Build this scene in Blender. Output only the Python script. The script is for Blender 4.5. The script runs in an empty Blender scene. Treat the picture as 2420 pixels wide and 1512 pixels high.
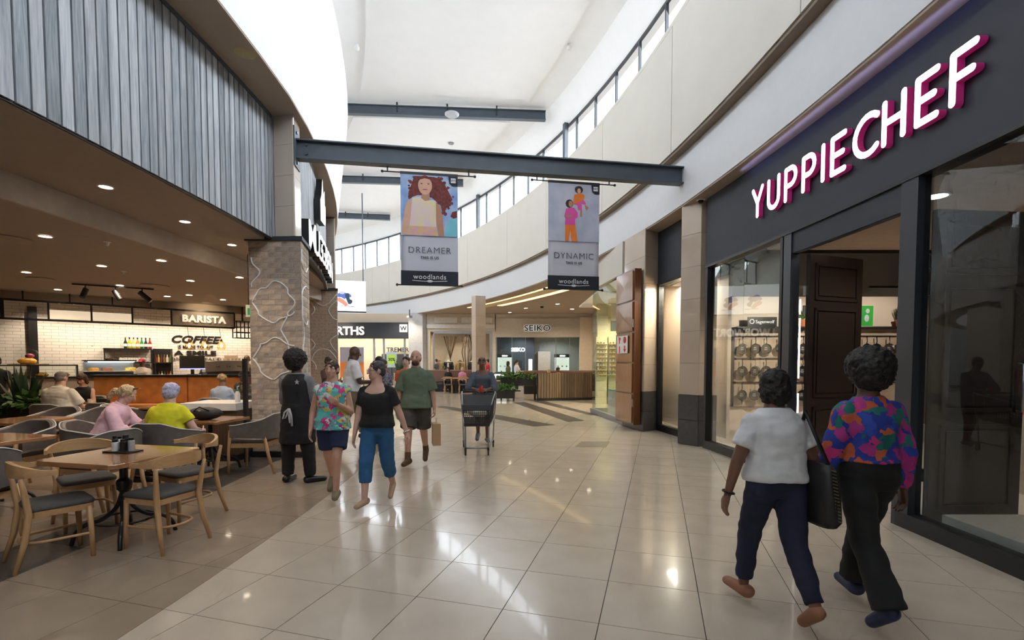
import bpy, math, random
from mathutils import Vector, Matrix
random.seed(7)
SC = bpy.context.scene
COL = SC.collection
PI = math.pi
R = math.radians

# ------------------------------------------------------------------ camera
FPX, PITCH, CX, CY, CAMH = 1169.0, R(2.4), 1210.0, 904.0, 1.57
cam_d = bpy.data.cameras.new('camera')
cam_d.sensor_width = 36.0
cam_d.lens = FPX / 2420.0 * 36.0
cam_d.shift_y = (CY - 756.0) / 2420.0
cam_d.clip_end = 400
cam = bpy.data.objects.new('camera', cam_d)
COL.objects.link(cam)
cam.location = (0, 0, CAMH)
cam.rotation_euler = (PI / 2 - PITCH, 0, 0)
SC.camera = cam

# ------------------------------------------------------------------ exposure, sky
SC.view_settings.view_transform = 'Standard'
SC.view_settings.look = 'None'
SC.view_settings.gamma = 1.0
SC.view_settings.use_curve_mapping = False
SC.view_settings.exposure = 0.0
world = bpy.data.worlds.new('sky')
SC.world = world
world.use_nodes = True
bg = world.node_tree.nodes['Background']
bg.inputs['Color'].default_value = (0.86, 0.93, 1.0, 1)
bg.inputs['Strength'].default_value = 3.0

cy = SC.cycles
cy.max_bounces = 6; cy.diffuse_bounces = 4; cy.glossy_bounces = 3; cy.transmission_bounces = 2; cy.transparent_max_bounces = 10
cy.use_adaptive_sampling = True; cy.adaptive_threshold = 0.13; cy.adaptive_min_samples = 14
cy.caustics_reflective = False; cy.caustics_refractive = False

# the mall bends round one centre: a point is (offset x0 from the camera's radius, angle, height)
CCX, CCY, CR = -35.4, 5.0, 35.4
def pc(x0, a, z=0.0):
    r = CR + x0
    return Vector((CCX + r * math.cos(R(a)), CCY + r * math.sin(R(a)), z))

# daylight entering through the clerestory on both sides of the mall
DAY_R, DAY_L = 225.0, 95.0
def daylight(x0, a, inward, power):
    d = bpy.data.lights.new('clerestory_daylight', 'AREA')
    d.shape = 'RECTANGLE'
    d.size = 2 * (CR + x0) * math.tan(R(4.0))
    d.size_y = 1.9
    d.energy = power
    d.color = (0.90, 0.95, 1.0)
    d.spread = R(150)
    o = bpy.data.objects.new('clerestory_daylight', d)
    COL.objects.link(o)
    o.location = pc(x0, a, 9.15)
    o.rotation_euler = (R(58), 0, R(a) + (PI / 2 if inward < 0 else -PI / 2))
    o['kind'] = 'helper'
for k in range(13):
    daylight(4.75, -38 + 8 * k, -1, DAY_R)
for k in range(13):
    daylight(-4.45, -38 + 8 * k, 1, DAY_L)

# ------------------------------------------------------------------ materials
MATS = {}
def nodes_of(m):
    nt = m.node_tree
    return nt, nt.nodes, nt.links, nt.nodes['Principled BSDF']
def mat(name, col, rough=0.5, metal=0.0, var=0.06, scale=8.0, bump=0.0, emit=None, estr=0.0, coat=0.0, stretch=None, spec=None):
    if name in MATS: return MATS[name]
    m = bpy.data.materials.new(name); m.use_nodes = True
    nt, N, L, b = nodes_of(m)
    b.inputs['Roughness'].default_value = rough
    b.inputs['Metallic'].default_value = metal
    if coat: b.inputs['Coat Weight'].default_value = coat; b.inputs['Coat Roughness'].default_value = 0.05
    if spec is not None: b.inputs['Specular IOR Level'].default_value = spec
    tc = N.new('ShaderNodeTexCoord'); mp = N.new('ShaderNodeMapping'); ns = N.new('ShaderNodeTexNoise')
    ns.inputs['Scale'].default_value = scale; ns.inputs['Detail'].default_value = 5.0
    if stretch: mp.inputs['Scale'].default_value = stretch
    L.new(tc.outputs['Object'], mp.inputs['Vector']); L.new(mp.outputs['Vector'], ns.inputs['Vector'])
    rp = N.new('ShaderNodeValToRGB')
    c = col
    rp.color_ramp.elements[0].position = 0.3; rp.color_ramp.elements[1].position = 0.7
    rp.color_ramp.elements[0].color = (c[0] * (1 - var), c[1] * (1 - var), c[2] * (1 - var), 1)
    rp.color_ramp.elements[1].color = (min(1, c[0] * (1 + var)), min(1, c[1] * (1 + var)), min(1, c[2] * (1 + var)), 1)
    L.new(ns.outputs['Fac'], rp.inputs['Fac']); L.new(rp.outputs['Color'], b.inputs['Base Color'])
    if bump:
        bp = N.new('ShaderNodeBump'); bp.inputs['Strength'].default_value = bump; bp.inputs['Distance'].default_value = 0.01
        L.new(ns.outputs['Fac'], bp.inputs['Height']); L.new(bp.outputs['Normal'], b.inputs['Normal'])
    if emit:
        b.inputs['Emission Color'].default_value = (*emit, 1); b.inputs['Emission Strength'].default_value = estr
    MATS[name] = m
    return m
def emis(name, col, s):
    return mat(name, (0.8, 0.8, 0.8), 0.5, emit=col, estr=s, var=0.0)
def wood(name, c1, c2, rough=0.45, scale=6.0, axis='Z', coat=0.0, bump=0.15, rnd=0.0):
    if name in MATS: return MATS[name]
    m = bpy.data.materials.new(name); m.use_nodes = True
    nt, N, L, b = nodes_of(m)
    b.inputs['Roughness'].default_value = rough
    if coat: b.inputs['Coat Weight'].default_value = coat; b.inputs['Coat Roughness'].default_value = 0.08
    tc = N.new('ShaderNodeTexCoord'); mp = N.new('ShaderNodeMapping')
    st = {'X': (0.08, 1, 1), 'Y': (1, 0.08, 1), 'Z': (1, 1, 0.06)}[axis]
    mp.inputs['Scale'].default_value = st
    oi = N.new('ShaderNodeObjectInfo')
    ad = N.new('ShaderNodeVectorMath'); ad.operation = 'ADD'
    ml = N.new('ShaderNodeVectorMath'); ml.operation = 'SCALE'; ml.inputs['Scale'].default_value = 37.0
    cx = N.new('ShaderNodeCombineXYZ')
    L.new(oi.outputs['Random'], cx.inputs['X']); L.new(oi.outputs['Random'], cx.inputs['Z'])
    L.new(cx.outputs[0], ml.inputs[0])
    L.new(tc.outputs['Object'], ad.inputs[0]); L.new(ml.outputs[0], ad.inputs[1])
    L.new(ad.outputs[0], mp.inputs['Vector'])
    n1 = N.new('ShaderNodeTexNoise'); n1.inputs['Scale'].default_value = scale * 5; n1.inputs['Detail'].default_value = 6; n1.inputs['Distortion'].default_value = 1.2
    L.new(mp.outputs['Vector'], n1.inputs['Vector'])
    wv = N.new('ShaderNodeTexWave'); wv.inputs['Scale'].default_value = scale * 1.6; wv.inputs['Distortion'].default_value = 5.0; wv.inputs['Detail'].default_value = 3
    L.new(mp.outputs['Vector'], wv.inputs['Vector'])
    mx = N.new('ShaderNodeMix'); mx.inputs['Factor'].default_value = 0.72
    L.new(wv.outputs['Fac'], mx.inputs[2]); L.new(n1.outputs['Fac'], mx.inputs[3])
    rp = N.new('ShaderNodeValToRGB'); rp.color_ramp.elements[0].position = 0.25; rp.color_ramp.elements[1].position = 0.75
    rp.color_ramp.elements[0].color = (*c1, 1); rp.color_ramp.elements[1].color = (*c2, 1)
    L.new(mx.outputs[0], rp.inputs['Fac'])
    out = rp.outputs['Color']
    if rnd:
        hs = N.new('ShaderNodeHueSaturation'); mr = N.new('ShaderNodeMapRange')
        mr.inputs['To Min'].default_value = 1 - rnd; mr.inputs['To Max'].default_value = 1 + rnd
        L.new(oi.outputs['Random'], mr.inputs['Value']); L.new(mr.outputs[0], hs.inputs['Value']); L.new(out, hs.inputs['Color'])
        out = hs.outputs['Color']
    L.new(out, b.inputs['Base Color'])
    bp = N.new('ShaderNodeBump'); bp.inputs['Strength'].default_value = bump; bp.inputs['Distance'].default_value = 0.004
    L.new(mx.outputs[0], bp.inputs['Height']); L.new(bp.outputs['Normal'], b.inputs['Normal'])
    MATS[name] = m
    return m
def glass(name, tint=(0.95, 0.98, 0.97), refl=0.22, rough=0.0):
    """thin pane: mostly see-through, with a Fresnel mirror reflection"""
    if name in MATS: return MATS[name]
    m = bpy.data.materials.new(name); m.use_nodes = True
    nt = m.node_tree; N = nt.nodes; L = nt.links; N.clear()
    o = N.new('ShaderNodeOutputMaterial'); mix = N.new('ShaderNodeMixShader')
    t = N.new('ShaderNodeBsdfTransparent'); t.inputs[0].default_value = (*tint, 1)
    g = N.new('ShaderNodeBsdfGlossy'); g.inputs['Roughness'].default_value = rough
    f = N.new('ShaderNodeFresnel'); f.inputs['IOR'].default_value = 1.45
    mr = N.new('ShaderNodeMath'); mr.operation = 'MULTIPLY_ADD'; mr.inputs[1].default_value = refl * 10.0; mr.inputs[2].default_value = 0.0; mr.use_clamp = True
    gm = N.new('ShaderNodeNewGeometry'); inv = N.new('ShaderNodeMath'); inv.operation = 'SUBTRACT'; inv.inputs[0].default_value = 1.0
    L.new(gm.outputs['Backfacing'], inv.inputs[1]); ml = N.new('ShaderNodeMath'); ml.operation = 'MULTIPLY'
    L.new(f.outputs['Fac'], mr.inputs[0]); L.new(mr.outputs[0], ml.inputs[0]); L.new(inv.outputs[0], ml.inputs[1]); L.new(ml.outputs[0], mix.inputs[0])
    L.new(t.outputs[0], mix.inputs[1]); L.new(g.outputs[0], mix.inputs[2]); L.new(mix.outputs[0], o.inputs[0])
    MATS[name] = m
    return m
def tile_wall(name, c1, c2, mortar, bw, bh, rough=0.2, off=0.5, msize=0.004, coords='Object', rot=(0, 0, 0), bump=0.4):
    """small tiles too far away to build one by one"""
    if name in MATS: return MATS[name]
    m = bpy.data.materials.new(name); m.use_nodes = True
    nt, N, L, b = nodes_of(m); b.inputs['Roughness'].default_value = rough
    tc = N.new('ShaderNodeTexCoord'); mp = N.new('ShaderNodeMapping'); mp.inputs['Rotation'].default_value = rot
    br = N.new('ShaderNodeTexBrick'); br.offset = off
    br.inputs['Color1'].default_value = (*c1, 1); br.inputs['Color2'].default_value = (*c2, 1); br.inputs['Mortar'].default_value = (*mortar, 1)
    br.inputs['Scale'].default_value = 1.0; br.inputs['Mortar Size'].default_value = msize
    br.inputs['Brick Width'].default_value = bw; br.inputs['Row Height'].default_value = bh
    L.new(tc.outputs[coords], mp.inputs['Vector']); L.new(mp.outputs[0], br.inputs['Vector'])
    L.new(br.outputs['Color'], b.inputs['Base Color'])
    bp = N.new('ShaderNodeBump'); bp.inputs['Strength'].default_value = bump; bp.inputs['Distance'].default_value = 0.005; bp.invert = True
    L.new(br.outputs['Fac'], bp.inputs['Height']); L.new(bp.outputs['Normal'], b.inputs['Normal'])
    MATS[name] = m
    return m
def print_cloth(name, cols, scale=14.0, rough=0.8, base=None):
    """printed cloth: cells of several colours over noise"""
    if name in MATS: return MATS[name]
    m = bpy.data.materials.new(name); m.use_nodes = True
    nt, N, L, b = nodes_of(m); b.inputs['Roughness'].default_value = rough
    tc = N.new('ShaderNodeTexCoord'); ns = N.new('ShaderNodeTexNoise'); ns.inputs['Scale'].default_value = scale * 0.9; ns.inputs['Detail'].default_value = 3
    L.new(tc.outputs['Object'], ns.inputs['Vector'])
    mx = N.new('ShaderNodeMix'); mx.data_type = 'RGBA'; mx.inputs[0].default_value = 0.12
    L.new(tc.outputs['Object'], mx.inputs[6]); L.new(ns.outputs['Color'], mx.inputs[7])
    v = N.new('ShaderNodeTexVoronoi'); v.inputs['Scale'].default_value = scale
    L.new(mx.outputs[2], v.inputs['Vector'])
    sp = N.new('ShaderNodeSeparateColor'); L.new(v.outputs['Color'], sp.inputs[0])
    rp = N.new('ShaderNodeValToRGB'); rp.color_ramp.interpolation = 'CONSTANT'
    el = rp.color_ramp.elements
    while len(el) < len(cols): el.new(0.5)
    for i, c in enumerate(cols):
        el[i].position = i / len(cols); el[i].color = (*c, 1)
    L.new(sp.outputs[0], rp.inputs['Fac']); L.new(rp.outputs['Color'], b.inputs['Base Color'])
    MATS[name] = m
    return m

# ------------------------------------------------------------------ mesh helpers
class MB:
    """collects boxes, bars, tubes, lathes; build() links them as one mesh object"""
    def __init__(s): s.v = []; s.f = []
    def add(s, vs, fs):
        o = len(s.v); s.v += [tuple(p) for p in vs]; s.f += [tuple(i + o for i in f) for f in fs]; return s
    def box(s, c, d, rz=0.0, taper=1.0):
        x, y, z = d[0] / 2, d[1] / 2, d[2] / 2; vs = []
        cr, sr = math.cos(rz), math.sin(rz)
        for k, zz in ((1, -z), (taper, z)):
            for px, py in ((-x, -y), (x, -y), (x, y), (-x, y)):
                px *= k; py *= k
                vs.append((c[0] + px * cr - py * sr, c[1] + px * sr + py * cr, c[2] + zz))
        return s.add(vs, [(3, 2, 1, 0), (4, 5, 6, 7), (0, 1, 5, 4), (1, 2, 6, 5), (2, 3, 7, 6), (3, 0, 4, 7)])
    def b2(s, lo, hi):
        return s.box([(a + b) / 2 for a, b in zip(lo, hi)], [abs(b - a) for a, b in zip(lo, hi)])
    def bar(s, p0, p1, w, h, up=(0, 0, 1)):
        p0, p1 = Vector(p0), Vector(p1); d = (p1 - p0).normalized(); u = Vector(up)
        if abs(d.dot(u)) > 0.98: u = Vector((1, 0, 0))
        a = d.cross(u).normalized() * (w / 2); b = a.cross(d).normalized() * (h / 2)
        vs = [p + x * a + y * b for p in (p0, p1) for x, y in ((-1, -1), (1, -1), (1, 1), (-1, 1))]
        return s.add(vs, [(3, 2, 1, 0), (4, 5, 6, 7), (0, 1, 5, 4), (1, 2, 6, 5), (2, 3, 7, 6), (3, 0, 4, 7)])
    def tube(s, pts, r, n=8, flat=1.0, side=None):
        pts = [Vector(p) for p in pts]; k = len(pts)
        rs = r if isinstance(r, (list, tuple)) else [r] * k
        vs = []; prev = None
        for i, p in enumerate(pts):
            d = (pts[min(i + 1, k - 1)] - pts[max(i - 1, 0)]).normalized()
            if prev is None:
                u = Vector(side) if side else (Vector((0, 0, 1)) if abs(d.z) < 0.9 else Vector((1, 0, 0)))
            else: u = prev
            u = (u - d * u.dot(d))
            u = u.normalized() if u.length > 1e-6 else d.orthogonal().normalized()
            prev = u; w = d.cross(u)
            for j in range(n):
                t = 2 * PI * j / n
                vs.append(p + u * (rs[i] * math.cos(t)) + w * (rs[i] * flat * math.sin(t)))
        fs = [(i * n + j, i * n + (j + 1) % n, (i + 1) * n + (j + 1) % n, (i + 1) * n + j) for i in range(k - 1) for j in range(n)]
        fs.append(tuple(range(n - 1, -1, -1))); fs.append(tuple((k - 1) * n + j for j in range(n)))
        return s.add(vs, fs)
    def lathe(s, prof, n=16, c=(0, 0, 0), ring=False):
        vs = []
        if ring: prof = list(prof) + [prof[0]]
        k = len(prof)
        for r, z in prof:
            for j in range(n):
                t = 2 * PI * j / n; vs.append((c[0] + r * math.cos(t), c[1] + r * math.sin(t), c[2] + z))
        fs = [(i * n + j, i * n + (j + 1) % n, (i + 1) * n + (j + 1) % n, (i + 1) * n + j) for i in range(k - 1) for j in range(n)]
        if not ring: fs.append(tuple(range(n - 1, -1, -1))); fs.append(tuple((k - 1) * n + j for j in range(n)))
        return s.add(vs, fs)
    def ball(s, c, r, n=12, m=8, sq=None):
        rx, ry, rz = r if isinstance(r, (list, tuple)) else (r, r, r)
        vs = [(c[0], c[1], c[2] - rz)]
        for i in range(1, m):
            ph = -PI / 2 + PI * i / m
            for j in range(n):
                t = 2 * PI * j / n
                vs.append((c[0] + rx * math.cos(ph) * math.cos(t), c[1] + ry * math.cos(ph) * math.sin(t), c[2] + rz * math.sin(ph)))
        vs.append((c[0], c[1], c[2] + rz)); top = len(vs) - 1
        fs = [(0, 1 + (j + 1) % n, 1 + j) for j in range(n)]
        for i in range(m - 2):
            for j in range(n):
                a = 1 + i * n; fs.append((a + j, a + (j + 1) % n, a + n + (j + 1) % n, a + n + j))
        a = 1 + (m - 2) * n
        fs += [(a + j, a + (j + 1) % n, top) for j in range(n)]
        return s.add(vs, fs)
    def loft(s, rings):
        n = len(rings[0]); vs = [p for r in rings for p in r]; k = len(rings)
        fs = [(i * n + j, i * n + (j + 1) % n, (i + 1) * n + (j + 1) % n, (i + 1) * n + j) for i in range(k - 1) for j in range(n)]
        fs.append(tuple(range(n - 1, -1, -1))); fs.append(tuple((k - 1) * n + j for j in range(n)))
        return s.add(vs, fs)
    def prism(s, pts, z0, z1):
        n = len(pts); vs = [(p[0], p[1], z0) for p in pts] + [(p[0], p[1], z1) for p in pts]
        return s.add(vs, [tuple(range(n - 1, -1, -1)), tuple(range(n, 2 * n))] + [(i, (i + 1) % n, n + (i + 1) % n, n + i) for i in range(n)])
    def slab(s, pts, nrm):
        """3D outline pushed along a vector"""
        n = len(pts); nv = Vector(nrm); vs = [Vector(p) for p in pts] + [Vector(p) + nv for p in pts]
        return s.add(vs, [tuple(range(n - 1, -1, -1)), tuple(range(n, 2 * n))] + [(i, (i + 1) % n, n + (i + 1) % n, n + i) for i in range(n)])
    def arc(s, xa, xb, z0, z1, a0, a1, n=40, xa1=None, xb1=None):
        """curved wall piece of the mall; xa1/xb1 = offsets at the top when it leans; offsets may be functions of the angle"""
        g = lambda q, a: q(a) if callable(q) else q
        xa1 = xa if xa1 is None else xa1; xb1 = xb if xb1 is None else xb1
        rings = []
        for i in range(n + 1):
            a = a0 + (a1 - a0) * i / n
            rings.append([pc(g(xa, a), a, z0), pc(g(xb, a), a, z0), pc(g(xb1, a), a, z1), pc(g(xa1, a), a, z1)])
        return s.loft(rings)
    def build(s, name, material, parent=None, smooth=False, loc=None, rz=0.0, label=None, cat=None, group=None, kind=None, bevel=0.0):
        me = bpy.data.meshes.new(name); me.from_pydata(s.v, [], s.f); me.validate()
        if material is not None: me.materials.append(material)
        if smooth:
            me.polygons.foreach_set('use_smooth', [True] * len(me.polygons))
        o = bpy.data.objects.new(name, me); COL.objects.link(o)
        if parent is not None: o.parent = parent
        if loc is not None: o.location = loc
        if rz: o.rotation_euler[2] = rz
        tag(o, label, cat, group, kind)
        if bevel:
            md = o.modifiers.new('edge', 'BEVEL'); md.width = bevel; md.segments = 2; md.limit_method = 'ANGLE'
        if smooth == 'auto':
            for p in me.polygons: p.use_smooth = True
            me.set_sharp_from_angle(angle=R(35))
        return o
ORD = ['first', 'second', 'third', 'fourth', 'fifth', 'sixth', 'seventh', 'eighth', 'ninth', 'tenth', 'eleventh', 'twelfth']
def tag(o, label=None, cat=None, group=None, kind=None):
    if label: o['label'] = label
    if cat: o['category'] = cat
    if group: o['group'] = group
    if kind: o['kind'] = kind
    return o
def empty(name, loc=(0, 0, 0), rz=0.0, label=None, cat=None, group=None, kind=None):
    o = bpy.data.objects.new(name, None); COL.objects.link(o); o.location = loc; o.rotation_euler[2] = rz
    o.empty_display_size = 0.1
    return tag(o, label, cat, group, kind)
def dup(root, loc, rz=0.0, label=None, group=None, scale=None):
    def cp(o, parent):
        c = o.copy(); COL.objects.link(c)
        if parent is not None: c.parent = parent
        for ch in o.children: cp(ch, c)
        return c
    r = cp(root, None); r.location = loc; r.rotation_euler[2] = rz
    if scale: r.scale = scale
    if label: r['label'] = label
    if group: r['group'] = group
    return r
def sphere_cap(c, r): return MB().ball(c, r)
# a pixel of the 2420x1512 photograph as a point at a real distance or height
def ray(px, py):
    u = (px - CX) / FPX; v = (CY - py) / FPX; c, s = math.cos(PITCH), math.sin(PITCH)
    return Vector((u, c + v * s, -s + v * c))
def atY(px, py, Y):
    d = ray(px, py); t = Y / d.y; return Vector((d.x * t, Y, CAMH + d.z * t))
def atZ(px, py, z):
    d = ray(px, py); t = (z - CAMH) / d.z; return Vector((d.x * t, d.y * t, z))
def text_mb(txt, size, ext, offset=0.0, shear=0.0, space=1.0, align='CENTER'):
    """lettering as a mesh: in the XY plane, extruded along Z"""
    cu = bpy.data.curves.new('lettering', 'FONT'); cu.body = txt; cu.size = size; cu.extrude = ext; cu.offset = offset; cu.shear = shear
    cu.space_character = space; cu.align_x = align; cu.resolution_u = 3
    o = bpy.data.objects.new('lettering', cu); COL.objects.link(o)
    bpy.context.view_layer.update()
    dg = bpy.context.evaluated_depsgraph_get()
    me = o.evaluated_get(dg).to_mesh()
    mb = MB(); mb.v = [tuple(v.co) for v in me.vertices]; mb.f = [tuple(p.vertices) for p in me.polygons]
    bpy.data.objects.remove(o); bpy.data.curves.remove(cu)
    return mb
def place(mb, org, ex, ey, sx=1.0, sy=1.0):
    """puts an XY drawing into the scene: x along ex, y along ey, z along ex x ey"""
    ex = Vector(ex).normalized(); ey = Vector(ey).normalized(); ez = ex.cross(ey); org = Vector(org)
    mb.v = [tuple(org + ex * (x * sx) + ey * (y * sy) + ez * z) for x, y, z in mb.v]
    return mb
# ================================================================== STRUCTURE
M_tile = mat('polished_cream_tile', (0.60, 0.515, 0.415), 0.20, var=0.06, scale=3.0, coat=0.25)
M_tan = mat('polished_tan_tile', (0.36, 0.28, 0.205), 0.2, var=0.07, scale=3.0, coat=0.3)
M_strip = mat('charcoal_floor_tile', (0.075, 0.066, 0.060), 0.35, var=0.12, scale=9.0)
M_grout = mat('grout', (0.06, 0.05, 0.042), 0.8)
M_white = mat('white_plaster', (0.82, 0.82, 0.81), 0.7, var=0.015, scale=2.0)
M_cream = mat('cream_plaster', (0.60, 0.57, 0.505), 0.65, var=0.02, scale=1.5)
M_taupe = mat('taupe_paint', (0.36, 0.285, 0.22), 0.7, var=0.03, scale=2.0)
M_taupe_dark = mat('brown_ceiling_paint', (0.35, 0.29, 0.24), 0.75, var=0.03)
M_steel = mat('blue_grey_steel_paint', (0.075, 0.095, 0.12), 0.45, var=0.08, scale=5.0)
M_frame = mat('dark_window_frame', (0.035, 0.045, 0.055), 0.4)
M_fascia = mat('charcoal_blue_fascia', (0.028, 0.034, 0.047), 0.6, var=0.04)
M_black = mat('black_metal', (0.012, 0.012, 0.013), 0.4)
M_col = mat('beige_column_tile', (0.52, 0.42, 0.33), 0.10, var=0.05, scale=2.0, coat=0.5)
M_coldark = mat('dark_grey_column_tile', (0.075, 0.072, 0.075), 0.3, var=0.15, scale=14.0)
M_glass = glass('shop_glass')
M_win = glass('clerestory_glass', (0.97, 0.98, 1.0), 0.04)
M_beige = mat('beige_wall', (0.66, 0.56, 0.45), 0.6, var=0.02)

# ---- floor
floor = MB().b2((-28, -30, -0.25), (16, 44, -0.006)).build('floor', M_grout, kind='structure',
        label='polished cream tile floor of the mall concourse')
TS = 0.605
ta = R(16.35)
tu = Vector((math.sin(ta), math.cos(ta))); tv = Vector((math.cos(ta), -math.sin(ta)))
T0 = Vector((-0.64, 3.25))
def clip(poly, p, n):
    out = []
    for i in range(len(poly)):
        a, b = poly[i], poly[(i + 1) % len(poly)]
        da, db = (a - p).dot(n), (b - p).dot(n)
        if da >= 0: out.append(a)
        if (da >= 0) != (db >= 0): out.append(a + (b - a) * (da / (da - db)))
    return out
def band(poly, cen, x0, inside):
    d = cen - Vector((CCX, CCY)); n = d.normalized(); p = Vector((CCX, CCY)) + n * (CR + x0)
    return clip(poly, p, n if inside else -n)
def pix(p):
    dx, dy, dz = p[0], p[1], (p[2] if len(p) > 2 else 0.0) - CAMH; c, s = math.cos(PITCH), math.sin(PITCH)
    w = dy * c - dz * s
    if w < 0.05: return None
    return CX + FPX * dx / w, CY - FPX * (dy * s + dz * c) / w
def area(poly):
    return abs(sum(poly[i].x * poly[(i + 1) % len(poly)].y - poly[(i + 1) % len(poly)].x * poly[i].y for i in range(len(poly)))) / 2
pieces = []
for i in range(-22, 60):
    for j in range(-40, 30):
        c0 = T0 + tu * (i * TS) + tv * (j * TS); g = 0.0026
        q = [c0 + tu * g + tv * g, c0 + tu * g + tv * (TS - g), c0 + tu * (TS - g) + tv * (TS - g), c0 + tu * (TS - g) + tv * g]
        cen = c0 + (tu + tv) * (TS / 2)
        if not (-17 < cen.x < 11 and -3 < cen.y < 33): continue
        rr = (cen - Vector((CCX, CCY))).length - CR
        if rr < -9 and cen.y > 19: continue
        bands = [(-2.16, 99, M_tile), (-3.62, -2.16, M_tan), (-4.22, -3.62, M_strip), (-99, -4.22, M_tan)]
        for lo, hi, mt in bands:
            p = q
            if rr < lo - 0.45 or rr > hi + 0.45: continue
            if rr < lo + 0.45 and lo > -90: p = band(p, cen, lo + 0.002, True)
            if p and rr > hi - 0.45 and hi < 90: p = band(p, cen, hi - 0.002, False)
            if len(p) < 3 or area(p) < 0.002: continue
            px = pix(cen)
            vis = px is not None and -60 < px[0] < 2480 and px[1] < 1560
            pieces.append((0 if vis else 1, cen.length_squared, p, mt))
pieces.sort(key=lambda t: (t[0], t[1]))
rest = {}
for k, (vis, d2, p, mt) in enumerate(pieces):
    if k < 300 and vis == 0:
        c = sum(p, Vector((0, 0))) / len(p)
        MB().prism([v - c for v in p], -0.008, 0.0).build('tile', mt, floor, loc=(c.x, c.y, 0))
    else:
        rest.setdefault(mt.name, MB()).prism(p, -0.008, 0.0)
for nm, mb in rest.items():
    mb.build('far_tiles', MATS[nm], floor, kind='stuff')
for pts in ([(1212, 951), (1240, 950), (1383, 994), (1342, 997)], [(1246, 945), (1280, 946), (1425, 983), (1395, 981)],
            [(1031, 961), (1052, 959), (1312, 1004), (1262, 1008)], [(1358, 1056), (1374, 1043), (1442, 1043), (1432, 1057)]):
    p3 = [atZ(x, y, 0) for x, y in pts]
    MB().prism([(p.x, p.y) for p in p3], 0.0005, 0.0018).build('inlay_strip', M_strip if pts[0][0] != 1358 else mat('brown_grey_tile', (0.33, 0.28, 0.23), 0.25), floor)

# ---- ceiling
ceiling = MB().arc(-4.6, 4.6, 11.02, 11.2, -44, 64, 46).build('ceiling', M_white, kind='structure', smooth=False)
for l0, l1, r0, r1 in ((-20, -6.5, -20, -8), (-4.5, 8, -6, 6), (10, 22.6, 7.5, 20.1), (26.2, 36.3, 22.8, 31.2), (39, 51, 34, 44.5)):
    n = 14
    pl = [pc(-2.75, l0 + (l1 - l0) * i / n) for i in range(n + 1)]; pr = [pc(2.93, r0 + (r1 - r0) * i / n) for i in range(n + 1)]
    MB().prism([(p.x, p.y) for p in pl] + [(p.x, p.y) for p in reversed(pr)], 10.965, 11.02).build('ceiling_panel', M_white, ceiling)

# ---- upper wall on the shop side: panels, clerestory, head
wall_right = MB().arc(3.34, 3.6, 5.50, 7.90, -44, 64, 60).build('wall_right', M_cream, kind='structure')
jt = [-44, -37, -30, -24, -19, -14, -9, -4, 1.16, 6.76, 12.36, 18.9, 24.54, 30.96, 37.5, 44.79, 47.85, 51.3, 58, 64]
for a0, a1 in zip(jt, jt[1:]):
    MB().arc(3.28, 3.34, 5.52, 7.95, a0 + 0.012, a1 - 0.012, 10).build('panel', M_cream, wall_right, smooth=False)
MB().arc(3.28, 4.6, 7.86, 7.93, -44, 64, 60).build('sill', M_cream, wall_right)
MB().arc(3.30, 3.62, 5.46, 5.5, -44, 64, 60).build('soffit', mat('brown_reveal', (0.20, 0.15, 0.11), .7), wall_right)
trim_1 = MB().arc(3.46, 3.62, 4.53, 5.47, -44, 64, 60).build('trim_1', mat('cool_white_band', (.66, .67, .685), .65, var=.015), kind='structure', label='curved white fascia band above the shopfronts')
# outer walls above the clerestory
MB().arc(4.36, 4.6, 10.1, 11.04, -44, 64, 46, xa1=3.9, xb1=4.6).build('wall_right_head', M_white, kind='structure')
def clerestory(name, x0, a0, a1, thick, label):
    w = empty(name, kind='structure', label=label)
    MB().arc(x0 - 0.03, x0 + 0.03, 10.04, 10.12, a0, a1, 60).build('head_rail', M_frame, w)
    MB().arc(x0 - 0.03, x0 + 0.03, 7.93, 7.99, a0, a1, 60).build('bottom_rail', M_frame, w)
    a = a0 + 1.0
    pts = []
    while a < a1:
        pts.append(a); a += 2.05
    for t in thick:
        pts = [p for p in pts if abs(p - t) > 1.1]
    for p in pts:
        q0 = pc(x0, p, 9.0); MB().box((0, 0, 0), (0.07, 0.055, 2.14)).build('mullion', M_frame, w, loc=q0, rz=R(p))
    for p in thick:
        q0 = pc(x0 - (0.08 if x0 > 0 else -0.08), p, 9.05); MB().box((0, 0, 0), (0.14, 0.17, 2.3)).build('post', M_steel, w, loc=q0, rz=R(p))
    MB().arc(x0 - 0.004, x0 + 0.004, 7.95, 10.06, a0, a1, 60).build('pane', M_win, w)
    return w
clerestory('window_1', 4.32, -44, 64, (19.61, 31.94, 44.0, 7.2, -5.2), 'dark framed clerestory window strip over the cream wall')
clerestory('window_2', -4.05, -44, 64, (8, 20, 32), 'clerestory window strip behind the white bulkhead over the cafe')

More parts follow.
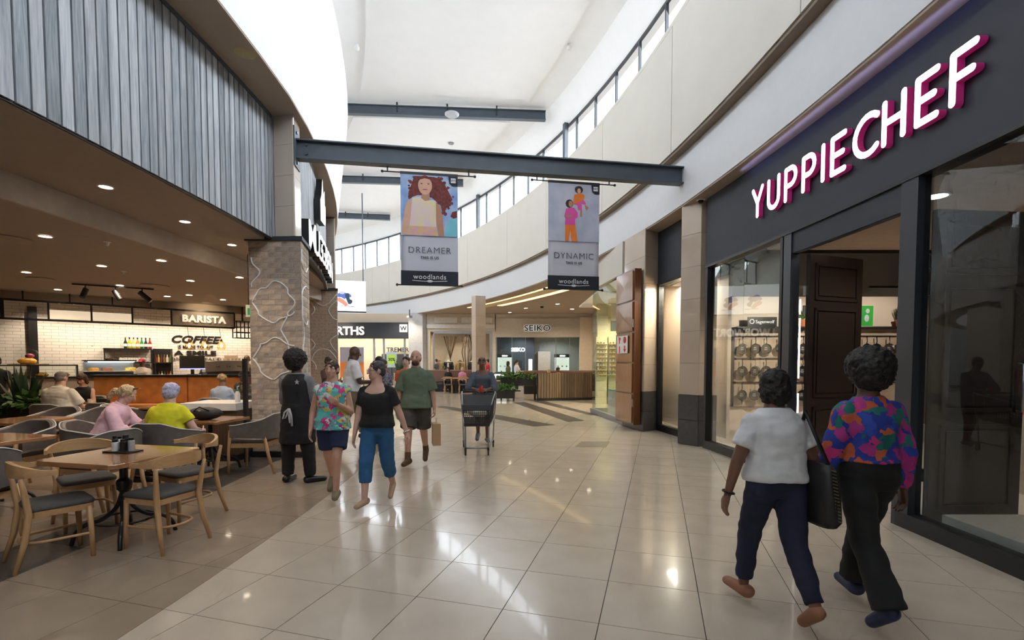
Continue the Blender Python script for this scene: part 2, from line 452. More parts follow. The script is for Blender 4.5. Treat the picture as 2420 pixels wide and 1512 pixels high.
# ---- cafe side: brown soffit, white bulkhead
def xl(a): return -3.22 if a < 5 else -3.22 - 0.031 * (a - 5)
wall_left = MB().arc(lambda a: xl(a) - 0.12, xl, 5.55, 8.2, -44, 64, 60, xa1=lambda a: xl(a) + 0.18, xb1=lambda a: xl(a) + 0.30).build('wall_left', M_white, kind='structure', smooth=False,
        label='leaning white curved bulkhead above the cafe')
MB().arc(lambda a: xl(a) - 1.6, lambda a: xl(a) - 0.004, 5.525, 5.549, -44, 64, 60).build('soffit', M_taupe, wall_left)
MB().arc(-4.3, lambda a: xl(a) + 0.26, 8.1, 8.19, -44, 64, 60).build('sill', M_white, wall_left)
MB().arc(-4.3, -4.1, 10.1, 11.04, -44, 64, 46, xa1=-4.3, xb1=-3.9).build('wall_left_head', M_white, kind='structure')
trim_2 = MB().arc(-4.25, lambda a: -3.86 + .02 * max(0.0, a - 1.0), 3.62, 5.55, -44, 5.6, 30).build('trim_2', M_fascia, kind='structure')
trim_3 = MB().arc(-4.25, lambda a: -3.56 - 0.04 * max(0.0, a - 7.0), 3.62, 5.55, 6.3, 16.6, 20).build('trim_3', M_fascia, kind='structure')
MB().arc(-4.6, -3.9, 3.4, 5.6, 16.6, 60, 40).build('wall_left_far', M_beige, kind='structure')
# the mall's two ends
MB().b2((-8, -0.15, 0), (8, 0.15, 11.2)).build('wall_back', M_cream, kind='structure', loc=(-9.9, -19.0, 0), rz=R(-43))
MB().arc(3.75, 3.9, 0, 4.53, -44, -13.9, 24).build('wall_right_low', M_cream, kind='structure')
MB().arc(-4.25, -4.0, 0, 5.6, -44, -7.6, 24).build('wall_left_low', M_cream, kind='structure')
MB().b2((-9, -0.15, 0), (9, 0.15, 11.2)).build('wall_front', M_cream, kind='structure', loc=(-19.8, 37.0, 0), rz=R(64))

# ---- steel beams
def ibeam(name, p0, p1, h, w, label, t=0.022, hangers=(), group=None, parts=True):
    p0, p1 = Vector(p0), Vector(p1); mid = (p0 + p1) / 2
    e = empty(name, mid, 0, label, 'beam', group)
    a, b = p0 - mid, p1 - mid; up = Vector((0, 0, 1))
    m = MB(); m.bar(a + up * (h / 2 - t / 2), b + up * (h / 2 - t / 2), w, t); m.bar(a - up * (h / 2 - t / 2), b - up * (h / 2 - t / 2), w, t)
    m.bar(a, b, t, h - 2 * t); m.build('i_beam', M_steel, e)
    for f, hh in hangers:
        q = a + (b - a) * f
        MB().box(q + up * (h / 2 + hh / 2 - 0.1), (0.05, 0.09, hh + 0.2)).build('hanger', M_frame, e)
    return e
bm = ibeam('steel_beam', (-3.52, 8.24, 5.03), (3.36, 9.5, 5.06), 0.31, 0.18, 'long blue-grey steel beam carrying the two banners across the mall')
M_bolt = mat('steel_bolt', (0.2, 0.22, 0.25), 0.35, 0.8)
plt = MB().box((-3.44, -0.63, -0.0), (0.02, 0.34, 0.62), R(10)).build('end_plate', M_steel, bm)
for dz in (0.07, -0.07):
    MB().lathe([(0.0, 0), (0.022, 0), (0.022, 0.02), (0, 0.02)], 8).build('bolt', M_bolt, bm, loc=(-3.28, -0.62, dz)).rotation_euler = (R(90), 0, 0)
for dz in (0.24, -0.24):
    MB().lathe([(0.0, 0), (0.025, 0), (0.025, 0.02), (0, 0.02)], 8).build('bolt', M_bolt, bm, loc=(-3.42, -0.67, dz)).rotation_euler = (0, R(90), 0)
ibeam('steel_beam', (1.25, 18.84, 10.72), (-7.0, 18.27, 10.72), 0.34, 0.2, 'blue-grey ceiling beam with a round detector under it', hangers=[(0.22, .25), (0.44, .25), (0.66, .25), (0.88, .25)])
ibeam('steel_beam', (-2.5, 25.74, 10.72), (-10.2, 25.1, 10.72), 0.34, 0.2, 'blue-grey ceiling beam just behind the girl banner', hangers=[(0.15, .25), (0.4, .25), (0.65, .25)])
ibeam('steel_beam', (-7.75, 31.85, 10.72), (-14.5, 30.9, 10.72), 0.34, 0.2, 'blue-grey ceiling beam farthest away above the hanging screen', hangers=[(0.2, .25), (0.4, .25)])
p = atZ(1068, 271, 10.5)
MB().lathe([(0, -0.05), (0.2, -0.05), (0.26, 0.0), (0.26, 0.03), (0, 0.03)], 20).build('ceiling_detector', mat('grey_plastic', (0.45, 0.47, 0.5), .5), smooth='auto', loc=p, label='round grey detector under the near ceiling beam', cat='detector')
p = atZ(1066, 338, 10.96)
MB().lathe([(0, -0.04), (0.11, -0.04), (0.13, 0.0), (0, 0.0)], 16).build('smoke_sensor', mat('dark_grey_plastic', (0.2, 0.2, 0.21), .5), smooth='auto', loc=p, label='small dark round sensor in the white ceiling', cat='sensor')
for (x, y), lb in (((843, 107), 'small white ceiling camera at the edge of the cafe side'), ((1346, 107), 'small white ceiling camera near the clerestory')):
    p = atZ(x, y, 11.0)
    MB().lathe([(0, -0.16), (0.07, -0.14), (0.09, -0.06), (0.06, -0.05), (0.06, 0.02), (0, 0.02)], 14).build('ceiling_camera', mat('white_plastic', (0.75, 0.75, 0.73), .4), smooth='auto', loc=p, label=lb, cat='camera')
p = atZ(579, 121, 5.55)
MB().lathe([(0, -0.03), (0.09, -0.035), (0.15, -0.02), (0.17, 0.0), (0, 0.0)], 20).build('soffit_speaker', mat('yellowed_plastic', (0.42, 0.33, 0.16), .5), smooth='auto', loc=p, label='yellowed round speaker set in the brown soffit', cat='speaker')

# ---- wooden slats on the cafe fascia, each a board of its own
M_slat = wood('blue_grey_weathered_board', (0.17, 0.195, 0.22), (0.46, 0.48, 0.50), 0.6, 9.0, 'Z', rnd=0.2, bump=0.3)
M_slat_edge = mat('raw_board_edge', (0.17, 0.12, 0.09), .8)
def xs(a): return -3.53 - 0.04 * max(0.0, a - 7.0)
def slat_run(parent, x0, a0, a1, pitch, nm='slat', z0=3.57, z1=5.53):
    step = pitch / (CR - 3.6) * 180 / PI; a = a0; k = 0
    me = None
    while a < a1:
        q = pc((x0(a) if callable(x0) else x0) , a + step / 2)
        if me is None:
            o = MB().box((0, 0, (z0 + z1) / 2), (0.035, pitch * 0.84, z1 - z0)).build(nm, M_slat, parent, loc=(q.x, q.y, 0), rz=R(a)); me = o.data
        else:
            o = bpy.data.objects.new(nm, me); COL.objects.link(o); o.parent = parent; o.location = (q.x, q.y, 0); o.rotation_euler[2] = R(a)
        a += step; k += 1
slat_run(trim_2, lambda a: -3.82 + .02 * max(0.0, a - 1.0), -8.0, 5.62, 0.128)
slat_run(trim_3, xs, 6.9, 15.6, 0.11)
MB().arc(lambda a: -3.86 + .02 * max(0.0, a - 1.0), lambda a: -3.82 + .02 * max(0.0, a - 1.0), 3.553, 3.575, -8, 5.6, 30).build('bottom_rail', M_black, trim_2)
MB().arc(lambda a: -3.86 + .02 * max(0.0, a - 1.0), lambda a: -3.79 + .02 * max(0.0, a - 1.0), 5.47, 5.525, -8, 5.6, 30).build('top_rail', M_steel, trim_2)
MB().arc(lambda a: xs(a) - .04, lambda a: xs(a) + .03, 3.54, 3.575, 6.8, 15.8, 20).build('bottom_rail', M_black, trim_3)
# tiled pilaster over the brick column, and the slim one beyond
def prism_col(name, pts, z0, z1, m, label=None, kind='structure', parent=None):
    return MB().prism(pts, z0, z1).build(name, m, parent, kind=kind, label=label)
M_pil = mat('beige_pilaster_tile', (0.56, 0.48, 0.40), 0.12, var=0.04, scale=2, coat=.5)
def tiled_shaft(name, pts, z0, z1, rows, m, label, g=0.004):
    """shaft of stacked tiles: each visible face and course is a tile of its own"""
    cen = sum((Vector(p) for p in pts), Vector((0, 0))) / len(pts)
    core = [tuple(cen + (Vector(p) - cen) * 0.97) for p in pts]
    e = MB().prism(core, z0, z1).build(name, M_grout, kind='structure', label=label)
    n = len(pts)
    for k in range(rows):
        h0, h1 = z0 + (z1 - z0) * k / rows + g / 2, z0 + (z1 - z0) * (k + 1) / rows - g / 2
        for i in range(n):
            a, b = Vector(pts[i]), Vector(pts[(i + 1) % n]); d = (b - a).normalized(); a2, b2 = a + d * g / 2, b - d * g / 2
            nn = (cen - (a + b) / 2); nn = (nn - d * nn.dot(d)).normalized() * 0.02
            MB().slab([(a2.x, a2.y, h0), (b2.x, b2.y, h0), (b2.x, b2.y, h1), (a2.x, a2.y, h1)], (nn.x, nn.y, 0)).build('tile', m, e)
    return e
tiled_shaft('pilaster', [(-3.86, 8.16), (-3.50, 8.07), (-3.56, 8.46), (-3.92, 8.5)], 3.6, 5.55, 4, M_pil, 'beige tiled pilaster above the brick column')
tiled_shaft('pilaster', [(-5.12, 13.75), (-4.86, 13.72), (-5.0, 14.1), (-5.2, 14.1)], 3.6, 5.5, 4, M_pil, 'slim beige tiled pilaster beyond the cafe lettering')

# ---- brick columns
M_bricks = [mat('grey_brown_brick_%d' % k, c, 0.9, var=0.25, scale=18.0, bump=0.6) for k, c in enumerate([(0.47, 0.375, 0.29), (0.40, 0.32, 0.255), (0.53, 0.43, 0.335), (0.36, 0.295, 0.245)])]
M_mortar = mat('brick_mortar', (0.60, 0.53, 0.45), 0.95, var=0.1, scale=30)
def brick_column(loc, rz, w, d, h, label, single, k=0.3):
    e = MB().prism([(-w / 2 + .005, 0.005), (w / 2 - .005, .005), (w / 2 - .005 - k * d, d), (-w / 2 + .005, d)], 0, h).build('brick_column', M_mortar, loc=loc, rz=rz, label=label, kind='structure')
    ka = math.atan(k)
    rows = 40; ph = (h - 0.16) / rows; g = 0.010
    meshes = {}
    joined = MB()
    rnd = random.Random(3)
    def brick(cx, cy, cz, lx, ly):
        key = (round(lx, 3), round(ly, 3), rnd.randrange(4))
        if not single:
            joined.box((cx - (k * cy if ly > .1 else 0), cy, cz), (lx, ly, ph - g), ka if ly > .1 else 0); return
        if key not in meshes:
            me = bpy.data.meshes.new('brick'); b = MB().box((0, 0, 0), (lx, ly, ph - g)); me.from_pydata(b.v, [], b.f); me.materials.append(M_bricks[key[2]]); meshes[key] = me
        o = bpy.data.objects.new('brick', meshes[key]); COL.objects.link(o); o.parent = e; o.location = (cx, cy + rnd.uniform(-.002, .002), cz)
        if ly > .1: o.rotation_euler[2] = ka; o.location.x -= k * cy
    for r in range(rows):
        z = 0.1 + ph * (r + 0.5); L_ = w / 4
        xs = [(-w / 2 + L_ * (i + .5), L_) for i in range(4)] if r % 2 == 0 else [(-w / 2 + L_ / 4, L_ / 2)] + [(-w / 2 + L_ * (i + 1), L_) for i in range(3)] + [(w / 2 - L_ / 4, L_ / 2)]
        for x, l in xs: brick(x, 0.02, z, l - g, 0.04)
        dd = (d - 0.04) / 3
        ys = [(0.04 + dd * (i + .5), dd) for i in range(3)]
        for y, l in ys: brick(w / 2 - 0.02, y, z, 0.04, l - g)
    if not single: joined.build('bricks', M_bricks[0], e, kind='stuff')
    for nm, q, z0, z1, m in (('plinth', .015, 0, .095, M_black), ('cap', .04, h - .05, h + .01, M_fascia)):
        MB().prism([(-w / 2 - q, -q), (w / 2 + q, -q), (w / 2 + q - k * d, d), (-w / 2 - q, d)], z0, z1).build(nm, m, e)
    return e
bc1 = brick_column((-3.85, 8.10, 0), R(-3), 0.88, 0.74, 3.58, 'brick column with white looping lines beside the waiter', True)
bc2 = brick_column((-5.2, 13.72, 0), R(0), 0.76, 0.7, 3.58, 'farther brick column with white looping lines', False, .38)
M_line = mat('white_relief_line', (0.78, 0.77, 0.75), .6)
def smooth_pts(pts, n=6):
    out = []
    P = [pts[0]] + pts + [pts[-1]]
    for i in range(1, len(P) - 2):
        a, b, c, d = (Vector(q) for q in P[i - 1:i + 3])
        for k in range(n):
            t = k / n
            out.append(0.5 * ((2 * b) + (c - a) * t + (2 * a - 5 * b + 4 * c - d) * t * t + (3 * b - a - 3 * c + d) * t ** 3))
    out.append(Vector(P[-2])); return out
def relief(col, lines, Yc, side=False, w=0.88):
    for ln in lines:
        pts = []
        for zx, zy in ln:
            if not side:
                P = atY(560 + zx * .3043, 500 + zy * .3043, Yc); v = Matrix.Rotation(-col.rotation_euler[2], 3, 'Z') @ (P - col.location); v.y = -0.004
            else:
                d = ray(560 + zx * .3043, 500 + zy * .3043); # side face plane
                n = Matrix.Rotation(col.rotation_euler[2] + math.atan(.3), 3, 'Z') @ Vector((1, 0, 0)); p0 = col.location + Matrix.Rotation(col.rotation_euler[2], 3, 'Z') @ Vector((w / 2 + .004, 0, 0))
                t = (p0 - Vector((0, 0, CAMH))).dot(n) / d.dot(n); P = Vector((0, 0, CAMH)) + d * t
                v = Matrix.Rotation(-col.rotation_euler[2], 3, 'Z') @ (P - col.location); v.y = min(max(v.y, 0), .72); v.x = w / 2 + .006 - .3 * v.y
            pts.append(v)
        MB().tube(smooth_pts(pts, 4), 0.013, 6).build('relief_line', M_line, col, smooth=True)
relief(bc1, [[(107, 700), (165, 602), (220, 590), (272, 542), (330, 548), (388, 596), (397, 640), (447, 692), (440, 735), (392, 790), (395, 812), (330, 832), (290, 862), (250, 855), (165, 802), (155, 770), (107, 700)],
             [(115, 1140), (170, 1052), (175, 1030), (220, 1018), (275, 980), (330, 988), (392, 1032), (445, 1042)],
             [(392, 812), (345, 900), (345, 932), (390, 1010), (402, 1060), (430, 1095)],
             [(115, 1140), (165, 1208), (180, 1248), (240, 1292), (290, 1302), (340, 1262), (402, 1242)],
             [(98, 352), (112, 402), (162, 452), (160, 490), (108, 545), (104, 582)],
             [(395, 812), (430, 800), (447, 775)]], 8.08)
relief(bc1, [[(482, 272), (492, 340), (500, 400), (530, 472), (548, 440)], [(548, 600), (530, 582), (502, 622), (488, 720), (500, 820), (538, 882), (548, 850)],
             [(450, 775), (470, 768), (500, 830), (520, 960), (500, 1050), (472, 1085), (452, 1050)]], 8.08, True)
relief(bc2, [[(572, 632), (600, 690), (660, 730), (712, 710), (770, 642)], [(572, 700), (602, 762), (572, 802)], [(775, 690), (738, 720), (710, 765), (740, 822), (775, 842)],
             [(772, 960), (722, 1000), (742, 1052), (775, 1092)], [(572, 990), (605, 1032), (575, 1072)], [(577, 1150), (606, 1092), (660, 1066), (722, 1082), (772, 1142)],
             [(577, 1150), (610, 1190), (612, 1225)]], 13.7)

# ---- cafe shell: ceilings, walls
SLX = -5.25
cafe_ceiling = MB().prism([tuple(pc(-3.84, a)[:2]) for a in range(-8, 17, 2)] + [(-6.2, 14.6), (SLX, 10.5), (SLX, 0.3)], 3.55, 3.62).build('ceiling_cafe', M_taupe_dark, kind='structure')
MB().b2((SLX - .05, 0, 3.26), (SLX, 15.0, 3.62)).build('riser', mat('grey_riser', (0.50, 0.44, 0.40), .7), cafe_ceiling)
MB().prism([(SLX - .03, 0.3), (SLX - .03, 15.0), (-8.0, 18.5), (-14.5, 14.6), (-17, 9.2), (-17, 0.3)], 3.28, 3.34).build('inner_ceiling', M_taupe_dark, cafe_ceiling)
MB().b2((-20, -0.1, 0), (-3.9, 0.1, 5.6)).build('wall_cafe_near', M_taupe_dark, kind='structure', loc=(0, 0.2, 0))
G0 = Vector((-12.04, 11.71, 0)); GE = Vector((0.717, 0.697, 0)).normalized(); GN = Vector((-0.697, 0.717, 0)).normalized()
GA = math.atan2(GE.y, GE.x)
def gw(s, d, z): return G0 + GE * s + GN * d + Vector((0, 0, z))
def gpx(px, d, py=None):
    """where the view line through a pixel column meets the cafe's back line (offset d): distance along it, and height"""
    u = ray(px, py if py else 855); o = G0 + GN * d
    t = (o.dot(GN)) / Vector((u.x, u.y, 0)).dot(GN)
    P = Vector((u.x * t, u.y * t, CAMH + u.z * t)); return (P - o).dot(GE), P.z
M_subway = tile_wall('white_subway_tile', (0.80, 0.76, 0.70), (0.75, 0.71, 0.65), (0.48, 0.43, 0.38), 0.30, 0.085, 0.18, msize=0.006, rot=(R(90), 0, 0))
cw = MB().b2((-6, 0, 0), (7.3, 0.2, 3.4)).build('wall_cafe_back', M_subway, kind='structure', loc=G0 + GN * 1.9, rz=GA, label='white subway tile wall behind the cafe counter')
MB().b2((-6, -0.05, 3.06), (6.0, 0.1, 3.3)).build('bulkhead', M_taupe_dark, cafe_ceiling, loc=G0 + GN * 0.25, rz=GA)
cafe_ceiling.location = (0, 0, 0)
MB().b2((-0.1, 0, 0), (0.1, 9, 3.6)).build('wall_cafe_side', M_taupe_dark, kind='structure', loc=(-17, 0.2, 0))
MB().prism([(-6.4, 16.4), (-5.6, 14.4), (-5.45, 14.4), (-6.6, 17.5), (-9.4, 18.6), (-9.4, 18.4)], 0, 3.6).build('wall_cafe_end', M_beige, kind='structure')

# ---- covered walk on the shop side and beyond
soffit = MB().arc(3.475, 20, 4.50, 4.526, -44, 60, 50).build('ceiling_walkway', M_taupe, kind='structure')
# ================================================================== SHOPS ON THE CURVED SIDE
M_dark = mat('dark_brown_door_paint', (0.022, 0.016, 0.014), 0.35, var=0.1)
M_cream_panel = mat('cream_display_panel', (0.78, 0.66, 0.54), .6, var=.01)
M_signwhite = emis('white_sign_face', (1.0, 0.97, 1.0), 3.2)
M_magenta = mat('magenta_letter_side', (0.50, 0.03, 0.18), .4, emit=(0.6, 0.03, 0.25), estr=0.12)
M_letterwhite = mat('white_letter', (0.85, 0.85, 0.85), .4, emit=(1, 1, 1), estr=0.35)
M_led = emis('led_strip', (1.0, 0.93, 0.82), 3)
M_lamp = emis('downlight_lens', (1.0, 0.86, 0.66), 30)
M_lampcool = emis('cool_downlight_lens', (1.0, 0.96, 0.9), 26)
M_ring = mat('white_downlight_ring', (0.7, 0.68, 0.64), .5)

# ---- columns
tiled_shaft('column', [(3.215, 9.49), (3.45, 9.12), (3.80, 9.22), (3.85, 9.75), (3.45, 9.85)], 0.95, 4.53, 6, M_col, 'beige tiled column with a dark tiled foot beside the big lit sign')
tiled_shaft('column_foot', [(3.195, 9.49), (3.44, 9.10), (3.82, 9.20), (3.87, 9.77), (3.45, 9.87)], 0.0, 0.95, 2, M_coldark, 'dark grey tiled foot of the column by the big lit sign', g=.012)
tiled_shaft('column', [(2.75, 12.19), (2.96, 11.10), (3.32, 11.36), (3.55, 12.3)], 0.9, 4.53, 6, M_col, 'beige tiled column behind the tall wooden cabinet')
tiled_shaft('column_foot', [(2.73, 12.21), (2.95, 11.08), (3.33, 11.34), (3.57, 12.3)], 0.0, 0.9, 2, M_coldark, 'dark tiled foot of the column behind the wooden cabinet', g=.012)
tiled_shaft('column', [(-1.83, 22.5), (-1.62, 22.2), (-1.19, 22.4), (-1.3, 23.0), (-1.7, 23.1)], 0, 4.53, 5, M_col, 'beige tiled column behind the person with the trolley')

# ---- outer shells so that no open sky shows behind the shops
MB().b2((12.0, -13, 0), (12.2, 34, 4.6)).build('wall_east', M_beige, kind='structure')
MB().b2((3.6, -13, 0), (12.2, -12.8, 4.6)).build('wall_south', M_beige, kind='structure')
MB().b2((-15, 34.0, 0), (12.2, 34.2, 4.6)).build('wall_north', M_beige, kind='structure')
MB().b2((-0.1, -5.5, 0), (0.1, 5.5, 4.6)).build('wall_west', M_beige, kind='structure', loc=(-12.6, 30.5, 0), rz=R(10))

# ---- the kitchenware shop
fascia = MB().arc(3.72, 3.86, 3.30, 4.53, -14, 5.9, 24).build('trim_4', M_fascia, kind='structure', label='charcoal shop fascia carrying the big lit sign')
MB().arc(3.69, 3.87, 3.26, 3.30, -14, 5.9, 24).build('lower_rail', M_black, fascia)
MB().arc(3.84, 3.98, 3.34, 4.53, 7.5, 9.35, 6).build('trim_5', M_fascia, kind='structure', label='charcoal fascia over the narrow cream display window')
MB().arc(3.82, 3.99, 3.30, 3.34, 7.2, 9.4, 6).build('trim_6', M_black, kind='structure')
def post(parent, a, w, z0=0.0, z1=3.28, x=3.76, d=0.12, nm='post', m=M_black):
    q = pc(x, a); MB().box((0, 0, (z0 + z1) / 2), (d, w, z1 - z0)).build(nm, m, parent, loc=(q.x, q.y, 0), rz=R(a))
def flat_pane(parent, x0, a0, a1, z0, z1, m):
    a, b = pc(x0, a0), pc(x0, a1); n = Vector((math.cos(R((a0 + a1) / 2)), math.sin(R((a0 + a1) / 2)), 0)) * .01
    # wound so that the outer face looks into the mall
    MB().slab([(a.x, a.y, z0), (a.x, a.y, z1), (b.x, b.y, z1), (b.x, b.y, z0)], n).build('pane', m, parent)
win3 = empty('window_3', kind='structure', label='black framed shop window left of the dark door')
post(win3, 5.82, .07); post(win3, 2.62, .06)
MB().arc(3.70, 3.84, 0.0, 0.14, 2.6, 5.9, 8).build('kerb', M_black, win3)
for a0, a1 in ((2.68, 4.2), (4.2, 5.78)):
    flat_pane(win3, 3.76, a0 + .004, a1 - .004, .14, 3.27, M_glass)
dfr = empty('door_1', kind='structure', label='dark framed doorway of the kitchenware shop')
post(dfr, 2.42, .16, m=mat('dark_grey_frame', (0.028, 0.034, 0.045), .35), nm='jamb'); post(dfr, -0.48, .20, m=MATS['dark_grey_frame'], nm='jamb')
MB().arc(3.72, 3.82, 3.0, 3.27, -0.4, 2.4, 8).build('transom', M_fascia, dfr)
MB().arc(3.735, 3.74, 2.99, 3.01, -0.4, 2.4, 8).build('transom_edge', M_black, dfr)
win4 = empty('window_4', kind='structure', label='black framed shop window at the edge of the picture')
MB().arc(3.70, 3.84, 0.0, 0.14, -14, -0.4, 14).build('kerb', M_black, win4)
for a0, a1 in ((-4.2, -0.62), (-8, -4.2), (-13, -8)):
    flat_pane(win4, 3.76, a0 + .004, a1 - .004, .14, 3.27, glass('dark_shop_glass', (0.80, 0.84, 0.86), 0.2))
post(win4, -13.2, .1)
win5 = empty('window_5', kind='structure', label='narrow black framed display window with a cream panel')
post(win5, 9.28, .07, x=3.9, z1=3.32); post(win5, 7.55, .06, x=3.9, z1=3.32)
MB().arc(3.84, 3.98, 0.0, 0.14, 7.4, 9.3, 5).build('kerb', M_black, win5)
flat_pane(win5, 3.9, 7.5, 9.3, .14, 3.32, M_glass)
MB().arc(4.35, 4.42, 0.1, 3.4, 6.4, 10.6, 5).build('display_panel', M_cream_panel, win5)
# door leaves standing open into the shop
def door_leaf(p0, p1, label, nm):
    p0, p1 = Vector((*p0, 0)), Vector((*p1, 0)); w = (p1 - p0).length; rz = math.atan2(p1.y - p0.y, p1.x - p0.x)
    e = empty(nm, p0, rz, label, kind='structure')
    MB().b2((0, -.025, .02), (w, .025, 2.97)).build('leaf', M_dark, e)
    for z0, z1 in ((0.18, 0.98), (1.10, 2.28), (2.38, 2.86)):
        for s in (-1, 1):
            y0, y1 = (-.04, -.025) if s < 0 else (.025, .04)
            m = MB()
            m.b2((.1, y0, z0), (w - .1, y1, z0 + .035)).b2((.1, y0, z1 - .035), (w - .1, y1, z1)).b2((.1, y0, z0), (.135, y1, z1)).b2((w - .135, y0, z0), (w - .1, y1, z1))
            m.build('moulding', M_dark, e)
            MB().b2((.16, y0 + (.004 if s < 0 else 0), z0 + .06), (w - .16, y1 - (0 if s < 0 else .004), z1 - .06)).build('door_panel', M_dark, e)
    for s in (-1, 1):
        MB().tube([(w - .07, s * .03, 1.1), (w - .07, s * .075, 1.1), (w - .07, s * .075, 1.55), (w - .07, s * .03, 1.55)], .013, 8).build('handle', mat('brushed_steel', (.55, .55, .55), .3, .9), e, smooth=True)
    for z in (0.5, 2.25, 2.5):
        MB().box((0.0, 0.03, z), (.05, .04, .12)).build('hinge', MATS['brushed_steel'], e)
    return e
door_leaf((3.86, 6.50), (4.80, 6.86), 'dark panelled door leaf standing open beside the pan racks', 'door_2')
door_leaf((3.90, 4.62), (4.86, 4.72), 'dark panelled door leaf seen through the shop glass', 'door_3')
MB().b2((3.80, 6.54, .3), (3.815, 6.555, 1.0)).b2((3.80, 6.54, 1.2), (3.815, 6.555, 2.0)).b2((3.80, 6.54, 2.05), (3.815, 6.555, 2.25)).build('led_strip', M_led, loc=(0.02, 0.06, 0.15), label='vertical warm light strip beside the dark door leaf', cat='light strip')
# shop interior
shop_floor_m = mat('shop_floor', (0.55, 0.48, 0.41), .35)
MB().b2((3.9, -12, 0), (12, 12.6, 0.012)).build('floor_shop', shop_floor_m, kind='structure')
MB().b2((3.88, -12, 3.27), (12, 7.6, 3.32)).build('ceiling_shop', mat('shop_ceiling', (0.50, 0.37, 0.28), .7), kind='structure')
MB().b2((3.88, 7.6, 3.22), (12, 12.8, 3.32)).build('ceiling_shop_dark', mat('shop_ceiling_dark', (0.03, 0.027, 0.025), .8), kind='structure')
MB().b2((3.86, 12.6, 0), (12, 12.8, 3.5)).build('wall_shop_back', M_cream_panel, kind='structure')
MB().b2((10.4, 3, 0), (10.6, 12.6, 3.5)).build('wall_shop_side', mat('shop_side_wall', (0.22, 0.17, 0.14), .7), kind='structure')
# fitted timber back panel with rails
def rack(name, x0, x1, z0, z1, label):
    e = empty(name, ((x0 + x1) / 2, 12.55, 0), 0, label, 'rack'); w = x1 - x0
    MB().b2((-w / 2, -.04, z0), (w / 2, 0.04, z1)).build('backboard', wood('pale_oak_board', (.45, .34, .24), (.62, .50, .38), .5, 3, 'X'), e)
    for s in (-1, 1): MB().b2((s * w / 2 - .03, -.12, z0), (s * w / 2 + .03, .04, z1)).build('side_post', M_black, e)
    MB().b2((-w / 2, -.35, z1), (w / 2, .04, z1 + .04)).build('shelf', M_black, e)
    for z in (2.22, 1.66, 1.06):
        if z < z1: MB().b2((-w / 2, -.09, z - .012), (w / 2, -.065, z + .012)).build('rail', M_black, e)
    return e
rack('pan_rack', 5.55, 7.45, 0.45, 2.40, 'pale wooden pan rack seen through the shop window')
rack('pan_rack', 7.75, 10.2, 0.45, 2.40, 'pale wooden pan rack seen through the open doorway')
M_pan = mat('black_nonstick', (0.010, 0.010, 0.011), .4)
M_pansteel = mat('polished_pan_steel', (.6, .58, .55), .18, 1.0)
M_lab = mat('pan_label', (.022, .02, .02), .6)
def make_pan(rad, metal, label):
    e = empty('frying_pan', (0, 0, 0), 0, label, 'pan', 'pans hanging in the kitchenware shop')
    b = MB().lathe([(0, -.03), (rad * .82, -.03), (rad, .01), (rad, .014), (rad * .97, .014), (rad * .8, -.022), (0, -.022)], 18)
    b.v = [(x, -z, y) for x, y, z in b.v]; b.build('bowl', M_pansteel if metal else M_pan, e, smooth='auto')
    MB().tube([(0, 0, rad * .98), (0, -.02, rad + .05), (0, .0, rad + .17)], [.012, .010, .013], 6).build('handle', M_pansteel if metal else M_pan, e, smooth=True)
    c = MB().lathe([(0, 0), (rad * .62, 0), (rad * .62, .002), (0, .002)], 16); c.v = [(x, .020 - z, y) for x, y, z in c.v]; lb = c.build('label_disc', M_lab, e)
    MB().box((0, .016, .035), (.06, .002, .012)).box((0, .016, .0), (.09, .002, .006)).box((0, .016, -.025), (.07, .002, .006)).build('printed_mark', mat('label_print', (.8, .78, .75), .5), lb)
    return e
rows = [(2.22, 'top'), (1.66, 'middle'), (1.06, 'bottom')]
kinds = {}
rp = random.Random(11)
for rk, (x0, x1) in (('window rack', (5.62, 7.4)), ('doorway rack', (7.85, 10.1))):
    for z, rn in rows:
        if rk == 'doorway rack' and rn == 'bottom': continue
        n = int((x1 - x0) / .27)
        for k in range(n):
            metal = (k * 7 + len(rn)) % 5 in (3,)
            rad = .135 if k % 4 != 3 else .115
            lb = '%s frying pan, %s from the %s, %s row, %s' % ('steel' if metal else 'black', ORD[n - 1 - k] if rk == 'window rack' else ORD[k], 'door frame' if rk == 'window rack' else 'open door leaf', rn, rk)
            key = (rad, metal)
            x = x0 + (k + .5) * (x1 - x0) / n; pos = (x, 12.40 - .05 * (k % 2), z - .19 - rad)
            if key not in kinds:
                kinds[key] = make_pan(rad, metal, lb); kinds[key].location = pos; kinds[key]['group'] = '%s, %s row' % (rk, rn)
                continue
            dup(kinds[key], pos, rp.uniform(-.15, .15), lb, '%s, %s row' % (rk, rn))
M_terra = mat('terracotta', (.45, .16, .07), .8)
M_leaf = mat('fresh_green_leaf', (.10, .22, .04), .5, var=.3, scale=20)
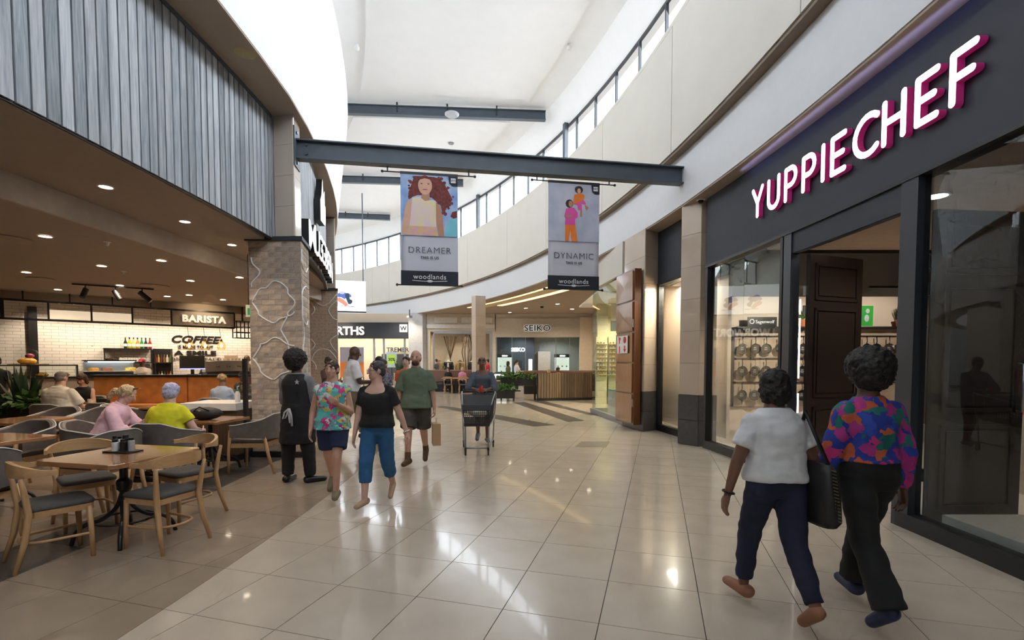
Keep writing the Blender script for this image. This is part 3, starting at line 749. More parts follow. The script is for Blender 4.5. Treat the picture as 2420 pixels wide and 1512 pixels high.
def pot_plant(loc, label, r=.10, h=.18, spread=.22, n=26, m=M_leaf, potm=M_terra, seed=1, upright=.6, leafw=.03):
    e = empty('potted_plant', loc, 0, label, 'plant')
    MB().lathe([(r * .7, 0), (r, h * .85), (r * 1.1, h * .85), (r * 1.1, h), (r * .9, h), (r * .85, h * .8), (0, h * .8)], 14).build('pot', potm, e, smooth='auto')
    rn = random.Random(seed); f = MB()
    for k in range(n):
        t = rn.uniform(0, 2 * PI); o = rn.uniform(.2, 1) * spread; hh = rn.uniform(.5, 1) * spread * upright * 2
        p0 = Vector((0, 0, h * .8)); p1 = p0 + Vector((math.cos(t) * o * .5, math.sin(t) * o * .5, hh)); p2 = p0 + Vector((math.cos(t) * o, math.sin(t) * o, hh * rn.uniform(.6, 1.1)))
        s = Vector((-math.sin(t), math.cos(t), 0)) * leafw
        f.add([p0 - s * .4, p0 + s * .4, p1 + s, p1 - s, p2], [(0, 1, 2, 3), (3, 2, 4)])
    f.build('foliage', m, e, kind='stuff')
    return e
pot_plant((6.92, 12.38, 2.44), 'bushy pale green herb in a terracotta pot on the window rack shelf', seed=2, n=40)
pot_plant((7.25, 12.38, 2.44), 'second bushy herb in a terracotta pot on the window rack shelf', seed=3, n=40)
pot_plant((9.66, 12.38, 2.44), 'spiky plant in a terracotta pot on the doorway rack shelf', seed=4, n=30, upright=.8, leafw=.012, m=mat('dark_green_leaf', (.05, .11, .03), .5, var=.3, scale=20))
pot_plant((8.1, 12.38, 2.44), 'small green herb on the doorway rack shelf beside the green picture', seed=5, n=30, r=.07)
pf = empty('framed_picture', (8.88, 12.45, 2.44), 0, 'small bright green lit picture standing on the doorway rack shelf', 'picture')
MB().b2((-.17, -.03, 0), (.17, .03, .56)).build('frame', M_cream_panel, pf)
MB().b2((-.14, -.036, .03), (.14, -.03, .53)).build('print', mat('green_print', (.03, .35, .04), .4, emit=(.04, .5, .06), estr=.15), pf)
MB().ball((0, -.04, .4), (.05, .006, .06)).ball((-.02, -.04, .22), (.06, .006, .09)).build('printed_figure', mat('pale_print', (.6, .7, .75), .5), pf)
sb = empty('shelf_sign', (6.2, 12.3, 2.44), 0, 'small dark shelf sign with a round white mark', 'sign')
MB().b2((-.36, 0, 0), (.36, .03, .24)).build('board', M_black, sb)
MB().lathe([(.045, 0), (.06, 0), (.06, .004), (.045, .004)], 18, ring=True).build('mark', M_letterwhite, sb, loc=(-.26, -.004, .13)).rotation_euler = (R(90), 0, 0)
place(text_mb('Sagenwolf', .115, .002), (.06, -.003, .085), (1, 0, 0), (0, 0, 1)).build('lettering', M_letterwhite, sb)
tl = empty('track_light', (8.9, 10.2, 3.1), 0, 'black track with spotlights under the dark shop ceiling', 'track light')
MB().b2((-1.6, -.02, -.02), (1.6, .02, .02)).build('track', M_black, tl)
for x in (-.5, -.1, .7, 1.2):
    MB().tube([(x, 0, -.02), (x, 0, -.1)], .012, 6).build('stem', M_black, tl)
    MB().tube([(x, .05, -.08), (x, -.1, -.2)], .055, 10).build('spot_head', M_black, tl, smooth='auto')
def downlight(loc, label, r=.075, m=None, group=None):
    e = empty('downlight', loc, 0, label, 'downlight', group)
    MB().lathe([(r, 0), (r * 1.25, 0), (r * 1.25, -.008), (r, -.008)], 16, ring=True).build('trim_ring', M_ring, e)
    MB().lathe([(0, -.004), (r, -.004), (r, -.002), (0, -.002)], 16).build('lens', m or M_lamp, e)
    return e
downlight((4.35, 5.15, 3.27), 'bright downlight inside the shop near the dark door frame', .10, M_lampcool)
downlight((4.05, 6.35, 3.27), 'bright downlight above the open dark door leaf', .09, M_lampcool)
def area(name, loc, size, power, col=(1, .9, .75), rot=(0, 0, 0)):
    d = bpy.data.lights.new(name, 'AREA'); d.shape = 'RECTANGLE'; d.size, d.size_y = size; d.energy = power; d.color = col
    o = bpy.data.objects.new(name, d); COL.objects.link(o); o.location = loc; o.rotation_euler = rot; o['kind'] = 'helper'; return o
def spot(loc, power, col=(1, .8, .55), size=110, blend=.6, rad=.05, tgt=None):
    d = bpy.data.lights.new('lamp_light', 'SPOT'); d.energy = power; d.color = col; d.spot_size = R(size); d.spot_blend = blend; d.shadow_soft_size = rad
    o = bpy.data.objects.new('lamp_light', d); COL.objects.link(o); o.location = loc; o['kind'] = 'helper'
    if tgt is not None: o.rotation_euler = (Vector(tgt) - Vector(loc)).to_track_quat('-Z', 'Y').to_euler()
    return o
spot((6.4, 10.2, 3.1), 260, (1, .88, .74), 100, tgt=(6.4, 12.6, 1.4)); spot((8.9, 10.2, 3.1), 320, (1, .88, .74), 100, tgt=(8.9, 12.6, 1.5))
spot((5.2, 8.5, 3.2), 230, (1, .88, .74), 140); spot((5.0, 5.8, 3.2), 70, (1, .86, .68), 140); spot((6.2, 3.6, 3.2), 120, (1, .86, .68), 140)
area('display_window_light', pc(4.13, 8.4, 3.28), (.25, 1.0), 85, (1, .88, .72))
# plinth and shelves in the near window
MB().b2((3.87, -2, .013), (4.75, 4.40, .20)).build('display_plinth', mat('pale_laminate', (.62, .56, .47), .4), bevel=.006, label='low pale display plinth inside the shop window', cat='plinth')
su = empty('shelf_unit', (6.35, 5.55, 0), R(8), 'pale shelf unit with dark drawers at the picture edge', 'shelf')
MB().b2((-.3, -.3, .95), (.7, .3, 1.0)).build('top', mat('pink_board', (.75, .06, .22), .5), su)
for x in (-.29, .68): MB().b2((x - .02, -.3, 0.012), (x + .02, .3, .95)).build('side', MATS['pale_oak_board'], su)
for k in range(6): MB().b2((-.25, -.3, .1 + k * .11), (.64, .28, .2 + k * .11)).build('drawer', M_black, su)
MB().b2((-.28, -.1, 1.0), (-.05, .2, 1.5)).build('blue_box', mat('royal_blue_card', (.01, .02, .16), .5), loc=(6.35, 5.55, 0), rz=R(8), label='tall royal blue box on the shelf unit', cat='box')
pot_plant((6.75, 5.75, 1.0), 'green fern on the shelf unit behind the shop glass', r=.12, h=.2, spread=.35, n=50, seed=9, potm=mat('woven_basket', (.4, .28, .16), .9))
MB().ball((0, 0, 0), .08).build('glass_ornament', mat('clear_ornament', (.8, .75, .7), .1), smooth=True, loc=atY(2391, 835, 5.2), label='small round pale ornament hanging behind the shop glass', cat='ornament')

# ---- the big lit sign
def capsule(a, b, r, n=8):
    a, b = Vector(a), Vector(b); t = math.atan2((b - a).y, (b - a).x)
    return [(a.x + r * math.cos(t + PI / 2 + PI * i / n), a.y + r * math.sin(t + PI / 2 + PI * i / n)) for i in range(n + 1)] + [(b.x + r * math.cos(t - PI / 2 + PI * i / n), b.y + r * math.sin(t - PI / 2 + PI * i / n)) for i in range(n + 1)]
def arcp(cx, cy, rx, ry, a0, a1, n=10): return [(cx + rx * math.cos(R(a0 + (a1 - a0) * i / n)), cy + ry * math.sin(R(a0 + (a1 - a0) * i / n))) for i in range(n + 1)]
GL = {'Y': (.62, [[(0, 1), (.31, .47)], [(.62, 1), (.31, .47), (.31, 0)]]), 'U': (.62, [[(0, 1)] + arcp(.31, .31, .31, .31, 180, 360) + [(.62, 1)]]),
      'P': (.55, [[(0, 0), (0, 1), (.27, 1)] + arcp(.27, .72, .28, .28, 90, -90) + [(0, .44)]]), 'I': (0.0, [[(0, 0), (0, 1)]]),
      'E': (.52, [[(.52, 1), (0, 1), (0, 0), (.52, 0)], [(0, .5), (.45, .5)]]), 'C': (.66, [arcp(.5, .5, .5, .5, 50, 310, 16)]),
      'H': (.62, [[(0, 0), (0, 1)], [(.62, 0), (.62, 1)], [(0, .5), (.62, .5)]]), 'F': (.5, [[(0, 0), (0, 1), (.52, 1)], [(0, .5), (.46, .5)]])}
sign = empty('shop_sign', pc(3.7, 1.1, 3.9), 0, 'big white lit shop sign with magenta sided letters', 'sign')
word = 'YUPPIECHEF'; hgt = .385; gap = .42
tot = sum(GL[c][0] for c in word) + gap * (len(word) - 1); adv = 0.0; Ystart = 7.42; span = 7.42 - 3.98; sc = span / tot
for c in word:
    wv, strokes = GL[c]
    a = math.degrees(math.asin((Ystart - adv * sc - 5.0) / (CR + 3.7))); o = pc(3.715, a, 3.695)
    ex = -Vector((-math.sin(R(a)), math.cos(R(a)), 0)); nn = -Vector((math.cos(R(a)), math.sin(R(a)), 0))
    def solid(r, d0, d1):
        m = MB()
        for st in strokes:
            for p, q in zip(st, st[1:]):
                pts = capsule((p[0] * sc, p[1] * hgt), (q[0] * sc, q[1] * hgt), r)
                m.slab([o + ex * x + Vector((0, 0, y)) + nn * d0 for x, y in pts], nn * (d1 - d0))
        m.v = [tuple(Vector(v) - sign.location) for v in m.v]; return m
    L_ = solid(.033, 0.01, .075).build('letter', M_magenta, sign)
    solid(.031, .0755, .081).build('lit_face', M_signwhite, L_)
    adv += wv + gap
lt = area('sign_glow', pc(3.55, 1.2, 4.45), (3.6, .04), 2.0, (.35, .40, 1.0), (0, R(60), R(1.2))); lt.rotation_euler = (R(0), R(-130), R(1.2)); lt.data.size, lt.data.size_y = .04, 3.8
dc = empty('dome_camera', atY(1656, 466, 9.1), 0, 'small dome security camera over the column', 'camera')
MB().lathe([(0, 0), (.07, 0), (.08, -.05), (.07, -.06), (0, -.06)], 16).build('housing', MATS['white_plastic'], dc, smooth='auto')
MB().ball((0, 0, -.065), .05).build('dome', M_black, dc, smooth=True)

# ---- tall wooden cabinet on the column
cab = empty('hose_cabinet', (2.81, 11.66, 0), math.atan2(11.10 - 12.19, 2.96 - 2.75), 'tall wooden wall cabinet with five pyramid panels and fire signs', 'cabinet')
M_cab = wood('orange_brown_veneer', (.22, .085, .025), (.34, .15, .05), .25, 4, 'Z', coat=.6)
M_cabd = wood('dark_brown_veneer', (.10, .035, .012), (.17, .06, .022), .3, 4, 'Z', coat=.4)
W2 = .5
MB().b2((-W2, -.16, .14), (W2, 0, 3.66)).build('body', M_cabd, cab)
for k in range(5):
    z0, z1 = .18 + k * .695, .18 + k * .695 + .655; xm, zm = 0, (z0 + z1) / 2
    v = [(-W2 + .03, -.161, z0), (W2 - .06, -.161, z0), (W2 - .06, -.161, z1), (-W2 + .03, -.161, z1), (-W2 + .03, -.19, z0), (W2 - .06, -.19, z0), (W2 - .06, -.19, z1), (-W2 + .03, -.19, z1), (0, -.200, zm)]
    pnl = MB().add(v, [(0, 1, 5, 4), (1, 2, 6, 5), (2, 3, 7, 6), (3, 0, 4, 7), (4, 5, 8), (5, 6, 8), (6, 7, 8), (7, 4, 8), (3, 2, 1, 0)]).build('door_panel', M_cab, cab)
    if k == 2:
        M_red = mat('safety_red', (.55, .012, .02), .4); M_paper = mat('sign_white', (.8, .79, .77), .5)
        s = MB().b2((-.32, -.226, zm - .13), (.28, -.218, zm + .28)).build('fire_sign', M_paper, pnl)
        m = MB()
        for (a, b) in ((-.17, .18), (.13, .18), (-.17, -.03), (.13, -.03)):
            c = (a, zm + b)
            if (a, b) == (.13, .18): pts = [(c[0] + .08 * math.cos(t * PI / 8), c[1] + .08 * math.sin(t * PI / 8)) for t in range(16)]
            elif (a, b) == (.13, -.03): pts = [(c[0], c[1] - .08), (c[0] + .08, c[1]), (c[0] + .03, c[1]), (c[0] + .03, c[1] + .08), (c[0] - .03, c[1] + .08), (c[0] - .03, c[1]), (c[0] - .08, c[1])]
            elif b > 0: pts = [(c[0] - .03, c[1] - .08), (c[0] + .02, c[1] - .08), (c[0] + .02, c[1]), (c[0] + .07, c[1] + .02), (c[0] + .05, c[1] + .07), (c[0] - .06, c[1] + .08), (c[0] - .04, c[1] + .02)]
            else: pts = [(c[0] - .03, c[1] - .09), (c[0] + .03, c[1] - .09), (c[0] + .03, c[1] + .05), (c[0], c[1] + .09), (c[0] - .03, c[1] + .05)]
            m.slab([(x, -.2265, z) for x, z in pts], (0, -.002, 0))
        m.build('pictogram', M_red, pnl)
    if k == 1: MB().lathe([(0, 0), (.03, 0), (.03, .02), (0, .02)], 12).build('lock', MATS['brushed_steel'], pnl, loc=(-W2 + .07, -.19, zm - .1)).rotation_euler = (R(90), 0, 0)
for z in (.55, 2.35):
    MB().b2((W2 - .05, -.185, z), (W2 - .03, -.16, z + .18)).build('hinge', MATS['brushed_steel'], cab)

# ---- jewellery shop
jw = empty('window_6', kind='structure', label='frameless glass front of the jewellery shop')
A, B_ = Vector((2.49, 15.26, 0)), Vector((2.80, 12.30, 0)); dj = (B_ - A).normalized(); nj = Vector((dj.y, -dj.x, 0))
for f0, f1 in ((0, .5), (.5, 1)):
    a, b = A + (B_ - A) * f0 + dj * .004, A + (B_ - A) * f1 - dj * .004
    MB().slab([(a.x, a.y, .14), (b.x, b.y, .14), (b.x, b.y, 3.75), (a.x, a.y, 3.75)], nj * .012).build('pane', glass('green_tint_glass', (.93, .97, .94), .18), jw)
MB().slab([(A.x, A.y, .14), (A.x + 2.9, A.y + .9, .14), (A.x + 2.9, A.y + .9, 3.75), (A.x, A.y, 3.75)], (0, .012, 0)).build('pane', MATS['green_tint_glass'], jw)
MB().bar((A.x, A.y, .07), (B_.x, B_.y, .07), .10, .14).build('kerb', mat('grey_kerb', (.25, .25, .26), .4), jw)
MB().bar((A.x - .05, A.y, .07), (A.x + 2.9, A.y + .9, .07), .10, .14).build('kerb', MATS['grey_kerb'], jw)
MB().bar((A.x, A.y, 4.14), (B_.x, B_.y, 4.14), .16, .78).build('trim_7', M_cream, kind='structure')
MB().bar((A.x, A.y, 4.14), (A.x + 9, A.y + 2.8, 4.14), .16, .78).build('trim_8', M_cream, kind='structure')
MB().b2((2.7, 12.8, 3.75), (12, 20, 3.82)).build('ceiling_jewellery', M_white, kind='structure')
M_jw = mat('warm_cream_wall', (.74, .64, .46), .6)
MB().prism([(3.2, 18.6), (12, 18.6), (12, 18.8), (3.2, 18.8)], 0, 3.8).build('wall_jewellery', M_jw, kind='structure')
spot((3.6, 14.4, 3.7), 420, (1, .86, .6), 150); spot((4.0, 17.0, 3.7), 620, (1, .86, .6), 150)
M_gold = mat('gold_jewellery', (.85, .6, .22), .22, 1.0); M_silver = mat('silver_jewellery', (.8, .8, .78), .15, 1.0)
vt = empty('display_case', (3.08, 13.75, 0), math.atan2(dj.y, dj.x), 'white based glass display case of necklaces behind the shop glass', 'display case')
MB().b2((-1.2, -.05, .02), (1.15, .5, .72)).build('base', mat('white_laminate', (.75, .72, .66), .35), vt)
MB().b2((-1.2, -.05, .72), (1.15, .5, .75)).build('deck', mat('glass_green_edge', (.35, .55, .5), .2), vt)
MB().b2((-1.2, -.05, .75), (1.15, .5, 1.28)).build('glass_hood', glass('case_glass', (.97, .99, .98), .12), vt)
for k in range(9):
    x = -1.05 + k * .25
    bst = MB().ball((x, .2, .9), (.07, .03, .12), 10, 6).tube([(x, .2, .75), (x, .2, .82)], .02, 6).build('necklace_bust', mat('white_velvet', (.8, .78, .74), .7) if k % 3 else M_black, vt, smooth=True)
    MB().tube([(x - .05, .165, 1.0), (x, .16, .88), (x + .05, .165, 1.0)], .006, 5).build('necklace', M_silver if k % 2 else M_gold, bst)
for j in range(2):
    sh = empty('jewellery_stand', ((4.0, 3.32)[j], 18.35, 0), 0, ('tall tiered stand of gold trinkets at the back of the jewellery shop', 'slim tiered stand of gold trinkets beside the tall one')[j], 'stand')
    w = (.42, .2)[j]
    MB().b2((-w, 0, 0), (w, .2, 2.5)).build('back', M_jw, sh)
    for r in range(8):
        MB().b2((-w, -.12, 1.1 + r * .16), (w, 0, 1.115 + r * .16)).build('tier', M_jw, sh)
        m = MB()
        for k in range(int(w * 18)): m.box((-w + .05 + k * .11, -.06, 1.145 + r * .16), (.06, .05, .05 + .02 * ((k + r) % 3)))
        m.build('trinkets', M_gold if (r + j) % 3 else M_silver, sh, kind='stuff')
MB().b2((-.3, 0, 0), (.3, .04, .36)).build('wall_monitor', M_steel, loc=(4.0, 18.55, 2.75), label='small dark screen on the wall of the jewellery shop', cat='screen')
# ================================================================== BANNERS, SCREEN
M_bcloth = mat('white_banner_cloth', (.62, .63, .72), .8, var=.03, scale=2)
M_navy = mat('navy_banner_band', (.016, .022, .036), .7)
M_rod = mat('bronze_rod', (.08, .08, .085), .4, .5)
M_ink = mat('dark_navy_ink', (.03, .035, .055), .7)
M_skin_print = mat('printed_skin', (.50, .25, .16), .7); M_skin_lit = mat('printed_lit_skin', (.72, .42, .30), .7)
def flat(name, pts, m, parent, conv, lift, th=.0012):
    P = [conv(x, y) for x, y in pts]
    MB().slab([(p[0], -lift, p[1]) for p in P], (0, -th, 0)).build(name, m, parent)
def ell(cx, cy, rx, ry, n=20): return [(cx + rx * math.cos(2 * PI * i / n), cy + ry * math.sin(2 * PI * i / n)) for i in range(n)]
def banner(p0, p1, zt, zb, label, word, wsize, art):
    p0, p1 = Vector((*p0, 0)), Vector((*p1, 0)); W = (p1 - p0).length; Hh = zt - zb
    e = empty('hanging_banner', ((p0 + p1) / 2) + Vector((0, 0, zt)), math.atan2(p1.y - p0.y, p1.x - p0.x), label, 'banner')
    m = MB()
    n, k = 10, 14
    for i in range(n + 1):
        for j in range(k + 1):
            u, v = i / n, j / k
            m.v.append((-W / 2 + W * u, .008 * math.sin(u * 9 + v * 5) * v * (1 - v) * 4 * .5 + .004, -Hh * v))
    for i in range(n):
        for j in range(k):
            a = i * (k + 1) + j; m.f.append((a, a + 1, a + k + 2, a + k + 1))
    cl = m.build('cloth', M_bcloth, e, smooth=True); md = cl.modifiers.new('thick', 'SOLIDIFY'); md.thickness = .003
    MB().b2((-W / 2 - .005, -.012, -Hh), (W / 2 + .005, .012, -Hh * .875)).build('bottom_band', M_navy, e)
    MB().b2((-W / 2 - .005, -.014, -.035), (W / 2 + .005, .014, .01)).build('top_sleeve', M_black, e)
    for z, ex in ((-.005, .30), (-Hh - .005, .07)):
        r = MB().tube([(-W / 2 - ex, 0, z), (W / 2 + ex, 0, z)], .011, 8).build('rod', M_rod, e, smooth=True)
        for s in (-1, 1): MB().ball((s * (W / 2 + ex), 0, z), .024).build('finial', M_rod, r, smooth=True)
    for s in (-.72, .70): MB().tube([(s * W, 0, 0), (s * W, 0, .10)], .012, 6).build('hook', M_rod, e)
    for tx, sz, z, off in ((word, wsize, -.715 * Hh, -.0025), ('THIS IS US', .062, -.765 * Hh, .0015)):
        place(text_mb(tx, sz, .001, off, space=1.12), (0, -.016, z), (1, 0, 0), (0, 0, 1)).build('lettering', M_ink, e)
    place(text_mb('woodlands', .118, .001, .001, space=1.1), (0, -.016, -.947 * Hh), (1, 0, 0), (0, 0, 1)).build('lettering', mat('banner_white_print', (.8, .8, .82), .6), e)
    MB().tube([(-.3, -.016, -.962 * Hh), (-.1, -.016, -.968 * Hh), (.1, -.016, -.968 * Hh), (.3, -.016, -.962 * Hh)], .006, 5).ball((0, -.016, -.967 * Hh), (.05, .003, .022)).build('leaf_mark', MATS['banner_white_print'], e)
    art(e, W, Hh)
    MB().slab([(W / 2 - .16, -.020, -.035), (W / 2, -.020, -.035), (W / 2, -.020, -.20), (W / 2 - .09, -.020, -.20), (W / 2 - .14, -.020, -.16)], (0, -.001, 0)).build('corner_tag', M_navy, e)
    tg = MB().box((W / 2 - .075, -.0225, -.105), (.085, .001, .08)).build('tag_square', MATS['banner_white_print'], e)
    place(text_mb('WY', .05, .0006, .001), (W / 2 - .075, -.0236, -.122), (1, 0, 0), (0, 0, 1)).build('lettering', M_ink, tg)
    return e
def grad_mat(name, c0, c1, scale=3.0):
    """printed sky: clouds of two colours"""
    m = mat(name, c0, .7, var=0.0)
    r = [n for n in m.node_tree.nodes if n.type == 'VALTORGB'][0]; r.color_ramp.elements[0].color = (*c0, 1); r.color_ramp.elements[1].color = (*c1, 1)
    [n for n in m.node_tree.nodes if n.type == 'TEX_NOISE'][0].inputs['Scale'].default_value = scale
    return m
def art1(e, W, Hh):
    cv = lambda zx, zy: (-W / 2 + W * (zx - 215) / 558., -Hh * (zy - 95) / 1180.)
    pic = MB().b2((-W / 2, -.0135, -.56 * Hh), (W / 2, -.012, -.03)).build('printed_picture', grad_mat('printed_blue_sky', (.16, .30, .66), (.55, .68, .85)), e)
    mr = grad_mat('printed_red_hair', (.10, .018, .02), (.26, .05, .04), 25)
    flat('printed_hair', [(350, 130), (318, 225), (295, 300), (288, 355), (330, 352), (380, 330), (420, 330), (520, 350), (560, 385), (606, 430), (622, 520), (650, 500), (652, 450), (690, 440), (690, 400), (722, 360), (690, 290), (650, 210), (600, 150), (540, 130)], mr, pic, cv, .0138)
    cm = MB(); rc_ = random.Random(2)
    for (x, y) in [(340, 140), (315, 200), (305, 250), (292, 310), (300, 350), (600, 150), (640, 200), (670, 245), (690, 290), (712, 340), (700, 390), (690, 425), (668, 460), (650, 500), (628, 515), (585, 140), (560, 420), (600, 400), (640, 380), (660, 330)]:
        for q in range(3):
            P_ = [cv(*v) for v in ell(x + rc_.uniform(-16, 16), y + rc_.uniform(-16, 16), rc_.uniform(8, 18), rc_.uniform(8, 20), 9)]; cm.slab([(p[0], -.0139 - q * .0002, p[1]) for p in P_], (0, -.0008, 0))
    cm.build('printed_curls', mr, pic, kind='stuff')
    flat('printed_swimmer', [(650, 735), (660, 640), (690, 570), (720, 560), (765, 560), (765, 755), (652, 750)], mat('printed_cyan', (.22, .60, .72), .7), pic, cv, .0138)
    flat('printed_dark_hair', [(700, 540), (720, 490), (765, 475), (765, 545), (730, 560)], mr, pic, cv, .0146)
    flat('printed_arm', [(300, 372), (322, 400), (312, 560), (292, 650), (266, 745), (222, 742), (235, 610), (262, 450)], M_skin_lit, pic, cv, .0146)
    flat('printed_arm', [(556, 388), (600, 440), (625, 560), (638, 750), (588, 750), (558, 600)], M_skin_print, pic, cv, .0146)
    flat('printed_neck', [(425, 300), (495, 300), (500, 385), (455, 400), (410, 370)], M_skin_print, pic, cv, .0146)
    flat('printed_dress', [(328, 362), (400, 350), (452, 388), (520, 372), (556, 382), (560, 640), (582, 752), (264, 752), (300, 640), (316, 500)], grad_mat('printed_pastel_dress', (.80, .70, .36), (.78, .60, .74), 5), pic, cv, .0154)
    flat('printed_frill', [(296, 655), (562, 655), (582, 752), (264, 752)], grad_mat('printed_pastel_frill', (.75, .52, .16), (.70, .38, .55), 16), pic, cv, .0162)
    flat('printed_face', ell(453, 225, 68, 98), M_skin_lit, pic, cv, .0162)
    flat('printed_fringe', [(385, 190), (390, 140), (450, 118), (515, 140), (522, 200), (500, 160), (450, 150), (405, 165)], mr, pic, cv, .017)
    for x in (418, 486): flat('printed_eye', ell(x, 208, 11, 5, 10), M_ink, pic, cv, .017)
    flat('printed_mouth', ell(452, 268, 26, 6, 12), mat('printed_lip', (.45, .12, .12), .7), pic, cv, .017)
def art2(e, W, Hh):
    cv = lambda zx, zy: (-W / 2 + W * (zx - 1703) / 522., -Hh * (zy - 180) / 1125.)
    pic = MB().b2((-W / 2, -.0135, -.553 * Hh), (W / 2, -.012, -.03)).build('printed_picture', grad_mat('printed_pale_sky', (.42, .46, .62), (.62, .63, .74)), e)
    pk = mat('printed_pink_suit', (.80, .10, .42), .7); og = mat('printed_orange_suit', (.88, .22, .03), .7); hr = mat('printed_dark_brown_hair', (.05, .03, .03), .7)
    flat('printed_leg', [(2028, 465), (2046, 465), (2046, 540), (2026, 540)], M_skin_print, pic, cv, .0138)
    flat('printed_leg', [(2072, 405), (2116, 440), (2094, 474), (2080, 450)], M_skin_print, pic, cv, .0138)
    flat('printed_trousers', [(1960, 412), (2020, 345), (2062, 365), (2086, 396), (2076, 412), (2040, 402), (2046, 468), (2004, 472), (1998, 420)], pk, pic, cv, .0146)
    flat('printed_jacket', [(1965, 312), (2030, 290), (2070, 312), (2066, 352), (2040, 372), (1998, 395), (1956, 408), (1956, 375)], og, pic, cv, .0154)
    flat('printed_hair', ell(2012, 258, 42, 40, 14), hr, pic, cv, .0146)
    flat('printed_face', ell(2014, 270, 18, 28, 14), M_skin_lit, pic, cv, .0154)
    flat('printed_trousers', [(1872, 628), (1976, 628), (2002, 802), (1938, 802), (1928, 680), (1906, 802), (1874, 802)], og, pic, cv, .0146)
    flat('printed_jacket', [(1882, 462), (1925, 448), (1965, 448), (2002, 500), (2002, 548), (1976, 562), (1976, 630), (1868, 630), (1876, 570), (1864, 540)], pk, pic, cv, .0154)
    flat('printed_hair', ell(1916, 408, 40, 44, 14), hr, pic, cv, .0146)
    flat('printed_face', ell(1928, 410, 22, 34, 14), M_skin_print, pic, cv, .0162)
    flat('printed_hands', ell(1910, 542, 38, 14, 12), M_skin_print, pic, cv, .0162)
banner((-1.90, 8.56), (-0.945, 8.72), 4.80, 2.90, 'hanging banner with a red haired girl and the word DREAMER', 'DREAMER', .155, art1)
banner((0.655, 9.05), (1.60, 9.22), 4.83, 2.90, 'hanging banner with two women in bright suits and the word DYNAMIC', 'DYNAMIC', .155, art2)

scr = empty('hanging_screen', (-9.6, 27.6, 4.34), R(16), 'hanging white screen showing a dark sneaker and flowers', 'screen')
SW, SH = 2.9, 1.75
MB().b2((-SW / 2, 0, 0), (SW / 2, .14, SH)).build('cabinet', M_black, scr)
MB().b2((-SW / 2 + .01, -.012, .06), (SW / 2 - .01, 0, SH - .01)).build('display', mat('white_display', (.8, .8, .8), .4, emit=(.93, .97, 1.0), estr=1.35), scr)
MB().tube([(SW / 2 - .15, .07, SH), (SW / 2 - .15, .07, 6.66)], .03, 8).tube([(-SW / 2 + .2, .07, SH), (-SW / 2 + .2, .07, 6.66)], .03, 8).build('hanger_rods', M_steel, scr)
cvs = lambda zx, zy: (-SW / 2 + SW * .12 + (zx - 80) / 965. * 1.74 + .62, SH - (zy - 300) / 940. * SH)
D = bpy.data.objects['display']
def flats(name, pts, c, l): flat(name, pts, mat('screen_' + name, c, .5, emit=c, estr=.6), scr, cvs, l)
flats('blue_flower', [(270, 760), (320, 700), (400, 640), (470, 630), (560, 670), (640, 670), (720, 740), (700, 800), (600, 760), (520, 860), (400, 800), (320, 800)], (.08, .14, .45), .0125)
flats('pale_flower', ell(440, 665, 80, 45, 14), (.45, .45, .75), .0132)
flats('orange_sneaker', [(280, 860), (360, 800), (480, 860), (600, 980), (620, 1040), (520, 1060), (420, 980), (290, 910)], (.75, .25, .18), .014)
flats('dark_boot', [(540, 700), (600, 665), (650, 700), (670, 850), (740, 880), (745, 940), (690, 1000), (620, 1000), (580, 900), (530, 780)], (.03, .05, .09), .0148)
flats('shadow_line', [(400, 1050), (800, 1065), (800, 1085), (400, 1065)], (.15, .17, .25), .0125)

# ================================================================== FAR SHOPS
FY = 30.5
wf = empty('storefront', (-9.6, FY, 0), 0, 'dark storefront ending in ORTHS with a white square W logo', kind='structure')
MB().b2((-3.4, -.2, 3.0), (3.32, .1, 3.98)).build('fascia', M_fascia, wf)
MB().b2((-3.4, -.02, 3.98), (3.3, .1, 4.53)).build('upper_band', M_beige, wf)
place(text_mb('WOOLWORTHS', .70, .03, .022, align='RIGHT'), (.60, -.235, 3.23), (1, 0, 0), (0, 0, 1), 1.04, 1.0).build('lettering', M_letterwhite, wf)
lg = MB().b2((2.74, -.24, 3.38), (3.22, -.2, 3.86)).build('logo_square', M_letterwhite, wf)
place(text_mb('W', .36, .006, .012), (2.98, -.247, 3.49), (1, 0, 0), (0, 0, 1)).build('lettering', M_ink, lg)
for x in (-2.0, 1.12, 1.72, 3.0): MB().b2((x - .05, -.06, 0), (x + .05, .06, 3.0)).build('mullion', mat('aluminium', (.35, .37, .40), .35, .7), wf)
for a, b in ((-3.4, -2.05), (-1.95, 1.07), (1.17, 1.67), (1.77, 2.95)):
    MB().b2((a, -.006, .05), (b, .006, 2.99)).build('pane', glass('far_glass', (.96, .97, .96), .1), wf)
MB().b2((-13.0, FY, 3.35), (-5.3, 34, 3.42)).build('ceiling_store', M_cream, kind='structure')
MB().b2((-13, 33.8, 0), (-5.2, 33.9, 3.4)).build('wall_store', mat('store_back_wall', (.66, .55, .42), .6), kind='structure')
area('store_light', (-9.3, 32.3, 3.33), (6.5, 2.6), 260, (1, .88, .70))
for k in range(12):
    downlight((-12 + (k % 6) * 1.15, 31.6 + (k // 6) * 1.2, 3.35), 'round store ceiling light, %s across in the %s row of the dark storefront' % (ORD[k % 6], ('front', 'back')[k // 6]), .13, M_lampcool, 'lights inside the dark storefront')
ps = empty('poster', (-10.15, 31.4, 0.6), 0, 'orange and violet poster of a standing figure in the dark storefront', 'poster')
MB().b2((-.75, .0, -.6), (-.7, .04, 0)).b2((.7, .0, -.6), (.75, .04, 0)).build('legs', M_black, ps)
MB().b2((-.75, 0, 0), (.75, .04, 1.9)).build('violet_field', mat('poster_violet', (.42, .42, .62), .6), ps)
MB().b2((-.75, -.005, 0), (.75, 0, .95)).build('orange_field', mat('poster_orange', (.75, .22, .04), .6), ps)
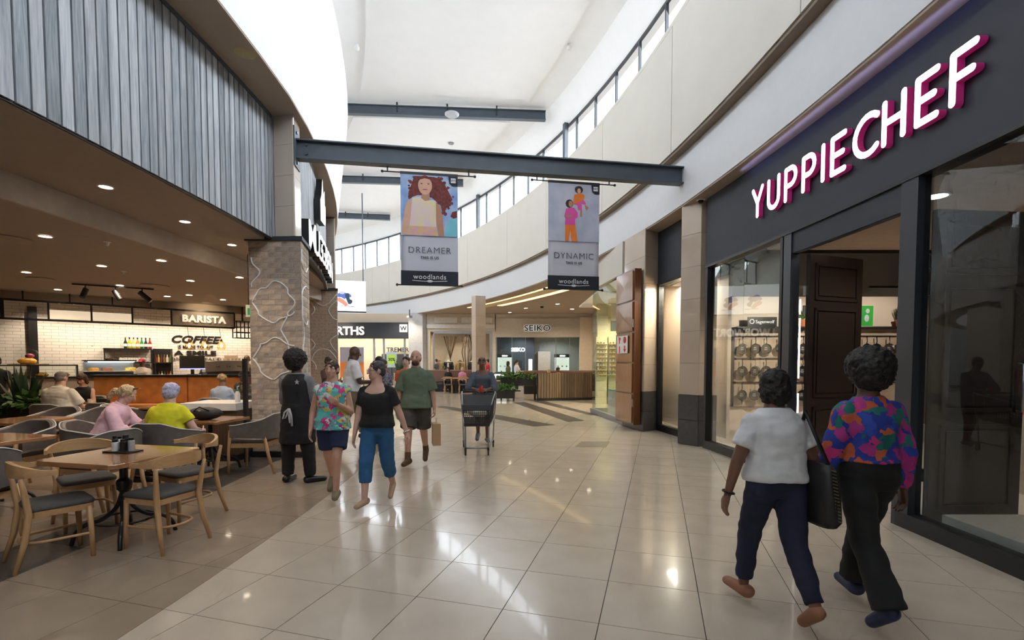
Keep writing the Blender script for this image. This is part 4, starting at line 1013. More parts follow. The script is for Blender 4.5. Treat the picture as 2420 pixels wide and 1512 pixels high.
MB().ball((-.1, -.01, 1.4), (.07, .004, .09)).ball((-.1, -.01, 1.05), (.16, .004, .3)).build('printed_figure', M_ink, ps)
td = place(text_mb('TREMERY', .42, .01, .01), (-7.6, 33.5, 2.25), (1, 0, 0), (0, 0, 1)); td.build('lettering', M_ink, bpy.data.objects['wall_store'])
MB().b2((-8.8, 33.45, .4), (-6.2, 33.75, 2.1)).build('store_fridge', M_fascia, label='dark wall unit at the back of the dark storefront', cat='cabinet')
gs = empty('sale_sign', (-7.05, 29.0, 0), 0, 'bright green 30% sale sign on a stand', 'sign')
MB().b2((-.30, 0, 1.25), (.30, .02, 2.15)).build('panel', mat('sale_sign_sky', (.6, .75, .75), .5), gs)
MB().slab([(.26 * math.cos(t * PI / 10) * (1 if t % 2 else .93) + .0, -.004, 1.72 + .30 * math.sin(t * PI / 10) * (1 if t % 2 else .93)) for t in range(20)], (0, -.004, 0)).build('green_badge', mat('lime_green', (.42, .70, .06), .5, emit=(.42, .70, .06), estr=.25), gs)
place(text_mb('30%', .24, .002, .006), (0, -.010, 1.63), (1, 0, 0), (0, 0, 1)).build('lettering', M_ink, gs)
MB().b2((-.02, 0, 0), (.02, .02, 1.25)).b2((-.2, -.12, 0), (.2, .14, .02)).build('stand', M_black, gs)
M_greycol = mat('pale_grey_column_tile', (.60, .61, .64), .15, coat=.3)
tiled_shaft('column', [(-6.28, 30.1), (-5.42, 30.1), (-5.2, 30.5), (-5.2, 30.9), (-6.28, 30.9)], 0, 4.53, 5, M_greycol, 'pale grey tiled column between the far shops')
# clothes shop window
cs = empty('storefront', (-3.1, FY, 0), 0, 'cream framed clothes shop window with mannequins', kind='structure')
M_cream2 = mat('cream_tile_front', (.58, .52, .44), .25, coat=.2)
MB().b2((-2.1, -.1, 3.45), (2.05, .1, 4.53)).build('bulkhead', M_cream2, cs)
for x0, x1 in ((-1.65, -.25), (.0, 1.9)): MB().b2((x0, -.13, 3.95), (x1, -.1, 4.28)).build('pale_panel', mat('pale_panel_white', (.7, .69, .66), .4), cs)
MB().b2((-2.1, -.22, 3.62), (2.05, -.08, 3.86)).build('ledge', MATS['pale_panel_white'], cs)
for x in (-2.0, 2.0): MB().b2((x - .1, -.1, 0), (x + .1, .1, 3.45)).build('jamb', M_cream2, cs)
MB().b2((-1.7, -.08, 3.30), (1.9, 0, 3.45)).b2((1.72, -.08, 0), (1.9, 0, 3.3)).b2((-1.76, -.08, 0), (-1.66, 0, 3.3)).build('metal_frame', MATS['aluminium'], cs)
MB().b2((-1.65, -.03, .1), (1.72, -.02, 3.3)).build('pane', MATS['far_glass'], cs)
MB().b2((-5.2, 32.8, 0), (-1.0, 32.9, 3.6)).build('wall_clothes_shop', mat('clothes_shop_wall', (.60, .51, .40), .6), kind='structure')
MB().b2((-5.2, FY, 3.5), (5.3, 33, 3.55)).build('ceiling_far_shops', M_cream, kind='structure')
MB().b2((-1.08, FY, 0), (-1.0, 33, 3.5)).build('wall_between_shops', M_cream2, kind='structure')
spot((-3.2, 31.2, 3.4), 130, (1, .88, .7), 150)
M_stick = wood('brown_stick', (.06, .03, .015), (.13, .07, .035), .6, 4)
def sticks(x, label, diamond):
    e = empty('stick_sculpture', (x, 31.75, 0), 0, label, 'sculpture')
    for k in range(9):
        t = 2 * PI * k / 9; c, s = math.cos(t), math.sin(t)
        if not diamond: pts = [(c * .42, s * .42, 3.2), (c * .1, s * .1, 2.1), (-c * .45, -s * .45, .0)]
        else: pts = [(c * .14, s * .14, 3.3), (c * .38, s * .38, 2.2), (c * .16, s * .16, 1.1), (c * .12, s * .12, 0)]
        MB().tube(pts, .018, 5).build('stick', M_stick, e)
    return e
sticks(-3.95, 'hourglass of dark sticks in the clothes shop window', False); sticks(-2.85, 'diamond shaped stick sculpture in the clothes shop window', True)
M_denim = mat('dark_jacket', (.02, .02, .025), .8); M_tanj = mat('tan_jacket', (.42, .26, .12), .8)
def mannequin(x, m, inner, label):
    e = empty('mannequin', (x, 31.0, 0), 0, label, 'mannequin')
    MB().lathe([(0, 0), (.16, 0), (.16, .02), (.015, .03), (.015, 1.1), (0, 1.1)], 12).build('stand', M_black, e)
    rg = lambda z, a, b: [(a * math.cos(2 * PI * i / 14), b * math.sin(2 * PI * i / 14), z) for i in range(14)]
    MB().loft([rg(1.0, .2, .13), rg(1.2, .19, .12), rg(1.42, .23, .13), rg(1.56, .22, .11), rg(1.62, .1, .07), rg(1.70, .055, .055)]).build('torso', inner, e, smooth=True)
    j = MB().loft([rg(1.0, .225, .15), rg(1.2, .215, .14), rg(1.42, .25, .15), rg(1.57, .235, .12)])
    for s in (-1, 1): j.tube([(s * .22, 0, 1.55), (s * .29, -.02, 1.3), (s * .28, -.05, 1.02)], [.07, .06, .05], 8)
    j.build('jacket', m, e, smooth=True)
    MB().b2((-.05, -.162, 1.02), (.05, -.11, 1.52)).build('shirt_front', inner, e)
    return e
M_wsh = mat('white_shirt', (.75, .74, .72), .8)
mannequin(-3.98, M_denim, M_wsh, 'mannequin bust in a dark jacket over a white shirt')
mannequin(-3.25, M_tanj, mat('dark_inner_shirt', (.12, .1, .09), .8), 'mannequin bust in a tan jacket beside the stick diamond')
mannequin(-2.45, mat('black_coat', (.03, .027, .025), .8), M_wsh, 'mannequin bust in a black coat next to the tiled column')
mannequin(-4.55, mat('sand_coat', (.5, .38, .24), .8), M_tanj, 'mannequin bust in a sand coat at the window edge')
# watch shop
ws = empty('storefront', (1.55, FY, 0), 0, 'grey-beige watch shop front lettered SEIKO', kind='structure')
M_greige = mat('greige_panel', (.50, .46, .40), .35)
MB().b2((-2.55, -.12, 3.08), (2.6, .1, 4.24)).build('sign_panel', M_greige, ws)
MB().b2((-2.55, -.02, 4.24), (3.6, .1, 4.53)).build('upper_band', M_cream, ws)
MB().b2((2.6, -.14, 0), (3.55, .1, 4.3)).build('pier', mat('cream_pier', (.70, .60, .48), .4), ws)
def serif_word(txt, size, off, z, y, m, nm):
    place(text_mb(txt, size, .012, off, space=1.06), (0, y, z), (1, 0, 0), (0, 0, 1), 1.16, 1.0).build(nm, m, ws)
serif_word('SEIKO', .50, .03, 3.47, -.145, M_letterwhite, 'lit_outline'); serif_word('SEIKO', .50, .006, 3.47, -.175, M_black, 'lettering')
for x in (-2.5, -1.55, -.72, 1.15, 2.0): MB().b2((x - .02, -.03, 0), (x + .02, .03, 3.08)).build('mullion', MATS['aluminium'], ws)
for a, b in ((-2.48, -1.57), (-1.53, -.74), (1.17, 1.98), (2.02, 2.58)): MB().b2((a, -.005, .05), (b, .005, 3.06)).build('pane', MATS['green_tint_glass'], ws)
MB().b2((-1.0, 32.8, 0), (5.2, 32.9, 3.5)).build('wall_watch_shop', mat('grey_green_wall', (.33, .36, .33), .5), kind='structure')
spot((.6, 31.2, 3.4), 150, (.95, .97, 1), 150); spot((2.9, 31.3, 3.4), 130, (.9, .97, 1), 150)
fb = empty('feature_wall', (.45, 32.3, 0), 0, 'dark blue-grey feature wall with lit slots in the watch shop', 'feature wall')
MB().b2((-1.2, 0, 0), (1.0, .2, 3.2)).build('panel', mat('slate_blue_panel', (.06, .075, .10), .4), fb)
place(text_mb('SEIKO', .34, .01, .012), (-.05, -.02, 2.25), (1, 0, 0), (0, 0, 1)).build('lettering', M_signwhite, fb)
for x in (-.75, .75): MB().b2((x - .12, -.02, .9), (x + .12, 0, 1.75)).build('lit_slot', emis('slot_light', (1, .95, .8), 2.2), fb)
MB().b2((-.15, -.02, .95), (.2, 0, 1.65)).build('picture', M_ink, fb)
MB().b2((1.7, 32.25, 0), (2.5, 32.75, 2.25)).build('white_cupboard', M_greige, label='pale grey door panel in the watch shop', cat='panel')
def kiosk(x, label):
    e = empty('watch_case', (x, 31.1, 0), 0, label, 'display case')
    MB().b2((-.45, -.2, 0), (.45, .2, .95)).build('base', mat('teal_grey_base', (.10, .14, .15), .4), e)
    MB().b2((-.45, .15, .95), (.45, .2, 1.85)).build('back_panel', emis('case_back_glow', (.9, .97, .9), .8), e)
    MB().b2((-.45, -.2, .95), (.45, .15, 1.85)).build('glass_box', MATS['case_glass'], e)
    MB().b2((-.48, -.22, 1.85), (.48, .2, 2.05)).build('header', M_ink, e)
    place(text_mb('SEIKO', .13, .003, .004), (0, -.224, 1.90), (1, 0, 0), (0, 0, 1)).build('lettering', M_signwhite, e)
    for k in range(3): MB().lathe([(.0, 0), (.06, 0), (.05, .1), (0, .12)], 10).build('watch_stand', M_silver, e, loc=(-.27 + k * .27, 0, 1.25))
    return e
kiosk(-.45, 'lit watch display case behind the two women'); kiosk(3.15, 'lit watch display case beside the cream pier')
lc = empty('lit_counter', (-.6, 29.3, 0), 0, 'small dark counter with a white light frame at the watch shop', 'counter')
MB().b2((-.45, -.2, 0), (.45, .2, .95)).build('body', mat('dark_counter', (.04, .045, .05), .4), lc)
MB().b2((-.42, -.22, .2), (-.34, -.2, .85)).b2((-.42, -.22, .77), (.42, -.2, .85)).build('light_frame', emis('white_neon', (1, 1, 1), 3.0), lc)
MB().b2((4.9, 20.2, 0), (5.1, FY, 4.53)).build('wall_far_right', mat('far_right_wall', (.62, .54, .44), .5), kind='structure')

# ---- walkway ceiling lights
cove = empty('cove_light', pc(4.7, 26, 4.5), 0, 'curved golden cove lights in the taupe walkway ceiling', 'cove light')
M_cove = emis('golden_cove', (1.0, .70, .26), 2.6)
for x0, a0, a1, w in ((4.15, 21.5, 33.5, .10), (5.0, 18.5, 31.0, .28)):
    m = MB().arc(x0, x0 + w, 4.478, 4.5, a0, a1, 24); m.v = [tuple(Vector(v) - cove.location) for v in m.v]; m.build('light_strip', M_cove, cove)
m = MB().arc(4.3, 4.98, 4.49, 4.5, 19, 33, 24); m.v = [tuple(Vector(v) - cove.location) for v in m.v]; m.build('recess', mat('cove_recess', (.72, .58, .36), .6), cove)  # flat plate; the cove's yellow light is put into its colour
for k, (x, y) in enumerate([(1243, 728), (1318, 718), (1352, 730), (1395, 706), (1160, 744), (1205, 738)]):
    downlight(atZ(x, y, 4.498), 'round downlight in the taupe walkway ceiling, %s across from the tiled column' % ORD[(2, 3, 4, 5, 0, 1)[k]], .1, None, 'walkway downlights')
for (x, y, p) in ((3.2, 24.5, 260), (-1.0, 27.5, 260), (-6.5, 29.0, 220), (3.0, 28.0, 220), (4.3, 21.0, 160), (-10.5, 29.3, 160)):
    spot((x, y, 4.48), p, (1, .84, .62), 150)
sd = MB().lathe([(0, 0), (.1, 0), (.08, -.08), (0, -.1)], 12).build('ceiling_dome', M_black, smooth='auto', loc=atZ(1281, 724, 4.5), label='small black dome on the taupe walkway ceiling', cat='camera')

# ---- kiosk cafe in the walkway
M_slatw = wood('walnut_slat', (.13, .085, .05), (.24, .165, .10), .5, 5, 'Z', rnd=.12)
bo = empty('slatted_booth', (2.35, 20.2, 0), R(12), 'wood slatted booth screen in front of the watch shop', 'booth')
MB().b2((-1.35, 0, .08), (1.5, .12, 1.10)).build('carcass', M_black, bo)
MB().b2((-1.37, -.03, 0), (1.5, .14, .10)).build('plinth', M_black, bo)
rb = random.Random(5); x = -1.33
while x < 1.46:
    w = rb.choice((.07, .09, .11)); MB().b2((x, -.025 - rb.uniform(0, .01), .11), (x + w, 0, 1.12)).build('slat', M_slatw, bo); x += w + .016
MB().b2((-1.38, .0, 1.10), (1.5, 2.4, 1.12)).build('edge', M_black, bo) if False else None
M_pinkl = mat('dusty_brown_leather', (.20, .10, .075), .5)
def bench(loc, rz, w, label, h=1.12):
    e = empty('banquette', loc, rz, label, 'banquette')
    MB().b2((-w / 2, 0, .0), (w / 2, .5, .38)).build('base', M_black, e)
    MB().b2((-w / 2, -.05, .38), (w / 2, .45, .48)).build('seat', mat('dark_olive_leather', (.06, .05, .035), .5), e, bevel=.02)
    MB().b2((-w / 2, .32, .5), (w / 2, .48, h)).build('back', M_pinkl, e, bevel=.02)
    MB().b2((-w / 2, .47, .0), (w / 2, .5, h + .03)).build('back_board', M_taupe, e)
    return e
bench((-3.0, 26.0, 0), R(0), 3.4, 'dusty brown banquette behind the two seated women')
bench((2.6, 24.2, 0), R(3), 4.0, 'dusty brown banquette in front of the watch shop')
def far_chair(loc, rz, label):
    e = empty('cafe_chair', loc, rz, label, 'chair', 'wooden chairs at the far cafe')
    for sx in (-1, 1):
        for sy in (-1, 1): MB().tube([(sx * .19, sy * .19, 0), (sx * .17, sy * .18, .44)], .018, 6).build('leg', M_oak, e)
        MB().tube([(sx * .17, .18, .44), (sx * .2, .24, .82)], .018, 6).build('back_post', M_oak, e)
    MB().b2((-.2, -.2, .42), (.2, .2, .47)).build('seat', M_seat, e, bevel=.01)
    MB().tube([(-.23, .2, .80), (-.1, .26, .82), (.1, .26, .82), (.23, .2, .80)], .035, 6, .5).build('top_rail', M_oak, e)
    return e
M_oak = wood('honey_oak', (.42, .235, .10), (.54, .33, .16), .4, 5, 'Z', bump=.08)
M_oakx = wood('honey_oak_rail', (.42, .235, .10), (.54, .33, .16), .4, 5, 'X', bump=.08)
M_seat = mat('charcoal_seat_cloth', (.085, .08, .075), .8, var=.1, scale=30)
for k, (px, lb) in enumerate(((1062, 'wooden chair in front of the woman in black at the far cafe'), (1096, 'wooden chair in front of the woman in pink at the far cafe'))):
    q = atZ(px, 929, 0); far_chair((q.x, 24.4, 0), PI, lb)
ft = empty('cafe_table', (-2.85, 25.1, 0), 0, 'small wooden table between the two seated women and the chairs', 'table')
MB().b2((-.7, -.35, .72), (.7, .35, .76)).build('top', M_oak, ft, bevel=.008); MB().b2((-.04, -.04, 0), (.04, .04, .72)).b2((-.3, -.3, 0), (.3, .3, .02)).build('pedestal', M_black, ft)
ft2 = empty('cafe_table', (-.2, 21.7, 0), 0, 'small wooden table beside the planter boxes', 'table')
MB().b2((-.6, -.35, .72), (.6, .35, .76)).build('top', M_oak, ft2, bevel=.008); MB().b2((-.04, -.04, 0), (.04, .04, .72)).b2((-.3, -.3, 0), (.3, .3, .02)).build('pedestal', M_black, ft2)
pot_plant((-.3, 21.7, .76), 'small dark plant on the table beside the planter boxes', r=.07, h=.12, spread=.14, n=24, seed=21, potm=M_black)
M_fern = mat('planter_green', (.07, .20, .025), .55, var=.35, scale=25)
def leaf_mass(mb, c, r, n, seed, size=.1, droop=.3):
    rn = random.Random(seed)
    for k in range(n):
        d = Vector((rn.gauss(0, 1), rn.gauss(0, 1), rn.gauss(0, .8))).normalized(); p = Vector(c) + Vector((d.x * r[0], d.y * r[1], d.z * r[2])) * rn.uniform(.5, 1)
        t = Vector((d.x, d.y, d.z - droop + rn.uniform(-.4, .4))).normalized(); s = t.cross(Vector((rn.uniform(-1, 1), rn.uniform(-1, 1), 1))).normalized()
        l = size * rn.uniform(.6, 1.2); w = l * .28
        mb.add([p, p + t * l * .5 + s * w, p + t * l, p + t * l * .5 - s * w], [(0, 1, 2, 3)])
    return mb
def planter(loc, rz, w, z0, h, label, seed, legs=True):
    e = empty('planter_box', loc, rz, label, 'planter')
    MB().b2((-w / 2, -.18, z0), (w / 2, .18, z0 + h)).build('trough', M_black, e)
    if legs:
        for sx in (-1, 1):
            for sy in (-1, 1): MB().b2((sx * (w / 2 - .03) - .02, sy * .16 - .02, 0), (sx * (w / 2 - .03) + .02, sy * .16 + .02, z0)).build('leg', M_black, e)
    f = MB()
    n = int(w / .16)
    for k in range(n): leaf_mass(f, (-w / 2 + (k + .5) * w / n, 0, z0 + h + .04), (.16, .2, .14), 70, seed * 31 + k, .13)
    f.build('foliage', M_fern, e, kind='stuff')
    return e
q = atZ(1240, 945, 0); planter((.25, 20.35, 0), R(4), 1.45, .62, .32, 'tall black planter of trailing greenery beside the slatted booth', 3)
planter((-.35, 19.75, 0), R(4), .9, .12, .36, 'low black planter of greenery next to the tall planter', 4)
# ================================================================== CAFE
M_table = wood('warm_brown_tabletop', (.27, .115, .045), (.40, .195, .085), .2, 3, 'X', coat=.5)
M_iron = mat('black_cast_iron', (.012, .012, .013), .35)
M_tub = mat('grey_brown_leather', (.125, .105, .092), .5, var=.15, scale=14, bump=.1)
M_piping = mat('pale_piping', (.55, .54, .52), .6)
M_tan_leather = mat('orange_brown_leather', (.50, .20, .06), .4, var=.2, scale=5, bump=.12)

def wood_chair(loc, rz, label, group=None):
    """open-backed oak chair with a bull-horn top rail; faces its own +Y"""
    e = empty('dining_chair', loc, rz, label, 'chair', group)
    for s in (-1, 1):
        MB().tube([(s * .205, .20, 0), (s * .20, .195, .22), (s * .195, .185, .43)], [.017, .021, .023], 8).build('leg', M_oak, e, smooth=True)
        MB().tube([(s * .235, -.30, 0), (s * .215, -.235, .22), (s * .205, -.20, .44), (s * .225, -.225, .62), (s * .24, -.245, .735)], [.016, .023, .026, .021, .017], 8).build('back_leg', M_oak, e, smooth=True)
    def trap(z, k=1.0, n=6):
        pts = [(-.215 * k, .225 * k), (-.205 * k, -.20 * k), (.205 * k, -.20 * k), (.215 * k, .225 * k)]; out = []
        for i in range(4):
            a, b, c = Vector(pts[i - 1]), Vector(pts[i]), Vector(pts[(i + 1) % 4]); r = .07
            p, q = b + (a - b).normalized() * r, b + (c - b).normalized() * r
            for j in range(n): t = j / (n - 1); v = p * (1 - t) ** 2 + b * 2 * t * (1 - t) + q * t * t; out.append((v.x, v.y, z))
        return out
    MB().loft([trap(.405), trap(.455)]).build('seat_frame', M_oakx, e, smooth='auto')
    MB().loft([trap(.456, 1.02), trap(.475, 1.04), trap(.492, 1.0), trap(.502, .85), trap(.507, .5)]).build('seat_cushion', M_seat, e, smooth=True)
    pts = [(-.20, .19, .20), (-.19, .0, .20), (-.15, -.17, .20), (0, -.235, .20), (.15, -.17, .20), (.19, .0, .20), (.20, .19, .20)]
    MB().tube(smooth_pts(pts, 5), .012, 8).build('stretcher', M_oakx, e, smooth=True)
    rings = []
    for i in range(25):
        t = -1 + 2 * i / 24; x = .285 * math.sin(t * PI * .5) * (1 + .05 * abs(t)); y = -.275 + .245 * (1 - math.cos(t * PI * .5)) ** 1.15
        h = .040 + .075 * max(0, math.cos(t * PI * .62)) ** .8; zc = .775 + .012 * math.cos(t * PI); th = .012 + .006 * (1 - abs(t))
        nx, ny = math.sin(t * PI * .5), -math.cos(t * PI * .5)
        rings.append([(x + nx * th, y + ny * th, zc - h / 2), (x + nx * th * 1.2, y + ny * th * 1.2, zc), (x + nx * th, y + ny * th, zc + h / 2), (x - nx * th, y - ny * th, zc + h / 2), (x - nx * th * .8, y - ny * th * .8, zc), (x - nx * th, y - ny * th, zc - h / 2)])
    MB().loft(rings).build('top_rail', M_oakx, e, smooth='auto')
    e.scale = (.92, .92, .96)
    return e
def tub_chair(loc, rz, label, group=None):
    """wrap-around upholstered chair on oak legs with pale piping; faces its own +Y"""
    e = empty('tub_chair', loc, rz, label, 'chair', group)
    for s in (-1, 1):
        MB().tube([(s * .24, .23, 0), (s * .245, .225, .30), (s * .255, .19, .60)], [.016, .02, .022], 8).build('front_leg', M_oak, e, smooth=True)
        MB().tube([(s * .225, -.34, 0), (s * .225, -.27, .25), (s * .235, -.22, .55)], [.015, .021, .023], 8).build('back_leg', M_oak, e, smooth=True)
    MB().b2((-.235, -.22, .36), (.235, .24, .42)).build('seat_frame', M_oakx, e)
    MB().b2((-.23, -.21, .42), (.23, .25, .475)).build('seat_cushion', M_tub, e, bevel=.022)
    outer, rings = [], []
    for i in range(29):
        t = -1 + 2 * i / 28; a = t * PI * .56
        if abs(t) < .62: x = .295 * math.sin(a * 1.05); y = -.10 - .20 * math.cos(a * 1.05)
        else:
            a0 = .62 * PI * .56 * 1.05; f = (abs(t) - .62) / .38; x = math.copysign(.295 * math.sin(a0) + .015 * f, t); y = -.10 - .20 * math.cos(a0) + .36 * f
        f = min(1, abs(t) / .95); ztop = .815 - .14 * max(0, f - .25) / .75; zbot = .46 + .05 * f
        n = Vector((math.sin(a), -math.cos(a), 0)) if abs(t) < .62 else Vector((math.copysign(1, t), 0, 0)); th = .026
        rings.append([(x + n.x * th, y + n.y * th, zbot), (x + n.x * th * 1.1, y + n.y * th * 1.1, (zbot + ztop) / 2), (x + n.x * th, y + n.y * th, ztop - .012), (x, y, ztop), (x - n.x * th, y - n.y * th, ztop - .012), (x - n.x * th * .9, y - n.y * th * .9, zbot)])
        outer.append((x + n.x * th * 1.02, y + n.y * th * 1.02, ztop - .006))
    MB().loft(rings).build('wrap_back', M_tub, e, smooth='auto')
    MB().tube(outer, .007, 6).build('piping', M_piping, e, smooth=True)
    e.scale = (1.08, 1.08, 1.03)
    return e
def cafe_table(loc, rz, label, w=.82, d=.82, group=None):
    e = empty('cafe_table', loc, rz, label, 'table', group)
    c = .05
    oct_ = [(-w / 2 + c, -d / 2), (w / 2 - c, -d / 2), (w / 2, -d / 2 + c), (w / 2, d / 2 - c), (w / 2 - c, d / 2), (-w / 2 + c, d / 2), (-w / 2, d / 2 - c), (-w / 2, -d / 2 + c)]
    MB().prism(oct_, .715, .755).build('tabletop', M_table, e, bevel=.006)
    MB().lathe([(.035, .20), (.035, .42), (.055, .44), (.06, .50), (.055, .52), (.032, .54), (.032, .69), (.12, .70), (.12, .714), (0, .714)], 14).build('pedestal', M_iron, e, smooth='auto')
    for k in range(4):
        a = PI / 4 + k * PI / 2; q = lambda r, z: (r * math.cos(a), r * math.sin(a), z)
        MB().tube(smooth_pts([q(.02, .40), q(.06, .28), q(.16, .19), q(.27, .16), q(.34, .10), q(.37, .0)], 4), .02, 8, .8).build('foot', M_iron, e, smooth=True)
    ring = [(.22 * math.cos(t * PI / 8), .22 * math.sin(t * PI / 8), .175) for t in range(17)]
    MB().tube(ring, .009, 6).build('brace_ring', M_iron, e, smooth=True)
    return e
face = lambda dx, dy: math.atan2(dy, dx) - PI / 2
# front table and its four oak chairs
cafe_table((-3.46, 4.37, 0), R(-13), 'square brown table with a condiment tray nearest the camera', .86, .86)
wood_chair((-3.66, 3.92, 0), face(.30, .40), 'oak chair tucked under the near side of the condiment table', 'oak chairs at the condiment table')
wood_chair((-3.02, 4.23, 0), face(-.395, .125), 'oak chair on the walkway side of the condiment table', 'oak chairs at the condiment table')
wood_chair((-4.10, 4.72, 0), face(.75, -.62), 'oak chair on the far inner side of the condiment table', 'oak chairs at the condiment table')
wood_chair((-3.33, 5.02, 0), face(-.45, -.85), 'oak chair on the far side of the condiment table before the yellow top', 'oak chairs at the condiment table')
# second table (edge of frame), third table, the women's table, tables at the back
cafe_table((-5.55, 5.2, 0), R(-13), 'brown table cut by the picture edge beside the condiment table')
cafe_table((-6.95, 7.0, 0), R(-6), 'brown table behind the picture edge table')
cafe_table((-4.35, 7.1, 0), R(-8), 'brown table with a black bag beside the brick column', .8, .72)
cafe_table((-6.3, 9.2, 0), R(-4), 'brown table in front of the orange banquette', .9, .7)
cafe_table((-8.32, 9.82, 0), R(-4), 'brown table with cups between the man in white and the woman in black', .9, .7)
GT = 'grey tub chairs of the cafe'
tub_chair((-9.0, 10.42, 0), face(.1, -1), 'dark tub chair under the woman in the black sleeveless top', GT)
tub_chair((-4.55, 5.42, 0), face(-1, .25), 'grey tub chair with pale piping just behind the oak chair and condiment table', GT)
tub_chair((-4.3, 6.18, 0), face(.05, 1), 'grey tub chair under the woman in the yellow top', GT)
tub_chair((-3.72, 7.12, 0), face(-1, -.05), 'grey tub chair standing against the brick column', GT)
tub_chair((-5.22, 6.22, 0), face(1, .2), 'grey tub chair under the woman in the pink shirt', GT)
tub_chair((-6.05, 5.98, 0), face(-.1, -1), 'grey tub chair at the far side of the picture edge table', GT)
tub_chair((-4.75, 4.25, 0), face(-.9, .45), 'grey tub chair cut by the picture edge behind the near oak chair', GT)
tub_chair((-7.36, 7.85, 0), face(-.05, -1), 'grey tub chair with piping behind the third table, inner one of the pair', GT)
tub_chair((-6.66, 7.85, 0), face(.05, -1), 'grey tub chair with piping behind the third table, outer one of the pair', GT)
tub_chair((-8.15, 8.86, 0), face(-.05, 1), 'dark tub chair under the man in the white shirt', GT)
tub_chair((-7.42, 9.15, 0), face(0, 1), 'dark tub chair beside the man in the white shirt', GT)
tub_chair((-6.72, 8.62, 0), face(1, .1), 'grey tub chair seen from the side beside the pink shirt', GT)
tub_chair((-5.55, 9.35, 0), face(-1, .1), 'grey tub chair showing its wing beside the white desk', GT)
tub_chair((-6.15, 10.35, 0), face(0, 1), 'dark tub chair under the person in the red head wrap', GT)
# condiment tray
ct = empty('condiment_tray', (-3.53, 4.46, .756), R(-13), 'black tray of salt, pepper and sauce jars on the near table', 'tray')
MB().b2((-.14, -.08, 0), (.14, .08, .012)).build('tray', M_black, ct, bevel=.004)
for k, (x, y, r, h, m) in enumerate(((-.09, 0, .022, .13, M_black), (-.045, -.035, .026, .10, mat('jar_white_label', (.7, .7, .68), .4)), (.0, .03, .03, .14, M_black), (.04, -.03, .026, .11, M_iron), (.085, .01, .026, .12, mat('jar_label_grey', (.4, .4, .4), .4)), (-.09, .045, .02, .12, MATS['jar_white_label']))):
    j = MB().lathe([(r, 0), (r, h * .75), (r * .7, h * .82), (0, h * .82)], 12).build('jar', m, ct, smooth='auto', loc=(x, y, .012))
    MB().lathe([(r * .78, 0), (r * .78, h * .18), (0, h * .18)], 12).build('lid', M_iron, j, loc=(0, 0, h * .8))
# host desk, post, bottle, bag
dk = empty('host_desk', (-4.76, 8.1, 0), R(0), 'white topped host desk beside the brick column', 'desk')
MB().b2((-.45, -.33, .0), (.42, .36, .10)).build('plinth', M_black, dk); MB().b2((-.42, -.3, .1), (.40, .35, .80)).build('body', wood('dark_walnut_front', (.06, .035, .02), (.12, .07, .04), .5, 4), dk)
MB().b2((-.46, -.35, .80), (.42, .38, .92)).build('worktop', mat('white_solid_surface', (.72, .71, .69), .3), dk, bevel=.006)
MB().b2((-.035, -.03, 0), (.02, .03, 1.62)).build('black_post', M_black, loc=(-4.16, 7.72, 0), label='slim black post between the white desk and the brick column', cat='post')
sz = empty('spray_bottle', (-4.42, 7.95, .92), 0, 'white sanitiser bottle with a green pump on the desk', 'bottle')
MB().lathe([(.038, 0), (.04, .02), (.04, .14), (.02, .18), (0, .18)], 14).build('bottle', mat('cloudy_plastic', (.7, .66, .64), .35), sz, smooth='auto'); MB().lathe([(.022, .18), (.018, .21), (0, .21)], 10).build('collar', mat('green_plastic', (.02, .3, .12), .4), sz)
MB().tube([(0, 0, .21), (0, 0, .25), (.03, -.02, .26)], .008, 6).build('nozzle', MATS['white_plastic'], sz)
bgp = empty('black_bag', (-4.35, 6.98, .756), R(8), 'soft black bag lying on the table beside the yellow top', 'bag')
MB().ball((0, 0, .085), (.24, .13, .09), 16, 10).build('body', mat('black_nylon', (.012, .012, .014), .6, bump=.3), bgp, smooth=True)
MB().tube([(-.1, -.1, .13), (0, -.15, .19), (.1, -.1, .13)], .01, 6).build('handle', M_black, bgp, smooth=True); MB().box((-.02, -.11, .13), (.03, .004, .02)).build('tag', MATS['white_plastic'], bgp)

# orange banquette
bq = empty('banquette', (-8.6, 12.5, 0), R(2), 'long orange leather banquette in front of the cafe counter', 'banquette')
MB().b2((-2.2, 0, 0), (2.15, .55, .40)).build('base', M_black, bq); MB().b2((-2.2, -.05, .40), (2.15, .5, .50)).build('seat', M_tan_leather, bq, bevel=.03)
for x0, x1 in ((-2.2, .16), (.18, 2.15)):
    bk = MB().b2((x0, .34, .5), (x1, .5, 1.19)).build('back_panel', M_tan_leather, bq, bevel=.02)
    for x in (x0 + .5, (x0 + x1) / 2, x1 - .5): MB().ball((x, .338, .87), (.025, .012, .025), 8, 6).build('button', M_tan_leather, bk, smooth=True)
MB().b2((-2.25, .30, 1.19), (2.2, .56, 1.235)).build('ledge', M_black, bq)
MB().b2((1.55, .3, .5), (2.2, .335, 1.19)).build('end_panel', mat('plum_brown_leather', (.14, .08, .07), .5), bq)

